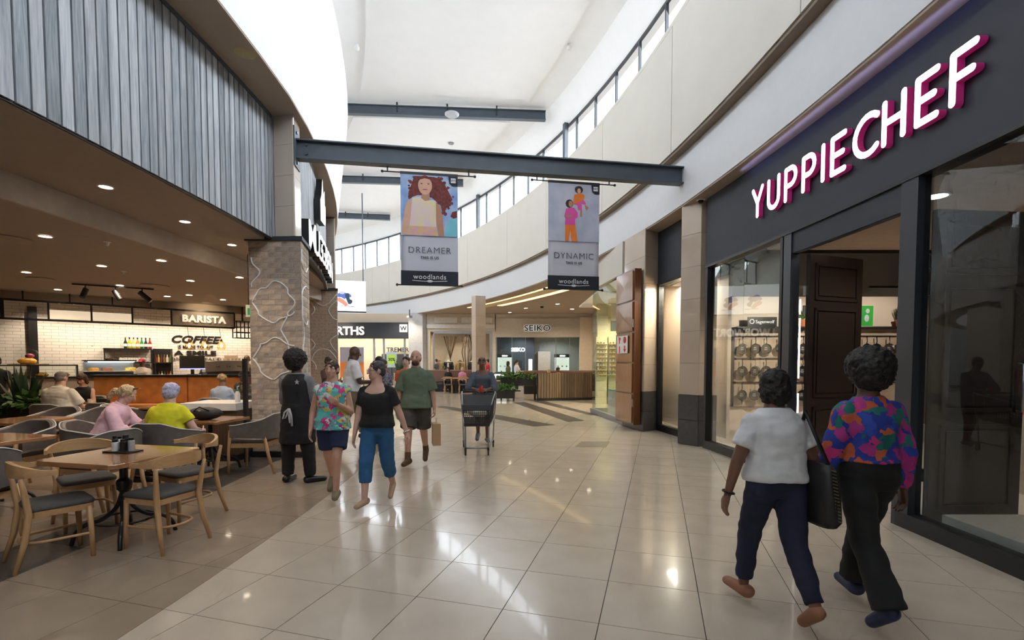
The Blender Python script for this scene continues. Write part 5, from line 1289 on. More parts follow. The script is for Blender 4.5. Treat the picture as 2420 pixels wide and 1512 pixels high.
# kitchen counter, gantry, wall things
kc = empty('kitchen_counter', G0 + GE * 3.0, GA, 'dark kitchen counter under the barista gantry', 'counter')
MB().b2((-5.0, .38, 0), (3.6, .9, 1.14)).build('body', M_taupe_dark, kc); MB().b2((-5.0, .33, 1.14), (3.6, .95, 1.19)).build('worktop', M_black, kc)
gn = empty('gantry', G0, GA, 'black metal gantry with lit boards over the cafe counter', 'gantry')
sL, sR = -1.2, gpx(556, 0)[0]
for z in (3.05, 2.60): MB().b2((sL, -.03, z - .025), (sR, .03, z + .025)).build('rail', M_black, gn)
for px in (8, 12, 119, 220, 316, 408, 556):
    s = gpx(px, 0)[0]; MB().b2((s - .02, -.025, 2.6), (s + .02, .025, 3.05)).build('upright', M_black, gn)
for px in (60, 170, 270, 360): s = gpx(px, 0)[0]; MB().b2((s - .015, -.015, 3.05), (s + .015, .015, 3.28)).build('drop_rod', M_black, gn)
for a, b in ((121, 218), (222, 314)):
    MB().b2((gpx(a, 0)[0], -.02, 2.64), (gpx(b, 0)[0], .02, 2.86)).build('lit_board', mat('warm_lit_board', (.75, .66, .5), .5, emit=(1, .82, .6), estr=.6), gn)
s0, s1 = gpx(410, 0)[0], gpx(554, 0)[0]
bb = MB().b2((s0, -.02, 2.63), (s1, .02, 3.03)).build('barista_board', mat('taupe_board', (.28, .24, .21), .6), gn)
place(text_mb('BARISTA', .27, .02, .01, space=1.1), ((s0 + s1) / 2, -.04, 2.73), (1, 0, 0), (0, 0, 1)).build('lettering', mat('warm_lit_letter', (.8, .75, .65), .5, emit=(1, .88, .72), estr=.55), bb)
spot(gw((s0 + s1) / 2, -.5, 3.2), 25, (1, .75, .45), 120, tgt=gw((s0 + s1) / 2, 0, 2.85))
cg = empty('wire_cage', gw(gpx(575, -.1)[0], -.1, 2.30), GA, 'black wire cage shelf hanging at the end of the gantry', 'cage')
m = MB()
for x in (-.22, 0, .22):
    for y in (-.2, .2): m.bar((x, y, 0), (x, y, .5), .025, .025)
for z in (0, .17, .33, .5):
    for y in (-.2, .2): m.bar((-.22, y, z), (.22, y, z), .02, .02)
    for x in (-.22, .22): m.bar((x, -.2, z), (x, .2, z), .02, .02)
for x in (-.11, .11): m.bar((x, -.2, 0), (x, -.2, .5), .018, .018)
m.build('wires', M_black, cg); MB().b2((-.02, -.02, .5), (.02, .02, .95)).build('hanger', M_black, cg)
WD = 1.88   # face of the tiled wall
def wall_text(txt, px, py, size, off=0.0, shear=0.0, sx=1.0, parent=cw):
    s, z = gpx(px, WD, py); t = place(text_mb(txt, size, .006, off, shear), (s, -.02 , z), (1, 0, 0), (0, 0, 1), sx, 1.0)
    return t.build('wall_lettering', M_black, parent)
wall_text('COFFEE', 461, 809.5, .31, .010, .28, 1.25); wall_text('IS MADE TO PUT', 463, 824, .155, .002, 0, .86)
wall_text('A SMILE', 463, 839, .20, .008, 0, 1.7); wall_text('ON YOUR FACE', 463, 852, .15, -.001, 0, 1.3)
# black service pipe, shelf with bottles and glasses
s, _ = gpx(81, WD - .1); MB().b2((s - .09, -.12, 0), (s + .09, 0, 3.05)).build('service_post', M_black, loc=G0 + GN * WD, rz=GA, label='black square post against the tiled cafe wall', cat='post')
sa, sb_ = gpx(245, WD - .15)[0], gpx(358, WD - .15)[0]
sh = empty('wall_shelf', G0 + GN * WD + GE * (sa + sb_) / 2, GA, 'black framed wall shelf with bottles on top', 'shelf'); hw = (sb_ - sa) / 2
zt = gpx(300, WD - .15, 823)[1]; zb = gpx(300, WD - .15, 856)[1]
MB().b2((-hw, -.28, zt - .03), (hw, 0, zt)).build('top_board', M_black, sh); MB().b2((-hw, -.28, zb - .03), (hw, 0, zb)).build('lower_board', M_black, sh)
for x in (-hw, hw - .03): MB().b2((x, -.28, zb), (x + .03, -.25, zt)).build('side_post', M_black, sh)
bcols = [((.03, .06, .03), 'dark green'), ((.6, .42, .04), 'yellow'), ((.45, .5, .12), 'lime'), ((.55, .25, .05), 'amber'), ((.02, .22, .05), 'green'), ((.05, .04, .05), 'black'), ((.4, .03, .03), 'red')]
for k, (c, nm) in enumerate(bcols):
    s = gpx(298 + k * 9.6, WD - .14)[0]; b = empty('bottle', gw(s, WD - .14, zt), GA, '%s bottle on the top of the black wall shelf' % nm, 'bottle', 'bottles on the wall shelf')
    MB().lathe([(.042, 0), (.045, .01), (.045, .17), (.018, .24), (.018, .30), (0, .30)], 10).build('glass_body', mat('bottle_' + nm.replace(' ', '_'), c, .15), b, smooth='auto'); MB().lathe([(.02, .28), (.02, .33), (0, .33)], 8).build('cap', M_black if k % 2 else M_gold, b)
    MB().lathe([(.046, .06), (.046, .14), (.044, .14), (.044, .06)], 10, ring=True).build('paper_label', MATS['sign_white'], b)
for k in range(11):
    s = gpx(285 + k * 6.4, WD - .14)[0]
    MB().lathe([(.02, 0), (.04, .02), (.045, .14), (.042, .14), (.036, .02), (0, .015)], 10).build('drinking_glass', mat('clear_glassware', (.75, .75, .72), .08), smooth='auto', loc=gw(s, WD - .14, zb), label='clear drinking glass on the lower shelf board, %s from the cake dome' % ORD[k], cat='glass', group='glasses on the wall shelf')
cd_ = empty('cake_dome', gw(gpx(262, WD - .17)[0], WD - .17, zb), GA, 'glass dome over a dark cake on the wall shelf', 'cake dome')
MB().lathe([(.15, 0), (.16, .02), (0, .02)], 16).build('plate', MATS['white_solid_surface'], cd_); MB().lathe([(.12, .02), (.12, .11), (0, .12)], 16).build('cake', mat('chocolate_cake', (.06, .02, .012), .6), cd_)
MB().lathe([(.15, .02), (.15, .13), (.11, .19), (.02, .21), (.025, .235), (0, .24)], 16).build('dome', MATS['case_glass'], cd_, smooth=True)
s0, s1 = gpx(363, WD - .1)[0], gpx(406, WD - .1)[0]
bu = empty('bottle_unit', G0 + GN * (WD - .005) + GE * (s0 + s1) / 2, GA, 'black open unit of sauce bottles left of the coffee slogan', 'shelf'); hw = (s1 - s0) / 2
z0, z1 = gpx(385, WD - .1, 895)[1], gpx(385, WD - .1, 824)[1]; zm = gpx(385, WD - .1, 856)[1]
MB().b2((-hw, -.03, z0), (hw, 0, z1)).build('back', M_black, bu); MB().b2((-hw, -.25, zm - .03), (hw, 0, zm)).build('board', M_black, bu)
for x in (-hw, hw - .03): MB().b2((x, -.25, z0), (x + .03, -.22, z1)).build('post', M_black, bu)
for r, zz in ((0, zm), (1, z0)):
    for k in range(6):
        s = (s0 + s1) / 2 - hw * .8 + k * hw * .32
        c = [(.3, .05, .03), (.5, .3, .1), (.08, .05, .04), (.25, .12, .05), (.6, .55, .45), (.1, .14, .05)][(k + r * 2) % 6]
        MB().lathe([(.035, 0), (.035, .13), (.014, .19), (.014, .24), (0, .24)], 8).build('sauce_bottle', mat('sauce_%d' % ((k + r * 2) % 6), c, .25), smooth='auto', loc=gw(s, WD - .14, zz), label='small sauce bottle, %s from the wall shelf in the %s row of the black unit' % (ORD[k], ('upper', 'lower')[r]), cat='bottle', group='sauce bottles, %s row' % ('upper', 'lower')[r])
# cake fridge on the counter
s0, s1 = gpx(196, .45)[0], gpx(322, .45)[0]
fr = empty('cake_fridge', G0 + GE * (s0 + s1) / 2 + GN * .62 + Vector((0, 0, 1.19)), GA, 'lit glass cake display on the cafe counter', 'display case'); hw = (s1 - s0) / 2
MB().b2((-hw, -.25, 0), (hw, .25, .04)).b2((-hw, -.25, .40), (hw, .25, .43)).build('frame', M_black, fr); MB().b2((-hw, -.24, .04), (hw, .24, .40)).build('glass_box', MATS['case_glass'], fr)
MB().b2((-hw + .1, -.20, .37), (hw - .05, -.16, .395)).build('tube_light', emis('cold_tube', (.9, .97, 1), 12), fr); MB().b2((-hw + .02, -.2, .12), (hw - .02, .22, .135)).build('glass_shelf', MATS['pale_panel_white'], fr)
MB().b2((-hw + .02, .22, .04), (hw - .02, .235, .38)).build('mirror_back', mat('steel_back', (.5, .52, .52), .3, .3), fr)
for x, c in ((-.35, (.6, .3, .06)), (.45, (.7, .5, .12)), (-.05, (.3, .12, .06))):
    MB().lathe([(.13, .135), (.13, .21), (.11, .225), (0, .225)], 14).build('cake', mat('cake_%d' % int(x * 100), c, .6, var=.3, scale=30), fr, loc=(x, 0, 0))
# monitor, espresso machine
mo = empty('till_monitor', gw(gpx(455, .45)[0], .48, 1.19), GA, 'black back of a till screen with a blue light line', 'monitor')
MB().b2((-.32, -.03, .16), (.32, .03, .56)).build('screen', M_black, mo); MB().b2((-.32, -.035, .16), (.32, -.03, .19)).build('blue_line', emis('blue_glow', (.1, .2, 1), 2), mo); MB().b2((-.04, -.03, 0), (.04, .05, .16)).b2((-.12, -.08, 0), (.12, .1, .015)).build('stand', M_black, mo)
em = empty('espresso_machine', gw(gpx(538, .5)[0], .64, 1.19), GA, 'chrome espresso machine topped with cups', 'coffee machine')
MB().b2((-.62, -.22, .06), (.6, .25, .42)).build('body', mat('chrome_body', (.55, .52, .48), .2, .9), em, bevel=.03); MB().b2((-.6, -.3, 0), (.58, .2, .06)).build('drip_tray', M_black, em)
for x in (-.3, 0, .3): MB().tube([(x, -.2, .25), (x, -.36, .24)], .018, 6).build('portafilter', M_black, em)
for k in range(7): MB().lathe([(.03, 0), (.04, .07), (.036, .07), (.02, .01), (0, .01)], 10).build('cup', MATS['white_solid_surface'], loc=gw(gpx(512 + k * 9, .6)[0], .62, 1.61), smooth='auto', label='white cup on the espresso machine, %s from the till screen' % ORD[k], cat='cup', group='cups on the espresso machine')
for k in (0, 1):  # two little panel lights; their glow is set in the material
    MB().b2((-.1, -.02, 0), (.1, .02, .16)).build('panel_light', mat('panel_light_glow', (.5, .4, .3), .4, emit=(1, .6, .3), estr=.3), loc=gw(gpx(541 + k * 16, .7)[0], .82, 1.61), rz=GA, label='small panel light behind the espresso machine, %s of the two' % ('inner', 'outer')[k], cat='panel_lamp')
# cake dome and pastries at the counter's near end
s = gpx(64, .5)[0]; dm = empty('cake_dome', gw(s, .6, 1.52), GA, 'tall glass dome with pastries beside the dark plant', 'cake dome')
MB().b2((-.35, -.2, -.02), (.4, .2, .0)).build('board', M_oak, dm); MB().lathe([(.24, .0), (.24, .22), (.19, .33), (.03, .39), (.04, .44), (0, .45)], 18).build('dome', MATS['case_glass'], dm, smooth=True)
MB().ball((.0, 0, .07), (.18, .15, .09)).build('pastry', mat('golden_pastry', (.7, .38, .06), .6, var=.3, scale=25), dm, smooth=True); MB().ball((.05, 0, .2), (.09, .08, .06)).build('berry_cake', mat('berry', (.35, .03, .10), .5), dm, smooth=True)
dsp = empty('counter_shelf', gw(s + .2, .6, 1.19), GA, 'black framed glass pastry shelf at the end of the counter', 'shelf')
MB().b2((-1.4, -.22, .28), (.75, .22, .31)).b2((-1.4, -.22, 0), (-1.37, .22, .3)).b2((.72, -.22, 0), (.75, .22, .3)).build('frame', M_black, dsp); MB().b2((-1.36, -.21, 0), (.71, -.2, .28)).build('glass_front', MATS['case_glass'], dsp)
for k in range(5): MB().ball((0, 0, .05), (.16, .12, .06)).build('pastry', MATS['golden_pastry'], smooth=True, loc=gw(s - .95 + k * .4, .6, 1.19), label='golden pastry behind the counter glass, %s from the picture edge' % ORD[k], cat='pastry', group='pastries behind the counter glass')
# pendants
for k, px in enumerate((447, 485, 523)):
    s, z = gpx(px, -.2, 815); e = empty('pendant_lamp', gw(s, -.2, z), GA, 'amber glass pendant bulb before the coffee slogan, %s of three' % ('inner', 'middle', 'outer')[k], 'lamp', 'pendant lamps at the barista counter')
    MB().lathe([(.03, .13), (.10, .05), (.115, -.06), (.09, -.14), (.085, -.14), (.11, -.06), (.095, .045), (.02, .125)], 14).build('glass_shade', glass('amber_glass', (1, .93, .78), .12), e, smooth=True)
    MB().ball((0, 0, -.02), (.035, .035, .06)).build('bulb', emis('amber_bulb', (1, .62, .22), 40), e, smooth=True); MB().lathe([(.03, .10), (.03, .17), (0, .18)], 10).build('socket', mat('copper_cap', (.5, .2, .1), .3, .9), e); MB().tube([(0, 0, .17), (0, .18, 2.6 - z)], .006, 5).build('cord', M_black, e)
# ceiling lamps
for k, (x, y) in enumerate([(250, 441), (437, 523), (548, 578)]):
    p = atZ(x, y, 3.548); downlight(p, 'warm downlight in the outer cafe ceiling, %s of the row' % ('nearest', 'middle', 'farthest')[k], .065); spot(p - Vector((0, 0, .03)), 60, (1, .80, .58), 130)
names = [(107, 558), (240, 628), (381, 615), (62, 643), (137, 684), (274, 692), (283, 674), (450, 663), (566, 655), (447, 697), (395, 700), (527, 708)]
for k, (x, y) in enumerate(names):
    p = atZ(x, y, 3.277); downlight(p, 'warm downlight in the inner cafe ceiling, %s across from the picture edge' % ORD[sorted(n_[0] for n_ in names).index(x)], .07, None, 'inner cafe ceiling downlights'); spot(p - Vector((0, 0, .03)), 62, (1, .79, .56), 135)
for k in range(6):
    p = gw(.8 + k * 1.0, 1.05, 3.275); downlight(p, 'small downlight over the cafe kitchen, %s from the black wall post' % ORD[k], .05, None, 'cafe kitchen downlights'); spot(p - Vector((0, 0, .03)), 120, (1, .82, .62), 140)
tk = empty('track_light', atZ(270, 676, 3.27), math.atan2(atZ(338, 681, 3.27).y - atZ(202, 672, 3.27).y, atZ(338, 681, 3.27).x - atZ(202, 672, 3.27).x), 'black track with three spotlights under the cafe ceiling', 'track light')
MB().b2((-.72, -.02, -.03), (.72, .02, 0)).build('track', M_black, tk)
for x, d in ((-.5, -.05), (.02, .08), (.5, .16)):
    MB().tube([(x, 0, -.03), (x, 0, -.11)], .012, 6).build('stem', M_black, tk); MB().tube([(x - d * .3, 0, -.10), (x + d, -.05, -.30)], .055, 12).build('spot_head', M_black, tk, smooth='auto')
for k, (x, y, r) in enumerate([(10, 563, .3), (95, 658, .22), (365, 675, .28)]):
    MB().lathe([(0, -.012), (r * .4, -.02), (r * .5, -.012), (r * .8, -.02), (r, -.012), (r, 0), (0, 0)], 24).build('air_diffuser', mat('beige_diffuser', (.34, .27, .22), .6), smooth='auto', loc=atZ(x, y, 3.278), label='round ceiling air diffuser, %s' % ('cut by the picture edge', 'beside the tiled wall end', 'behind the track spotlights')[k], cat='vent')
for k, (x, y) in enumerate([(253, 572), (292, 641)]):
    MB().lathe([(0, -.05), (.02, -.05), (.03, -.01), (.05, 0), (0, 0)], 12).build('ceiling_sensor', MATS['white_plastic'], smooth='auto', loc=atZ(x, y, 3.278), label=('small sprinkler in the cafe ceiling', 'small white sensor in the cafe ceiling')[k], cat='sensor')
# big plant
pl = empty('planter_box', (-9.15, 9.25, 0), R(6), 'dark planter with a snake plant and ferns at the cafe edge', 'planter')
MB().b2((-.32, -.28, 0), (.32, .28, .78)).build('trough', M_black, pl)
f = MB(); rn = random.Random(8)
for k in range(26):
    t = rn.uniform(0, 2 * PI); o = rn.uniform(.03, .16); hh = rn.uniform(.5, .85); le = rn.uniform(.0, .35)
    b0 = Vector((o * math.cos(t), o * math.sin(t), .75)); tp = b0 + Vector((le * math.cos(t), le * math.sin(t), hh)); sd = Vector((-math.sin(t), math.cos(t), 0)) * .045; md = (b0 + tp) / 2
    f.add([b0 - sd * .6, b0 + sd * .6, md + sd, md - sd, tp], [(0, 1, 2, 3), (3, 2, 4)])
f.build('snake_plant_leaves', mat('snake_plant_green', (.018, .05, .02), .45, var=.3, scale=10), pl, kind='stuff')
f = MB()
for k in range(7): leaf_mass(f, (-.42 + .14 * k, -.12, .82), (.2, .24, .14), 60, 90 + k, .16)
f.build('fern_leaves', mat('fern_green', (.05, .12, .02), .5, var=.35, scale=25), pl, kind='stuff')

# ---- cafe name in raised letters on the curved slats
sg = empty('cafe_sign', pc(-3.45, 10, 4.0), 0, 'raised white cafe lettering on the slatted curve beyond the beam', 'sign')
adv = 0.0; a0 = 7.05
for c in 'MUGG & BEAN':
    wc = {'M': .50, 'U': .42, 'G': .44, ' ': .14, '&': .42, 'B': .38, 'E': .35, 'A': .42, 'N': .42}[c] * 1.02
    if c != ' ':
        a = a0 + (adv + wc / 2) / (CR - 3.45) * 180 / PI
        o = pc(xs(a) + .03, a, 3.62); ex = Vector((-math.sin(R(a)), math.cos(R(a)), 0)); nn = Vector((math.cos(R(a)), math.sin(R(a)), 0))
        t = text_mb(c, .72, .06, .012); t2 = text_mb(c, .72, .004, .012)
        for tm, dd, m, nm in ((t, .07, M_black, 'letter'), (t2, .136, M_letterwhite, 'lit_face')):
            tm = place(tm, o + nn * dd, ex, (0, 0, 1)); tm.v = [tuple(Vector(v) - sg.location) for v in tm.v]; ob = tm.build(nm, m, sg if nm == 'letter' else prev); prev = ob
    adv += wc
a = a0 + 1.55 / (CR - 3.45) * 180 / PI; o = pc(xs(a) + .05, a, 4.45); ex = Vector((-math.sin(R(a)), math.cos(R(a)), 0)); nn = Vector((math.cos(R(a)), math.sin(R(a)), 0))
cup = [(0, 0), (.45, 0), (.5, .12), (.5, .42), (.42, .42), (.42, .72), (.3, .6), (.22, .9), (.12, .55), (0, .42)]
for d0, d1, m, nm in ((.0, .12, M_black, 'cup_mark'), (.121, .128, M_letterwhite, 'cup_face')):
    mm = MB().slab([o + ex * (x - .25) + Vector((0, 0, y)) + nn * d0 for x, y in cup], nn * (d1 - d0)); mm.v = [tuple(Vector(v) - sg.location) for v in mm.v]; mm.build(nm, m, sg)
ex_ = empty('exit_sign', atY(588, 736, 9.2), R(20), 'small green exit sign beside the brick column', 'sign')
MB().b2((-.05, -.015, -.1), (.05, .015, .12)).build('panel', mat('exit_pale', (.5, .6, .5), .4), ex_); MB().b2((-.02, -.017, -.06), (.03, -.015, .06)).build('arrow', mat('exit_green', (.02, .3, .1), .4), ex_); MB().b2((-.005, -.005, .12), (.005, .005, 1.05)).build('rod', M_black, ex_)
# ================================================================== PEOPLE
from mathutils import noise as mnoise
JOBS = []     # rough solids waiting to be fused into one skin
def job(mb, voxel, smooth=4):
    me = bpy.data.meshes.new('rough'); me.from_pydata(mb.v, [], mb.f)
    o = bpy.data.objects.new('rough', me); COL.objects.link(o)
    r = o.modifiers.new('fuse', 'REMESH'); r.mode = 'VOXEL'; r.voxel_size = voxel; r.use_smooth_shade = True
    if smooth:
        s = o.modifiers.new('relax', 'SMOOTH'); s.factor = .5; s.iterations = smooth
    JOBS.append(o); return len(JOBS) - 1
PEOPLE = []
def V(*a): return Vector(a)
def ringz(c, rx, ry, fwd, side, n=18, tilt=0.0, sq=1.0):
    out = []
    for i in range(n):
        t = 2 * PI * i / n; cs, sn = math.cos(t), math.sin(t)
        cs = math.copysign(abs(cs) ** sq, cs); sn = math.copysign(abs(sn) ** sq, sn)
        p = c + side * (rx * cs) + fwd * (ry * sn); p = V(p.x, p.y, p.z - tilt * max(0, sn)); out.append(p)
    return out
def cone(mb, a, b, r0, r1, n=12, capa=True, capb=True, flat=1.0, side=None):
    a, b = Vector(a), Vector(b); d = (b - a).normalized()
    pts, rs = [], []
    if capa:
        for t in (.96, .8, .5): pts.append(a - d * r0 * t); rs.append(r0 * math.sqrt(1 - t * t))
    pts.append(a); rs.append(r0); pts.append(b); rs.append(r1)
    if capb:
        for t in (.5, .8, .96): pts.append(b + d * r1 * t); rs.append(r1 * math.sqrt(1 - t * t))
    mb.tube(pts, rs, n, flat, side)
def make_hand(mb, wrist, d, palm, thumb, s, curl=.5):
    """palm and five bent fingers; d along the forearm, palm = where the palm faces, thumb = thumb side"""
    d = d.normalized(); palm = (palm - d * palm.dot(d)).normalized(); side = d.cross(palm).normalized()
    if side.dot(thumb) < 0: side = -side
    L = .085 * s
    rings = []
    for f, w, h in ((-.1, .026, .020), (.15, .032, .019), (.55, .040, .017), (.95, .041, .014)):
        c = wrist + d * (L * f); rings.append(ringz(c, w * s, h * s, palm, side, 12))
    mb.loft(rings)
    for k, (off, ln) in enumerate(((.030, .074), (.010, .082), (-.011, .076), (-.030, .060))):
        p = wrist + d * (L * .9) + side * (off * s); u = d.copy(); r = .0088 * s
        for seg, (fr, ang) in enumerate(((.42, curl * .9), (.32, curl * 1.1), (.26, curl * .8))):
            u = (u * math.cos(ang) + palm * math.sin(ang)).normalized(); u2 = u
            q = p + u * (ln * s * fr); cone(mb, p, q, r, r * .93, 8); p = q; r *= .93
            palm2 = palm
        # fingers bend towards the palm
    p = wrist + d * (L * .22) + side * (.028 * s); u = (d * .62 + side * .72 + palm * .25).normalized(); r = .0105 * s
    for fr in (.034, .028, .022):
        q = p + u * (fr * s); cone(mb, p, q, r, r * .92, 8); p = q; r *= .92; u = (u + d * .35 + palm * (curl * .5)).normalized()
def hair_pieces(style):
    S = {'short': [((0, -.020, .036), (.083, .097, .086)), ((0, -.05, -.01), (.076, .065, .07))],
         'crop': [((0, -.016, .034), (.079, .094, .080)), ((0, -.045, -.015), (.072, .060, .06))],
         'receding': [((0, -.034, .022), (.080, .086, .082)), ((0, -.05, -.02), (.076, .055, .06))],
         'afro': [((0, -.030, .045), (.145, .145, .135)), ((0, -.05, -.02), (.125, .105, .10))],
         'bob': [((0, -.024, .036), (.092, .104, .088)), ((0, -.055, -.04), (.092, .070, .10)), ((.072, -.02, -.04), (.03, .05, .085)), ((-.072, -.02, -.04), (.03, .05, .085))],
         'puff': [((0, -.025, .040), (.100, .108, .095)), ((0, -.055, -.02), (.092, .072, .085))],
         'pony': [((0, -.022, .036), (.086, .100, .086)), ((0, -.06, -.01), (.075, .06, .07)), ((0, -.13, -.03), (.04, .055, .05)), ((0, -.155, -.09), (.03, .035, .08))],
         'long': [((0, -.022, .036), (.088, .100, .086)), ((0, -.065, -.06), (.090, .060, .13)), ((.07, -.04, -.08), (.03, .05, .12)), ((-.07, -.04, -.08), (.03, .05, .12))],
         'cap': [((0, -.012, .045), (.086, .098, .078)), ((0, .09, .045), (.06, .07, .012))],
         'wrap': [((0, -.030, .040), (.096, .112, .100)), ((0, -.10, .02), (.06, .05, .055))],
         'bun': [((0, -.020, .036), (.083, .097, .086)), ((0, -.05, -.01), (.076, .065, .07)), ((0, -.11, .05), (.045, .045, .045))]}
    return S[style]
def person(label, loc, facing, H, pose, fit, skin, hair, hcol, res=.016, detail=True, build=1.0, belly=1.0, beard=None, hjit=0.0, group=None):
    """one body skin + clothes; facing = heading in degrees (0 looks along +Y, 90 along -X)"""
    k = H / 1.70; fem = pose.get('fem', False); bw = build * (0.94 if fem else 1.0)
    up = V(0, 0, 1); X = V(1, 0, 0); Y = V(0, 1, 0)
    J = {}
    pel = V(0, 0, .93 * k); J['pel'] = pel
    lean = R(pose.get('lean', 0)); side_lean = R(pose.get('tilt', 0))
    MT = Matrix.Rotation(-lean, 3, 'X') @ Matrix.Rotation(side_lean, 3, 'Y') @ Matrix.Rotation(R(pose.get('twist', 0)), 3, 'Z')
    tor = lambda x, y, z: pel + MT @ V(x * k, y * k, (z - .93) * k)
    shw = (.168 if not fem else .152) * build ** .5
    legs = {}
    zmin = 9
    for s, nm in ((-1, 'L'), (1, 'R')):
        th, sh = (Vector(v).normalized() for v in pose.get('leg' + nm, ((.0, 0, -1), (0, 0, -1))))
        hip = pel + V(s * .088 * k * bw, 0, -.02 * k); kn = hip + th * (.42 * k); an = kn + sh * (.405 * k)
        fd = Vector(pose.get('foot' + nm, (s * .15, 1, 0))).normalized()
        legs[nm] = [hip, kn, an, fd]; zmin = min(zmin, an.z - .085 * k + min(0, fd.z) * .16 * k)
    dz = -zmin if 'seat' not in pose else pose['seat'] + .11 * k - pel.z
    sft = V(0, 0, dz); pel += sft
    for nm in legs: legs[nm][:3] = [p + sft for p in legs[nm][:3]]
    arms = {}
    for s, nm in ((-1, 'L'), (1, 'R')):
        ua, fa = (Vector(v).normalized() for v in pose.get('arm' + nm, ((s * .12, .02, -1), (s * .05, .15, -1))))
        shp = tor(s * shw, -.005, 1.330); el = shp + ua * (.285 * k); wr = el + fa * (.245 * k)
        arms[nm] = [shp, el, wr, fa]
    fw = MT @ Y; sd = MT @ X
    def torso(o, z0=None, z1=None, neckdrop=0.0, flare=0.0, top_r=None):
        prof = [(.86, .130, .090), (.90, .168, .118), (.96, .170, .122 * belly), (1.06, .142 + .012 * (build - 1) * 8, .105 * belly), (1.17, .148, .112 * belly ** .7), (1.27, .162, .118), (1.330, .156, .104), (1.385, .112, .080), (1.428, .064, .064), (1.53, .054, .058)]
        rings = []
        zs = [p[0] for p in prof]
        def at(z):
            for a, b in zip(prof, prof[1:]):
                if a[0] <= z <= b[0]:
                    t = (z - a[0]) / (b[0] - a[0]); return [a[i] + (b[i] - a[i]) * t for i in range(3)]
            return list(prof[0] if z < prof[0][0] else prof[-1])
        lo = zs[0] if z0 is None else z0; hi = zs[-1] if z1 is None else z1
        for z in [lo] + [z for z in zs if lo + .01 < z < hi - .01] + [hi]:
            _, rx, ry = at(z)
            if flare and z < 1.06: rx = max(rx, .165) + flare * (1.06 - z); ry = max(ry, .115 * belly) + flare * (1.06 - z)
            td = neckdrop * max(0, (z - (hi - .14)) / .14) if neckdrop else 0
            rings.append(ringz(tor(0, 0.0 + (.012 if z < 1.0 else 0), z), (rx * bw + o) * k, (ry + o) * k, fw, sd, 20, td * k, .92 if z < 1.4 else 1))
        return rings
    body = MB().loft(torso(0))
    for nm, s in (('L', -1), ('R', 1)):
        shp, el, wr, fa = arms[nm]; b = build ** .6
        body.ball(shp, .053 * k * b, 12, 8); cone(body, shp, el, .054 * k * b, .040 * k * b); cone(body, el, wr, .041 * k * b, .027 * k)
        hip, kn, an, fd = legs[nm]
        cone(body, hip, kn, .086 * k * bw, .056 * k * b); cone(body, kn, an, .057 * k * b, .037 * k)
        ky = kn + (an - kn) * .3 - (an - kn).normalized().cross(X) * 0 ; body.ball(ky + V(0, -.018 * k, 0), .05 * k * b, 10, 6)
        hl = an - fd * (.045 * k) - up * (.045 * k); tp = an + fd * (.165 * k) - up * (.060 * k)
        if fd.z > -.4: cone(body, hl, tp, .036 * k, .026 * k, 10, flat=1.15)
        else: cone(body, an, an + fd * (.18 * k), .036 * k, .028 * k, 10)
    bj = [job(body, res, 4)]
    # head
    hd = tor(0, .012, 1.578); yaw, pit = pose.get('head', (0, 0))
    MH = MT @ Matrix.Rotation(R(yaw), 3, 'Z') @ Matrix.Rotation(R(-pit), 3, 'X')
    hp = lambda p: hd + MH @ (Vector(p) * k)
    def hball(mb, c, r, n=14, m=10):
        t = MB().ball(c, r, n, m); t.v = [tuple(hp(p)) for p in t.v]; mb.add(t.v, t.f)
    h = MB(); hball(h, (0, -.012, .024), (.074, .092, .094)); hball(h, (0, .026, -.050), (.056, .062, .062)); hball(h, (0, .058, -.090), (.026, .024, .020)); hball(h, (0, .042, -.01), (.060, .048, .06))
    if detail:
        for sx in (-1, 1): hball(h, (sx * .076, -.012, -.005), (.011, .021, .032)); hball(h, (sx * .034, .062, .022), (.026, .020, .010)); hball(h, (sx * .036, .058, -.022), (.022, .022, .020))
        cone(h, hp((0, .084, .016)), hp((0, .104, -.020)), .010 * k, .014 * k, 8); hball(h, (0, .078, -.052), (.024, .012, .010))
    cone(h, hp((0, -.018, -.04)), tor(0, -.005, 1.44), .052 * k, .058 * k, 12)
    bj.append(job(h, .0075 if detail else res * .8, 2))
    # hands
    for nm, s in (('L', -1), ('R', 1)):
        shp, el, wr, fa = arms[nm]; hm = MB(); hd_ = Vector(pose.get('hand' + nm, fa)); pl = Vector(pose.get('palm' + nm, (-s, 0, 0))); tb = Vector(pose.get('thumb' + nm, (0, 1, .2)))
        if detail: make_hand(hm, wr, hd_, pl, tb, k, pose.get('curl' + nm, .35)); bj.append(job(hm, .0055, 1))
        else: cone(hm, wr, wr + hd_.normalized() * (.15 * k), .032 * k, .024 * k, 8, flat=.6); bj.append(job(hm, res * .8, 1))
    parts = []
    def cloth(nm, mb, m, vox=None, sm=3): parts.append((nm, [job(mb, vox or res * .85, sm)], m, 0))
    f = fit
    if 'top' in f:
        t = f['top']; m = MB().loft(torso(t.get('o', .026), t.get('hem', .90), t.get('neck', 1.432), t.get('vdrop', 0), t.get('flare', .06)))
        fr = t.get('sleeve', .55)
        for nm in 'LR':
            shp, el, wr, fa = arms[nm]; b = build ** .6
            if fr > .2: m.ball(shp, (.052 * b + .015) * k, 12, 8)
            else: m.ball(shp - sd * ((-.03 if nm == 'L' else .03) * k), (.050 * b + .016) * k, 12, 8)
            r0, r1 = (.052 * b + .017) * k, (.040 * b + t.get('loose', .026)) * k
            if fr <= 1:
                if fr > 0: e_ = shp + (el - shp) * fr; cone(m, shp, e_, r0, r0 + (r1 - r0) * fr, 14, True, False)
            else:
                cone(m, shp, el, r0, r1 * .95, 14); e_ = el + (wr - el) * (fr - 1); cone(m, el, e_, r1 * .95, (.030 + t.get('loose', .026) * .6) * k, 14, True, False)
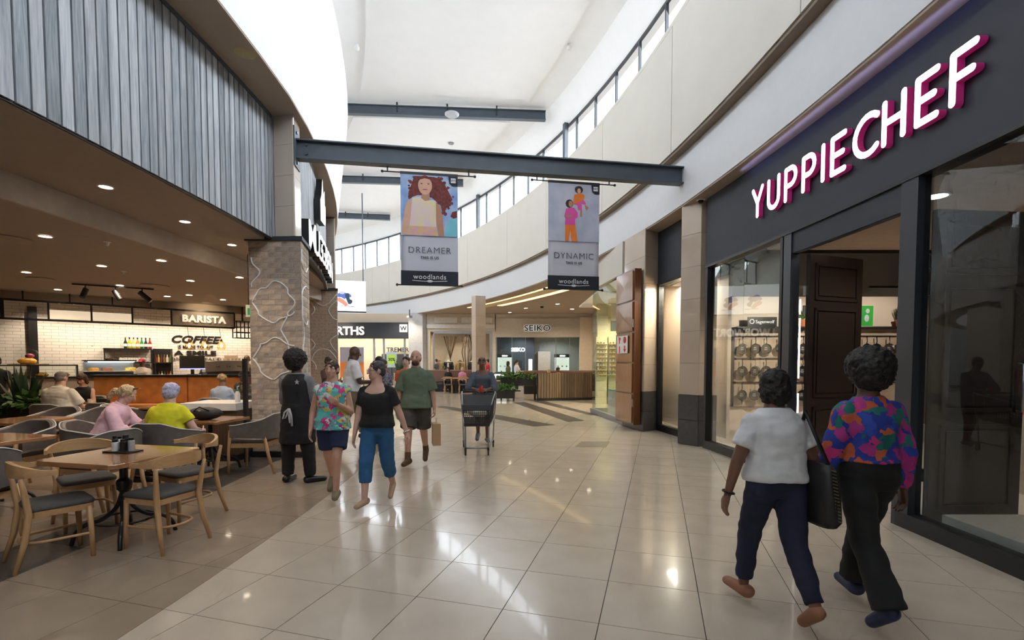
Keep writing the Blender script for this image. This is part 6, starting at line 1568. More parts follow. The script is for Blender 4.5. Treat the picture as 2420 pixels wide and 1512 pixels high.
        cloth(t.get('name', 'shirt'), m, t['m'])
        if t.get('collar'):
            c = MB()
            c.loft([ringz(tor(0, .004, 1.405), .098 * k, .086 * k, fw, sd, 16, .02), ringz(tor(0, .0, 1.44), .076 * k, .078 * k, fw, sd, 16, .015), ringz(tor(0, -.002, 1.462), .068 * k, .070 * k, fw, sd, 16, .02)]); cloth('collar', c, t['m'], .008, 1)
    if 'bottom' in f:
        t = f['bottom']; m = MB(); o = t.get('o', .014)
        m.loft(torso(o, .825, t.get('waist', 1.03)))
        for nm in 'LR':
            hip, kn, an, fd = legs[nm]; fr = t.get('len', 1.95); b = build ** .6; lo = t.get('loose', .02)
            r0, r1, r2 = (.086 * bw + o) * k, (.056 * b + lo) * k, (.037 + t.get('cuff', lo)) * k
            if fr <= 1: e_ = hip + (kn - hip) * fr; cone(m, hip, e_, r0, r0 + (r1 - r0) * fr + t.get('wide', 0) * k, 16, True, False)
            else:
                cone(m, hip, kn, r0, r1, 16); e_ = kn + (an - kn) * (fr - 1); cone(m, kn, e_, r1, r1 + (r2 - r1) * (fr - 1), 16, True, False)
        cloth(t.get('name', 'trousers'), m, t['m'])
    if 'vest' in f:
        t = f['vest']; cloth(t.get('name', 'vest'), MB().loft(torso(.034, t.get('hem', .98), 1.42, 0, .02)), t['m'])
    if 'apron' in f:
        t = f['apron']; m = MB(); rr = []
        for z, rx, ry in ((.52, .215, .17), (.75, .20, .16), (.92, .195, .15), (1.04, .17, .13)): rr.append(ringz(pel + V(0, 0, (z - .93) * k), (rx * bw + .02) * k, (ry + .02) * k, Y, X, 20))
        m.loft(rr); cloth('apron', m, t['m'])
    if 'shoe' in f:
        t = f['shoe']
        for nm in 'LR':
            m = MB(); hip, kn, an, fd = legs[nm]; o = t.get('o', .010) * k; q = fd.copy()
            if q.z > -.4:
                hl = an - q * (.042 * k) - up * (.044 * k); tp = an + q * (.175 * k) - up * (.056 * k); cone(m, hl, tp, .040 * k + o, .030 * k + o * .5, 12, flat=1.12)
            else: cone(m, an, an + q * (.185 * k), .040 * k + o, .03 * k + o, 12)
            if t.get('boot'): cone(m, an - up * .03 * k, an + (kn - an).normalized() * (.10 * k), .047 * k, .046 * k, 12, True, False)
            cloth(t.get('name', 'shoes').rstrip('s'), m, t['m'], res * .75, 2)
    if hair:
        m = MB()
        for c, r in hair_pieces(hair): hball(m, c, r)
        nm_ = {'cap': 'cap', 'wrap': 'head_wrap'}.get(hair, 'hair')
        parts.append((nm_, [job(m, .009 if detail else res * .8, 1)], hcol, hjit))
    if beard is not None:
        m = MB(); hball(m, (0, .040, -.068), (.058, .060, .044)); hball(m, (0, .070, -.082), (.034, .024, .028)); parts.append(('beard', [job(m, .008, 1)], beard, .004))
    face = []
    if detail:
        def small(nm, pieces, m):
            b = MB()
            for c, r in pieces: hball(b, c, r, 10, 6)
            face.append((nm, b, m))
        small('eyes', [((sx * .031, .075, .008), (.0125, .008, .0075)) for sx in (-1, 1)], M_eyewhite)
        small('irises', [((sx * .031, .0815, .008), (.0055, .003, .0055)) for sx in (-1, 1)], M_iris)
        small('eyebrows', [((sx * .032, .080, .028), (.017, .006, .0045)) for sx in (-1, 1)], hcol if hcol else M_iris)
        small('lips', [((0, .087, -.052), (.022, .006, .0065))], M_lip_d if skin in DARKS else M_lip)
    PEOPLE.append(dict(label=label, loc=loc, rz=R(facing), body=bj, skin=skin, parts=parts, face=face, group=group))
    return dict(arms=arms, legs=legs, head=hp, tor=tor, k=k, loc=Vector((loc[0], loc[1], 0)), rz=R(facing), idx=len(PEOPLE) - 1)
def world(P, v): return P['loc'] + Matrix.Rotation(P['rz'], 3, 'Z') @ Vector(v)
M_eyewhite = mat('eye_white', (.7, .68, .65), .25); M_iris = mat('dark_iris', (.015, .01, .008), .2); M_lip = mat('lip', (.42, .15, .13), .45); M_lip_d = mat('dark_lip', (.16, .06, .05), .45)
SK_L = mat('fair_skin', (.58, .33, .24), .5, var=.08, scale=12); SK_P = mat('pale_skin', (.62, .38, .30), .5, var=.08, scale=12); SK_D = mat('dark_skin', (.10, .045, .028), .45, var=.12, scale=12); SK_B = mat('brown_skin', (.20, .095, .055), .45, var=.1, scale=12)
DARKS = (SK_D, SK_B)
C = lambda n, c, r=.85: mat('cloth_' + n, c, r, var=.12, scale=9, bump=.35)
H_BLK = mat('black_hair', (.010, .008, .007), .55, var=.3, scale=60, bump=.5); H_BRN = mat('dark_brown_hair', (.035, .018, .012), .5, var=.4, scale=60, bump=.5); H_GRY = mat('grey_hair', (.17, .15, .14), .55, var=.4, scale=60, bump=.4)
H_BLD = mat('blonde_hair', (.50, .36, .19), .5, var=.3, scale=60, bump=.4); H_LAV = mat('pale_lavender_hair', (.42, .40, .55), .6, var=.2, scale=60, bump=.4)
BLK = C('black', (.012, .012, .013)); NAVY = C('navy', (.014, .018, .045)); WHT = C('white', (.70, .71, .74)); 
W1 = dict(legL=((.02, .42, -1), (.0, .15, -1)), legR=((-.02, -.22, -1), (.0, -.65, -1)), footR=(.05, .75, -.7))
W2 = dict(legR=((-.02, .42, -1), (.0, .15, -1)), legL=((.02, -.22, -1), (.0, -.65, -1)), footL=(-.05, .75, -.7))

# the two women walking away on the shop side
pA = person('woman walking away in a white T-shirt and navy trousers with a black shoulder bag', (1.60, 2.97), 6, 1.50, dict(W1, fem=1, lean=4, head=(0, 4),
    armL=((-.38, .05, -1), (-.22, .10, -1)), armR=((.34, -.18, -1), (.12, .10, -1)), palmL=(1, 0, 0), palmR=(-1, 0, 0)), dict(top=dict(m=WHT, hem=.93, sleeve=.62, loose=.04, flare=.05, o=.034), bottom=dict(m=NAVY, len=1.88, loose=.02, o=.016), shoe=dict(m=mat('tan_sandal', (.30, .13, .07), .6), name='sandals')), SK_B, 'bob', H_BLK, res=.013, build=1.14, belly=1.08, hjit=.012)
pB = person('woman walking away in a bright patterned top and black flared trousers', (2.17, 2.98), 2, 1.585, dict(W2, fem=1, lean=3,
    armL=((-.30, .02, -1), (-.30, .22, -1)), armR=((.22, -.12, -1), (.10, .12, -1))), dict(top=dict(m=print_cloth('bright_print', [(.02, .05, .35), (.55, .03, .18), (.02, .04, .30), (.50, .10, .04), (.01, .15, .13), (.38, .03, .22), (.03, .07, .42)], 17), hem=1.00, sleeve=1.9, loose=.03, flare=.02, o=.02), bottom=dict(m=BLK, len=1.97, loose=.022, cuff=.055, o=.022, waist=1.06), shoe=dict(m=mat('navy_slipper', (.02, .025, .08), .6), name='slippers')), SK_D, 'afro', H_BLK, res=.013, build=1.08, hjit=.012)
# waiter
pC = person('waiter seen from behind in a black waistcoat, long apron and curly hair', (-2.80, 6.43), -8, 1.70, dict(legL=((-.10, .0, -1), (-.05, 0, -1)), legR=((.12, .0, -1), (.08, 0, -1)), footR=(.8, .8, 0), footL=(-.1, 1, 0), head=(-12, 0),
    armL=((-.20, .25, -1), (.5, .9, .1)), armR=((.22, .22, -1), (-.5, .9, .1))), dict(top=dict(m=C('grey_stripe', (.22, .22, .24)), sleeve=1.6, hem=.96), vest=dict(m=C('black_waistcoat', (.014, .014, .017)), hem=.97), bottom=dict(m=BLK, len=1.98, loose=.035), apron=dict(m=C('black_apron', (.010, .010, .012))), shoe=dict(m=mat('black_shoe', (.012, .012, .013), .35))), SK_D, 'afro', H_BLK, res=.014, hjit=.014)
# couple walking towards the camera
pD = person('woman in a floral sleeveless shirt and navy shorts walking beside the waiter', (-2.06, 5.66), 186, 1.56, dict(W1, fem=1, head=(-8, 2), armL=((-.25, .10, -1), (.5, .8, .5)), armR=((.32, -.12, -1), (.05, .35, -1)), palmL=(0, -1, 0), curlL=.7),
    dict(top=dict(m=print_cloth('floral_print', [(.10, .45, .45), (.60, .05, .22), (.12, .50, .48), (.70, .72, .72), (.65, .55, .12), (.08, .38, .42), (.50, .04, .20)], 22), hem=.84, sleeve=.12, flare=.13, o=.03, loose=.03), bottom=dict(m=C('navy_shorts', (.020, .030, .085)), len=.78, wide=.02, o=.03, name='shorts'), shoe=dict(m=mat('olive_slipon', (.20, .16, .10), .7))), SK_L, 'short', H_BRN, res=.013, build=1.10, belly=1.12, hjit=.008)
pE = person('woman in a black V-neck T-shirt and blue capri trousers looking aside', (-1.46, 5.34), 176, 1.555, dict(W2, fem=1, head=(-48, 4), twist=-6, armL=((-.38, -.22, -1), (-.35, -.05, -1)), armR=((.24, .12, -1), (.10, .30, -1))),
    dict(top=dict(m=BLK, hem=.92, sleeve=.60, neck=1.425, vdrop=.11, flare=.05, o=.032), bottom=dict(m=C('blue_denim', (.025, .11, .26)), len=1.58, loose=.025, o=.016), shoe=dict(m=mat('gold_sandal', (.45, .30, .20), .5), name='sandals', o=.002)), SK_P, 'short', mat('dark_grey_hair', (.05, .045, .045), .55, var=.4, scale=60, bump=.4), res=.013, build=1.10, belly=1.08, hjit=.008)
pF = person('bearded man in a green short sleeved shirt and grey shorts', (-1.44, 7.42), 181, 1.715, dict(W2, head=(0, 3), armL=((-.26, .02, -1), (-.10, .18, -1)), armR=((.24, .05, -1), (.12, .22, -1)), curlL=.8),
    dict(top=dict(m=C('sage_green', (.125, .165, .11)), hem=.84, sleeve=.85, loose=.055, flare=.12, o=.03, collar=1), bottom=dict(m=C('grey_shorts', (.075, .070, .060)), len=.92, wide=.035, o=.03, name='shorts'), shoe=dict(m=mat('brown_boot', (.11, .06, .03), .7), boot=1, name='boots')), SK_L, 'receding', H_BRN, res=.014, build=1.12, belly=1.2, beard=mat('brown_beard', (.075, .035, .022), .7, var=.4, scale=80, bump=.5))
pG = person('bald man in a white polo shirt striding past the brick columns', (-3.10, 9.5), -62, 1.84, dict(W1, lean=6, head=(-8, 8), armL=((-.1, .25, -1), (.1, 1, -.1)), armR=((.2, .3, -1), (-.2, 1, .05))),
    dict(top=dict(m=WHT, hem=.90, sleeve=.75, loose=.05, flare=.06, o=.025, collar=1), bottom=dict(m=C('khaki', (.22, .19, .12)), loose=.03), shoe=dict(m=mat('dark_grey_shoe', (.05, .05, .05), .5))), SK_D, None, None, res=.018, build=1.15, belly=1.15)
pH = person('person in a blue-grey shirt leaning on the shopping trolley', (-.57, 9.50), 180, 1.645, dict(legL=((-.02, .12, -1), (0, -.1, -1)), legR=((.02, -.12, -1), (0, -.45, -1)), footR=(.05, .8, -.4), lean=7, head=(0, 2), armL=((-.30, .45, -.9), (.75, .9, -.12)), armR=((.30, .45, -.9), (-.75, .9, -.12)), curlL=.8, curlR=.8, palmL=(.6, 0, -.4), palmR=(-.6, 0, -.4)),
    dict(top=dict(m=C('blue_grey', (.10, .115, .15)), hem=.88, sleeve=1.45, loose=.045, neck=1.425, vdrop=.08, o=.026, flare=.06), bottom=dict(m=C('grey_short_trousers', (.10, .10, .11)), len=.95, name='shorts'), shoe=dict(m=mat('blue_grey_trainer', (.13, .16, .21), .6), name='trainers')), SK_B, 'crop', H_BLK, res=.016, build=1.06)
# people further along the walk
person('woman in a grey patterned blouse behind the couple', (-2.42, 9.3), 150, 1.60, dict(W1, fem=1, head=(20, 0)), dict(top=dict(m=print_cloth('grey_speckle', [(.08, .08, .11), (.15, .15, .2), (.05, .05, .07), (.3, .3, .35)], 40), sleeve=.6), bottom=dict(m=NAVY), shoe=dict(m=mat('black_pump', (.02, .02, .02), .5))), SK_L, 'bun', H_BRN, res=.022)
person('dark haired man in an orange top half hidden behind the green shirt', (-2.18, 10.2), 176, 1.66, dict(W1), dict(top=dict(m=C('orange', (.65, .13, .05)), sleeve=.6), bottom=dict(m=NAVY, len=.9), shoe=dict(m=MATS['brown_boot'])), SK_P, 'short', H_BRN, res=.022)
person('dark skinned person in brown standing by the farther brick column', (-4.15, 11.2), 250, 1.70, dict(head=(0, 8), armR=((.2, .5, -.8), (-.2, 1, .1))), dict(top=dict(m=C('dark_brown', (.06, .035, .025)), sleeve=.7), bottom=dict(m=BLK), shoe=dict(m=MATS['black_shoe'])), SK_D, 'crop', H_BLK, res=.022)
person('person with dark hair behind the man in white', (-3.0, 11.2), 200, 1.66, dict(W2, fem=1), dict(top=dict(m=C('rust', (.2, .07, .04)), sleeve=.6), bottom=dict(m=BLK), shoe=dict(m=MATS['black_shoe'])), SK_B, 'puff', H_BLK, res=.024)
SIT = dict(legL=((-.12, 1, -.08), (0, .05, -1)), legR=((.12, 1, -.08), (0, .05, -1)), seat=.475)
# cafe guests
pP = person('woman in a pink shirt with blonde hair holding a drink', (-5.16, 6.22), -74, 1.66, dict(SIT, fem=1, lean=24, head=(0, 6), armL=((-.15, .55, -.85), (.35, .95, .25)), armR=((.2, .35, -.9), (-.45, .85, .45)), curlR=.8, palmR=(-.7, 0, .2)),
    dict(top=dict(m=C('pink', (.80, .50, .57)), hem=.88, sleeve=1.5, loose=.045, o=.03, flare=.10, collar=1), bottom=dict(m=C('jeans', (.07, .10, .15))), shoe=dict(m=MATS['black_shoe'])), SK_P, 'pony', H_BLD, res=.014, build=1.15, belly=1.15, hjit=.010)
person('woman in a yellow top with short lavender hair seen from behind', (-4.32, 6.12), 4, 1.62, dict(SIT, fem=1, lean=14, head=(10, 8), armL=((-.45, .25, -1), (.1, .9, -.2)), armR=((.5, .2, -1), (-.1, .9, -.2))),
    dict(top=dict(m=C('acid_yellow', (.62, .58, .015)), hem=.88, sleeve=.55, loose=.05, o=.035, flare=.10), bottom=dict(m=NAVY), shoe=dict(m=MATS['black_shoe'])), SK_P, 'puff', H_LAV, res=.014, build=1.28, belly=1.2, hjit=.008)
person('grey haired man in a white shirt seen from behind at the cafe', (-8.15, 8.84), 4, 1.82, dict(SIT, lean=8, head=(0, 6), armL=((-.3, .4, -1), (.1, 1, 0)), armR=((.3, .4, -1), (-.1, 1, 0))), dict(top=dict(m=C('off_white', (.70, .64, .57)), sleeve=.8, loose=.05, o=.03, collar=1), bottom=dict(m=C('stone', (.3, .26, .2))), shoe=dict(m=MATS['black_shoe'])), SK_L, 'crop', H_GRY, res=.017, build=1.28)
person('woman in a black sleeveless top facing out of the cafe', (-8.98, 10.40), 194, 1.66, dict(SIT, fem=1, lean=10, head=(0, -22 + 40), armL=((-.3, .4, -1), (.3, 1, 0)), armR=((.3, .4, -1), (-.3, 1, 0))), dict(top=dict(m=BLK, sleeve=.0, neck=1.42), bottom=dict(m=BLK), shoe=dict(m=MATS['black_shoe'])), SK_L, 'bob', mat('auburn_hair', (.06, .022, .012), .5, var=.4, scale=60, bump=.4), res=.018, hjit=.01)
person('guest in pale blue with a red patterned head wrap', (-6.15, 10.42), 8, 1.62, dict(SIT, fem=1, lean=10, head=(-12, 4), armL=((-.3, .3, -1), (.1, 1, 0)), armR=((.3, .3, -1), (-.1, 1, 0))), dict(top=dict(m=C('pale_blue', (.32, .38, .48)), sleeve=1.5, o=.03), bottom=dict(m=NAVY), shoe=dict(m=MATS['black_shoe'])), SK_B, 'wrap', print_cloth('wrap_print', [(.35, .03, .06), (.45, .10, .05), (.05, .25, .2), (.5, .3, .06)], 30), res=.02, build=1.15)
person('guest in a dark cap and patterned jacket on the orange banquette', (-6.72, 12.42), 182, 1.68, dict(SIT, lean=8, head=(0, 6), armL=((-.2, .4, -1), (.4, 1, 0)), armR=((.2, .4, -1), (-.4, 1, 0))), dict(top=dict(m=print_cloth('dark_camouflage', [(.05, .04, .03), (.14, .10, .05), (.03, .03, .03), (.2, .16, .1)], 22), sleeve=1.8), bottom=dict(m=BLK), shoe=dict(m=MATS['black_shoe'])), SK_D, 'cap', BLK, res=.022)
# cafe staff behind the counter
def staff(px, Y, H, facing, label, hair, hcol, m, skin=SK_D, **kw):
    q = gw(gpx(px, 1.35)[0], 1.35, 0); person(label, (q.x, q.y), facing, H, dict(head=(0, 12), armL=((-.15, .4, -1), (.1, 1, -.1)), armR=((.15, .4, -1), (-.1, 1, -.1)), **kw), dict(top=dict(m=m, sleeve=.8, o=.025), bottom=dict(m=BLK), shoe=dict(m=MATS['black_shoe'])), skin, hair, hcol, res=.022)
KH = C('khaki_grey', (.17, .14, .11))
staff(583, 16.55, 1.80, -80, 'bald waiter in a khaki shirt beside the espresso machine', None, None, KH)
staff(492, 15.75, 1.66, 150, 'barista in a dark cap behind the till screen', 'cap', mat('cap_olive', (.05, .045, .03), .8), C('charcoal_shirt', (.05, .045, .045)), lean=14)
staff(336, 14.95, 1.68, 190, 'kitchen worker in a red cap and pale apron', 'cap', mat('cap_red', (.25, .02, .03), .8), C('pale_grey', (.32, .27, .23)))
staff(206, 14.1, 1.62, 200, 'kitchen worker with dark hair behind the cake display', 'short', H_BLK, C('grey_shirt', (.2, .17, .15)))
person('waiter in black cut off by the picture edge', (-11.0, 10.55), 200, 1.70, dict(armL=((-.3, .2, -1), (-.1, .6, -.6))), dict(top=dict(m=BLK, sleeve=.6), bottom=dict(m=BLK), shoe=dict(m=MATS['black_shoe'])), SK_B, 'short', H_BLK, res=.024)
# far cafe and shops
def far(px, Y, H, facing, label, hair, hcol, top, skin, pose=None, bottom=None):
    q = atY(px, 855, Y); person(label, (q.x, Y), facing, H, pose or dict(W1), dict(top=dict(m=top, sleeve=.7), bottom=dict(m=bottom or BLK), shoe=dict(m=MATS['black_shoe'])), skin, hair, hcol, res=.026, detail=False)
far(1060, 26.05, 1.62, 165, 'dark haired woman in black sitting at the far cafe', 'long', H_BRN, BLK, SK_P, dict(SIT, fem=1, lean=8))
far(1093, 26.05, 1.60, 175, 'fair haired woman in pink sitting at the far cafe', 'bob', H_BLD, C('rose', (.62, .25, .38)), SK_P, dict(SIT, fem=1, lean=8))
far(1031, 28.2, 1.72, 70, 'man in a grey T-shirt walking past the clothes shop', 'crop', H_BRN, C('slate_grey', (.09, .10, .11)), SK_L)
far(1201, 26.6, 1.62, -80, 'long haired woman in green near the watch shop', 'long', H_BRN, C('olive', (.10, .10, .06)), SK_B, dict(fem=1))
far(1221, 26.4, 1.68, -70, 'woman in a white blouse and black skirt near the watch shop', 'pony', H_BRN, WHT, SK_P, dict(fem=1, armR=((.1, .5, -.8), (0, 1, 0))))
far(1318, 24.3, 1.62, 200, 'seated guest with dark hair behind the slatted booth', 'puff', H_BLK, C('peach', (.6, .28, .18)), SK_B, dict(SIT, fem=1, lean=5))
far(1297, 23.6, 1.50, 10, 'fair haired head of a guest over the slatted booth', 'bob', H_BLD, C('blush', (.5, .32, .3)), SK_P, dict(SIT, fem=1))
far(1333, 31.9, 1.68, 180, 'shop assistant in grey inside the watch shop', 'crop', H_BLK, C('mid_grey', (.15, .17, .19)), SK_D, dict())
far(1152, 27.5, 1.70, 100, 'person in red half hidden by the tiled column', 'short', H_BRN, C('red', (.5, .02, .03)), SK_L)

def finish_people():
    bpy.context.view_layer.update(); dg = bpy.context.evaluated_depsgraph_get()
    data = []
    for o in JOBS:
        me = o.evaluated_get(dg).to_mesh(); data.append(([tuple(v.co) for v in me.vertices], [tuple(p.vertices) for p in me.polygons]))
        o.evaluated_get(dg).to_mesh_clear()
    for o in JOBS:
        me = o.data; bpy.data.objects.remove(o); bpy.data.meshes.remove(me)
    for P in PEOPLE:
        b = MB()
        for i in P['body']: b.add(*data[i])
        root = b.build('person', P['skin'], smooth=True, loc=(P['loc'][0], P['loc'][1], 0), rz=P['rz'], label=P['label'], cat='person', group=P['group'])
        P['root'] = root
        for nm, ids, m, jit in P['parts']:
            c = MB()
            for i in ids: c.add(*data[i])
            if jit: c.v = [tuple(Vector(v) + mnoise.noise_vector(Vector(v) * 45) * jit + mnoise.noise_vector(Vector(v) * 110) * jit * .5) for v in c.v]
            elif nm in ('shirt', 'trousers', 'shorts', 'apron'): c.v = [tuple(Vector(v) + mnoise.noise_vector(V(v[0] * 6, v[1] * 6, v[2] * 13)) * .008 + mnoise.noise_vector(V(v[0] * 14, v[1] * 14 + 5, v[2] * 26)) * .004) for v in c.v]
            c.build(nm, m, root, smooth=True)
        for nm, mb, m in P['face']: mb.build(nm, m, root, smooth=True)
finish_people()
# ================================================================== THINGS CARRIED, TROLLEY, SMALL DETAILS
def attach(P, name, mb, m, smooth=True, parent=None):
    return mb.build(name, m, parent or PEOPLE[P['idx']]['root'], smooth=smooth)
# waiter: star on the waistcoat, pale apron ties
st = [(.036 * math.cos(PI / 2 + t * PI / 5) * (1 if t % 2 == 0 else .42), .036 * math.sin(PI / 2 + t * PI / 5) * (1 if t % 2 == 0 else .42)) for t in range(10)]
attach(pC, 'star_badge', MB().slab([(.10 + x, -.158, 1.315 + z) for x, z in st], (0, -.004, 0)), MATS['pan_label'] if False else mat('silver_star', (.5, .5, .52), .5), False)
M_tie = C('pale_apron_tie', (.42, .42, .44))
t_ = MB().tube([(0.01, -.20, .98), (-.045, -.215, .93), (-.065, -.215, .85), (-.03, -.215, .86), (.01, -.205, .97)], .012, 6, .35).tube([(.01, -.20, .98), (.045, -.215, .90), (.055, -.215, .76)], .016, 6, .3).tube([(.0, -.20, .97), (.02, -.21, .84), (.03, -.212, .80)], .014, 6, .3)
attach(pC, 'apron_ties', t_, M_tie)
# tote on the shoulder of the woman in white
sh = pA['arms']['R'][0]; k = pA['k']
bag = empty('shoulder_bag', world(pA, (sh.x + .06, -.06, 0)), pA['rz'], 'black shoulder bag with a pale chain panel on the woman in white', 'bag')
def rr(z, w, d): return [(w * math.copysign(abs(math.cos(t)) ** .6, math.cos(t)), d * math.copysign(abs(math.sin(t)) ** .6, math.sin(t)), z) for t in (2 * PI * i / 16 for i in range(16))]
MB().loft([rr(.62, .05, .16), rr(.66, .065, .19), rr(.80, .062, .18), rr(.93, .05, .15), rr(.98, .035, .13)]).build('body', mat('black_leather', (.014, .014, .016), .42, bump=.1, scale=30), bag, smooth=True)
MB().tube([(-.0, -.12, .96), (-.05, -.06, 1.15), (-.07, .0, sh.z + .075), (-.05, .06, 1.15), (0, .12, .96)], .013, 8, .6).build('strap', MATS['black_leather'], bag, smooth=True)
m = MB()
for i in range(16): m.tube([(-.064 - .004, -.10 + .004 * i, .96 - i * .019), (-.069, -.04 + .004 * i, .95 - i * .019)], .004, 5)
m.v = [(y * .5 + .02, -abs(x) * .4 - .155 if False else -.17 - (0.96 - z) * .06, z) for x, y, z in m.v]
m.build('chain_panel', mat('pale_gold_chain', (.6, .52, .36), .3, .8), bag)
# bracelets / watch
for P, nm, s, lab in ((pA, 'L', 0, 'watch'), (pE, 'L', 0, 'bracelet')):
    el, wr = P['arms'][nm][1], P['arms'][nm][2]; d = (wr - el).normalized(); c = wr - d * .02
    u = d.orthogonal().normalized(); v = d.cross(u)
    attach(P, lab, MB().tube([c + (u * math.cos(t * PI / 6) + v * math.sin(t * PI / 6)) * .034 for t in range(13)], .006, 6), M_black if lab == 'watch' else MATS['white_plastic'])
# glasses on the woman in black
gm = MB(); hp = pE['head']
for sx in (-1, 1):
    gm.tube([hp((sx * .034 + .024 * math.cos(t * PI / 6), .094, .006 + .017 * math.sin(t * PI / 6))) for t in range(13)], .0022, 5); gm.tube([hp((sx * .058, .092, .010)), hp((sx * .078, .02, .008)), hp((sx * .078, -.02, .004))], .002, 5)
gm.tube([hp((-.012, .097, .010)), hp((.012, .097, .010))], .002, 5); attach(pE, 'glasses', gm, M_rod)
# paper carrier bag of the man in green
wr = pF['arms']['L'][2]; w = world(pF, wr + pF['arms']['L'][3] * .10)
pb = empty('paper_bag', (w.x + .02, w.y + .0, w.z - .02), R(12), 'brown paper carrier bag in the hand of the man in green', 'bag')
MB().b2((-.06, -.13, -.40), (.06, .13, -.08)).build('bag_body', mat('kraft_paper', (.48, .32, .18), .8), pb); MB().tube([(0, -.07, -.08), (0, -.03, .0), (0, .03, .0), (0, .07, -.08)], .004, 6).build('cord_handle', MATS['kraft_paper'], pb)
# drink of the woman in pink
pk = pP; wr = pk['arms']['R']; c = world(pk, wr[2] + wr[3] * .09)
dg_ = empty('drink_glass', c - Vector((0, 0, .05)), 0, 'glass of pale juice in the hand of the woman in pink', 'glass')
MB().lathe([(.025, 0), (.03, .12), (.027, .12), (.022, .008), (0, .008)], 12).build('glass', MATS['case_glass'], dg_, smooth='auto'); MB().lathe([(.0, .01), (.021, .01), (.026, .10), (0, .10)], 12).build('juice', mat('pale_juice', (.65, .5, .15), .2), dg_)
gm = MB(); hp = pk['head']
for sx in (-1, 1): gm.ball(hp((sx * .030, .045, .112)), (.024, .018, .010), 10, 6)
attach(pk, 'sunglasses', gm, M_black)
gm = MB().tube([pk['tor'](.085 * math.cos(t), .075 * math.sin(t) + .01, 1.42 - .05 * max(0, math.sin(t))) for t in (2 * PI * i / 20 for i in range(21))], .005, 5); attach(pk, 'necklace', gm, M_silver)
# red can in the hands of the trolley user
wl, wrr = pH['arms']['L'], pH['arms']['R']; c = world(pH, (wl[2] + wl[3] * .07 + wrr[2] + wrr[3] * .07) / 2)
cn = empty('drink_can', c - Vector((0, .0, .03)), 0, 'red drink can held over the trolley handle', 'can')
MB().lathe([(.026, 0), (.032, .008), (.032, .105), (.026, .115), (0, .115)], 14).build('can_body', mat('red_can', (.55, .015, .02), .35), cn, smooth='auto'); MB().lathe([(.0, .1155), (.024, .1155), (.024, .117), (0, .117)], 12).build('lid', M_silver, cn)
# ---- shopping trolley
tr = empty('shopping_trolley', (-.60, 8.62, 0), R(2), 'black shopping trolley pushed towards the camera', 'trolley')
M_trk = mat('black_trolley_plastic', (.018, .019, .022), .5); M_trg = mat('grey_trolley_tube', (.32, .34, .37), .35, .6)
F0, F1 = -.42, .42       # front and back ends
def gridwall(p00, p10, p11, p01, nu, nv, r, nm):
    m = MB(); P = [Vector(p) for p in (p00, p10, p11, p01)]
    pt = lambda u, v: (P[0] * (1 - u) + P[1] * u) * (1 - v) + (P[3] * (1 - u) + P[2] * u) * v
    for i in range(nu + 1): m.bar(pt(i / nu, 0), pt(i / nu, 1), r, r)
    for j in range(nv + 1): m.bar(pt(0, j / nv), pt(1, j / nv), r, r)
    m.build(nm, M_trk, tr)
gridwall((-.20, F0, .50), (.20, F0, .50), (.235, F0 - .04, .84), (-.235, F0 - .04, .84), 14, 9, .008, 'front_grid')
for s in (-1, 1): gridwall((s * .20, F0, .50), (s * .26, F1, .56), (s * .31, F1 + .02, .98), (s * .235, F0 - .04, .84), 18, 8, .009, 'side_grid')
gridwall((-.20, F0, .50), (.20, F0, .50), (.26, F1, .56), (-.26, F1, .56), 10, 16, .008, 'floor_grid')
gridwall((-.26, F1 - .06, .60), (.26, F1 - .06, .60), (.28, F1 + .02, .98), (-.28, F1 + .02, .98), 12, 9, .009, 'back_grid')
MB().slab([(-.235, F0 - .052, .77), (.235, F0 - .052, .77), (.238, F0 - .056, .86), (-.238, F0 - .056, .86)], (0, .02, 0)).build('front_band', mat('slate_trolley_band', (.06, .07, .085), .45), tr)
MB().slab([(-.21, F0 - .015, .50), (.21, F0 - .015, .50), (.213, F0 - .018, .55), (-.213, F0 - .018, .55)], (0, .02, 0)).build('lower_band', M_trk, tr)
MB().slab([(-.25, .10, .72), (.25, .10, .72), (.27, F1, .97), (-.27, F1, .97)], (0, .012, .0)).build('child_flap', M_trk, tr)
for s in (-1, 1):
    MB().tube(smooth_pts([(s * .19, F0 + .02, .13), (s * .20, F0 + .10, .46), (s * .24, .1, .50), (s * .29, F1 + .02, .60), (s * .32, F1 + .08, .95), (s * .30, F1 + .10, 1.02)], 5), .014, 8).build('side_tube', M_trg, tr, smooth=True)
    MB().tube([(s * .19, F0 + .02, .13), (s * .27, F1, .16), (s * .29, F1 + .02, .60)], .014, 8).build('chassis_tube', M_trg, tr, smooth=True)
    MB().tube([(s * .30, F1 + .10, 1.02), (s * .30, F1, 1.0), (s * .245, F0 - .04, .865)], .012, 8).build('rim_tube', M_trg, tr, smooth=True)
MB().tube([(-.30, F1 + .10, 1.02), (.30, F1 + .10, 1.02)], .019, 10).build('push_bar', M_trk, tr, smooth=True)
MB().tube([(-.19, F0 + .02, .13), (.19, F0 + .02, .13)], .014, 8).build('cross_tube', M_trg, tr, smooth=True)
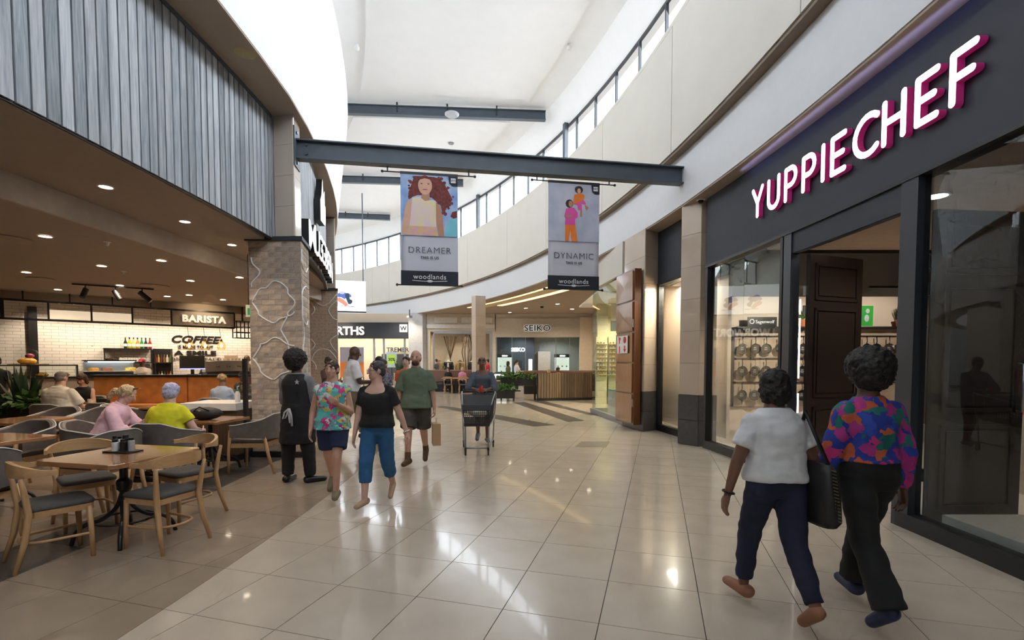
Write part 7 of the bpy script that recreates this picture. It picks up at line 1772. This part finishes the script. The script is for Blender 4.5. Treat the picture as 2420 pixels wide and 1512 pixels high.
for sx, y, zx in ((-.19, F0 + .02, 0), (.19, F0 + .02, 0), (-.27, F1, 0), (.27, F1, 0)):
    cst = MB().box((sx, y, .115), (.035, .05, .05)).build('caster', M_trk, tr)
    w = MB().lathe([(.0, -.014), (.05, -.014), (.055, -.008), (.055, .008), (.05, .014), (0, .014)], 16); w.v = [(sx + z, y + .015 + x, .056 + y_) for x, y_, z in w.v]; w.build('wheel', M_black, cst, smooth='auto')
MB().ball((0, .18, .66), (.16, .12, .08)).build('grocery_bag', mat('crumpled_pale_plastic', (.6, .55, .48), .5, bump=.5, scale=12), smooth=True, loc=(-.6, 8.62, 0), label='pale grocery bag lying in the shopping trolley', cat='bag')
# cups on cafe tables
for k_, (x, y, lb) in enumerate(((-8.6, 9.78, 'white cup on the table by the woman in black, nearer the man'), (-8.35, 9.76, 'white cup on the table by the woman in black, beside the dark holder'))):
    MB().lathe([(.03, 0), (.042, .08), (.038, .08), (.025, .01), (0, .01)], 12).build('cup', MATS['white_solid_surface'], smooth='auto', loc=(x, y, .756), label=lb, cat='cup')
MB().b2((-.1, -.05, 0), (.1, .05, .09)).build('menu_holder', M_black, loc=(-8.1, 9.78, .756), label='small dark holder on the table by the woman in black', cat='holder', bevel=.006)
# hanging cage-like sensor rods and the screen's neighbour
rc = empty('security_camera', atY(968, 748, 29.6), R(160), 'small grey camera on a bracket over the dark storefront', 'camera')
MB().b2((-.08, -.18, -.06), (.08, .18, .06)).build('body', mat('camera_grey', (.4, .4, .4), .4), rc); MB().b2((-.02, -.02, .06), (.02, .02, .42)).build('bracket', M_steel, rc)
# tall plant at the far walk
pp = empty('planter_box', (-6.2, 27.6, 0), 0, 'pale planter with tall green leaves before the dark storefront', 'planter')
MB().b2((-.35, -.25, 0), (.35, .25, .95)).build('trough', mat('sand_planter', (.45, .34, .24), .7), pp); f = MB(); rn = random.Random(4)
for i in range(40):
    t = rn.uniform(0, 2 * PI); o = rn.uniform(.05, .25); b0 = V(o * math.cos(t), o * math.sin(t), .95); tp = b0 + V(.25 * math.cos(t), .25 * math.sin(t), rn.uniform(.5, .85)); sd = V(-math.sin(t), math.cos(t), 0) * .04; md = (b0 + tp) / 2
    f.add([b0 - sd * .6, b0 + sd * .6, md + sd, md - sd, tp], [(0, 1, 2, 3), (3, 2, 4)])
f.build('leaves', MATS['snake_plant_green'], pp, kind='stuff')
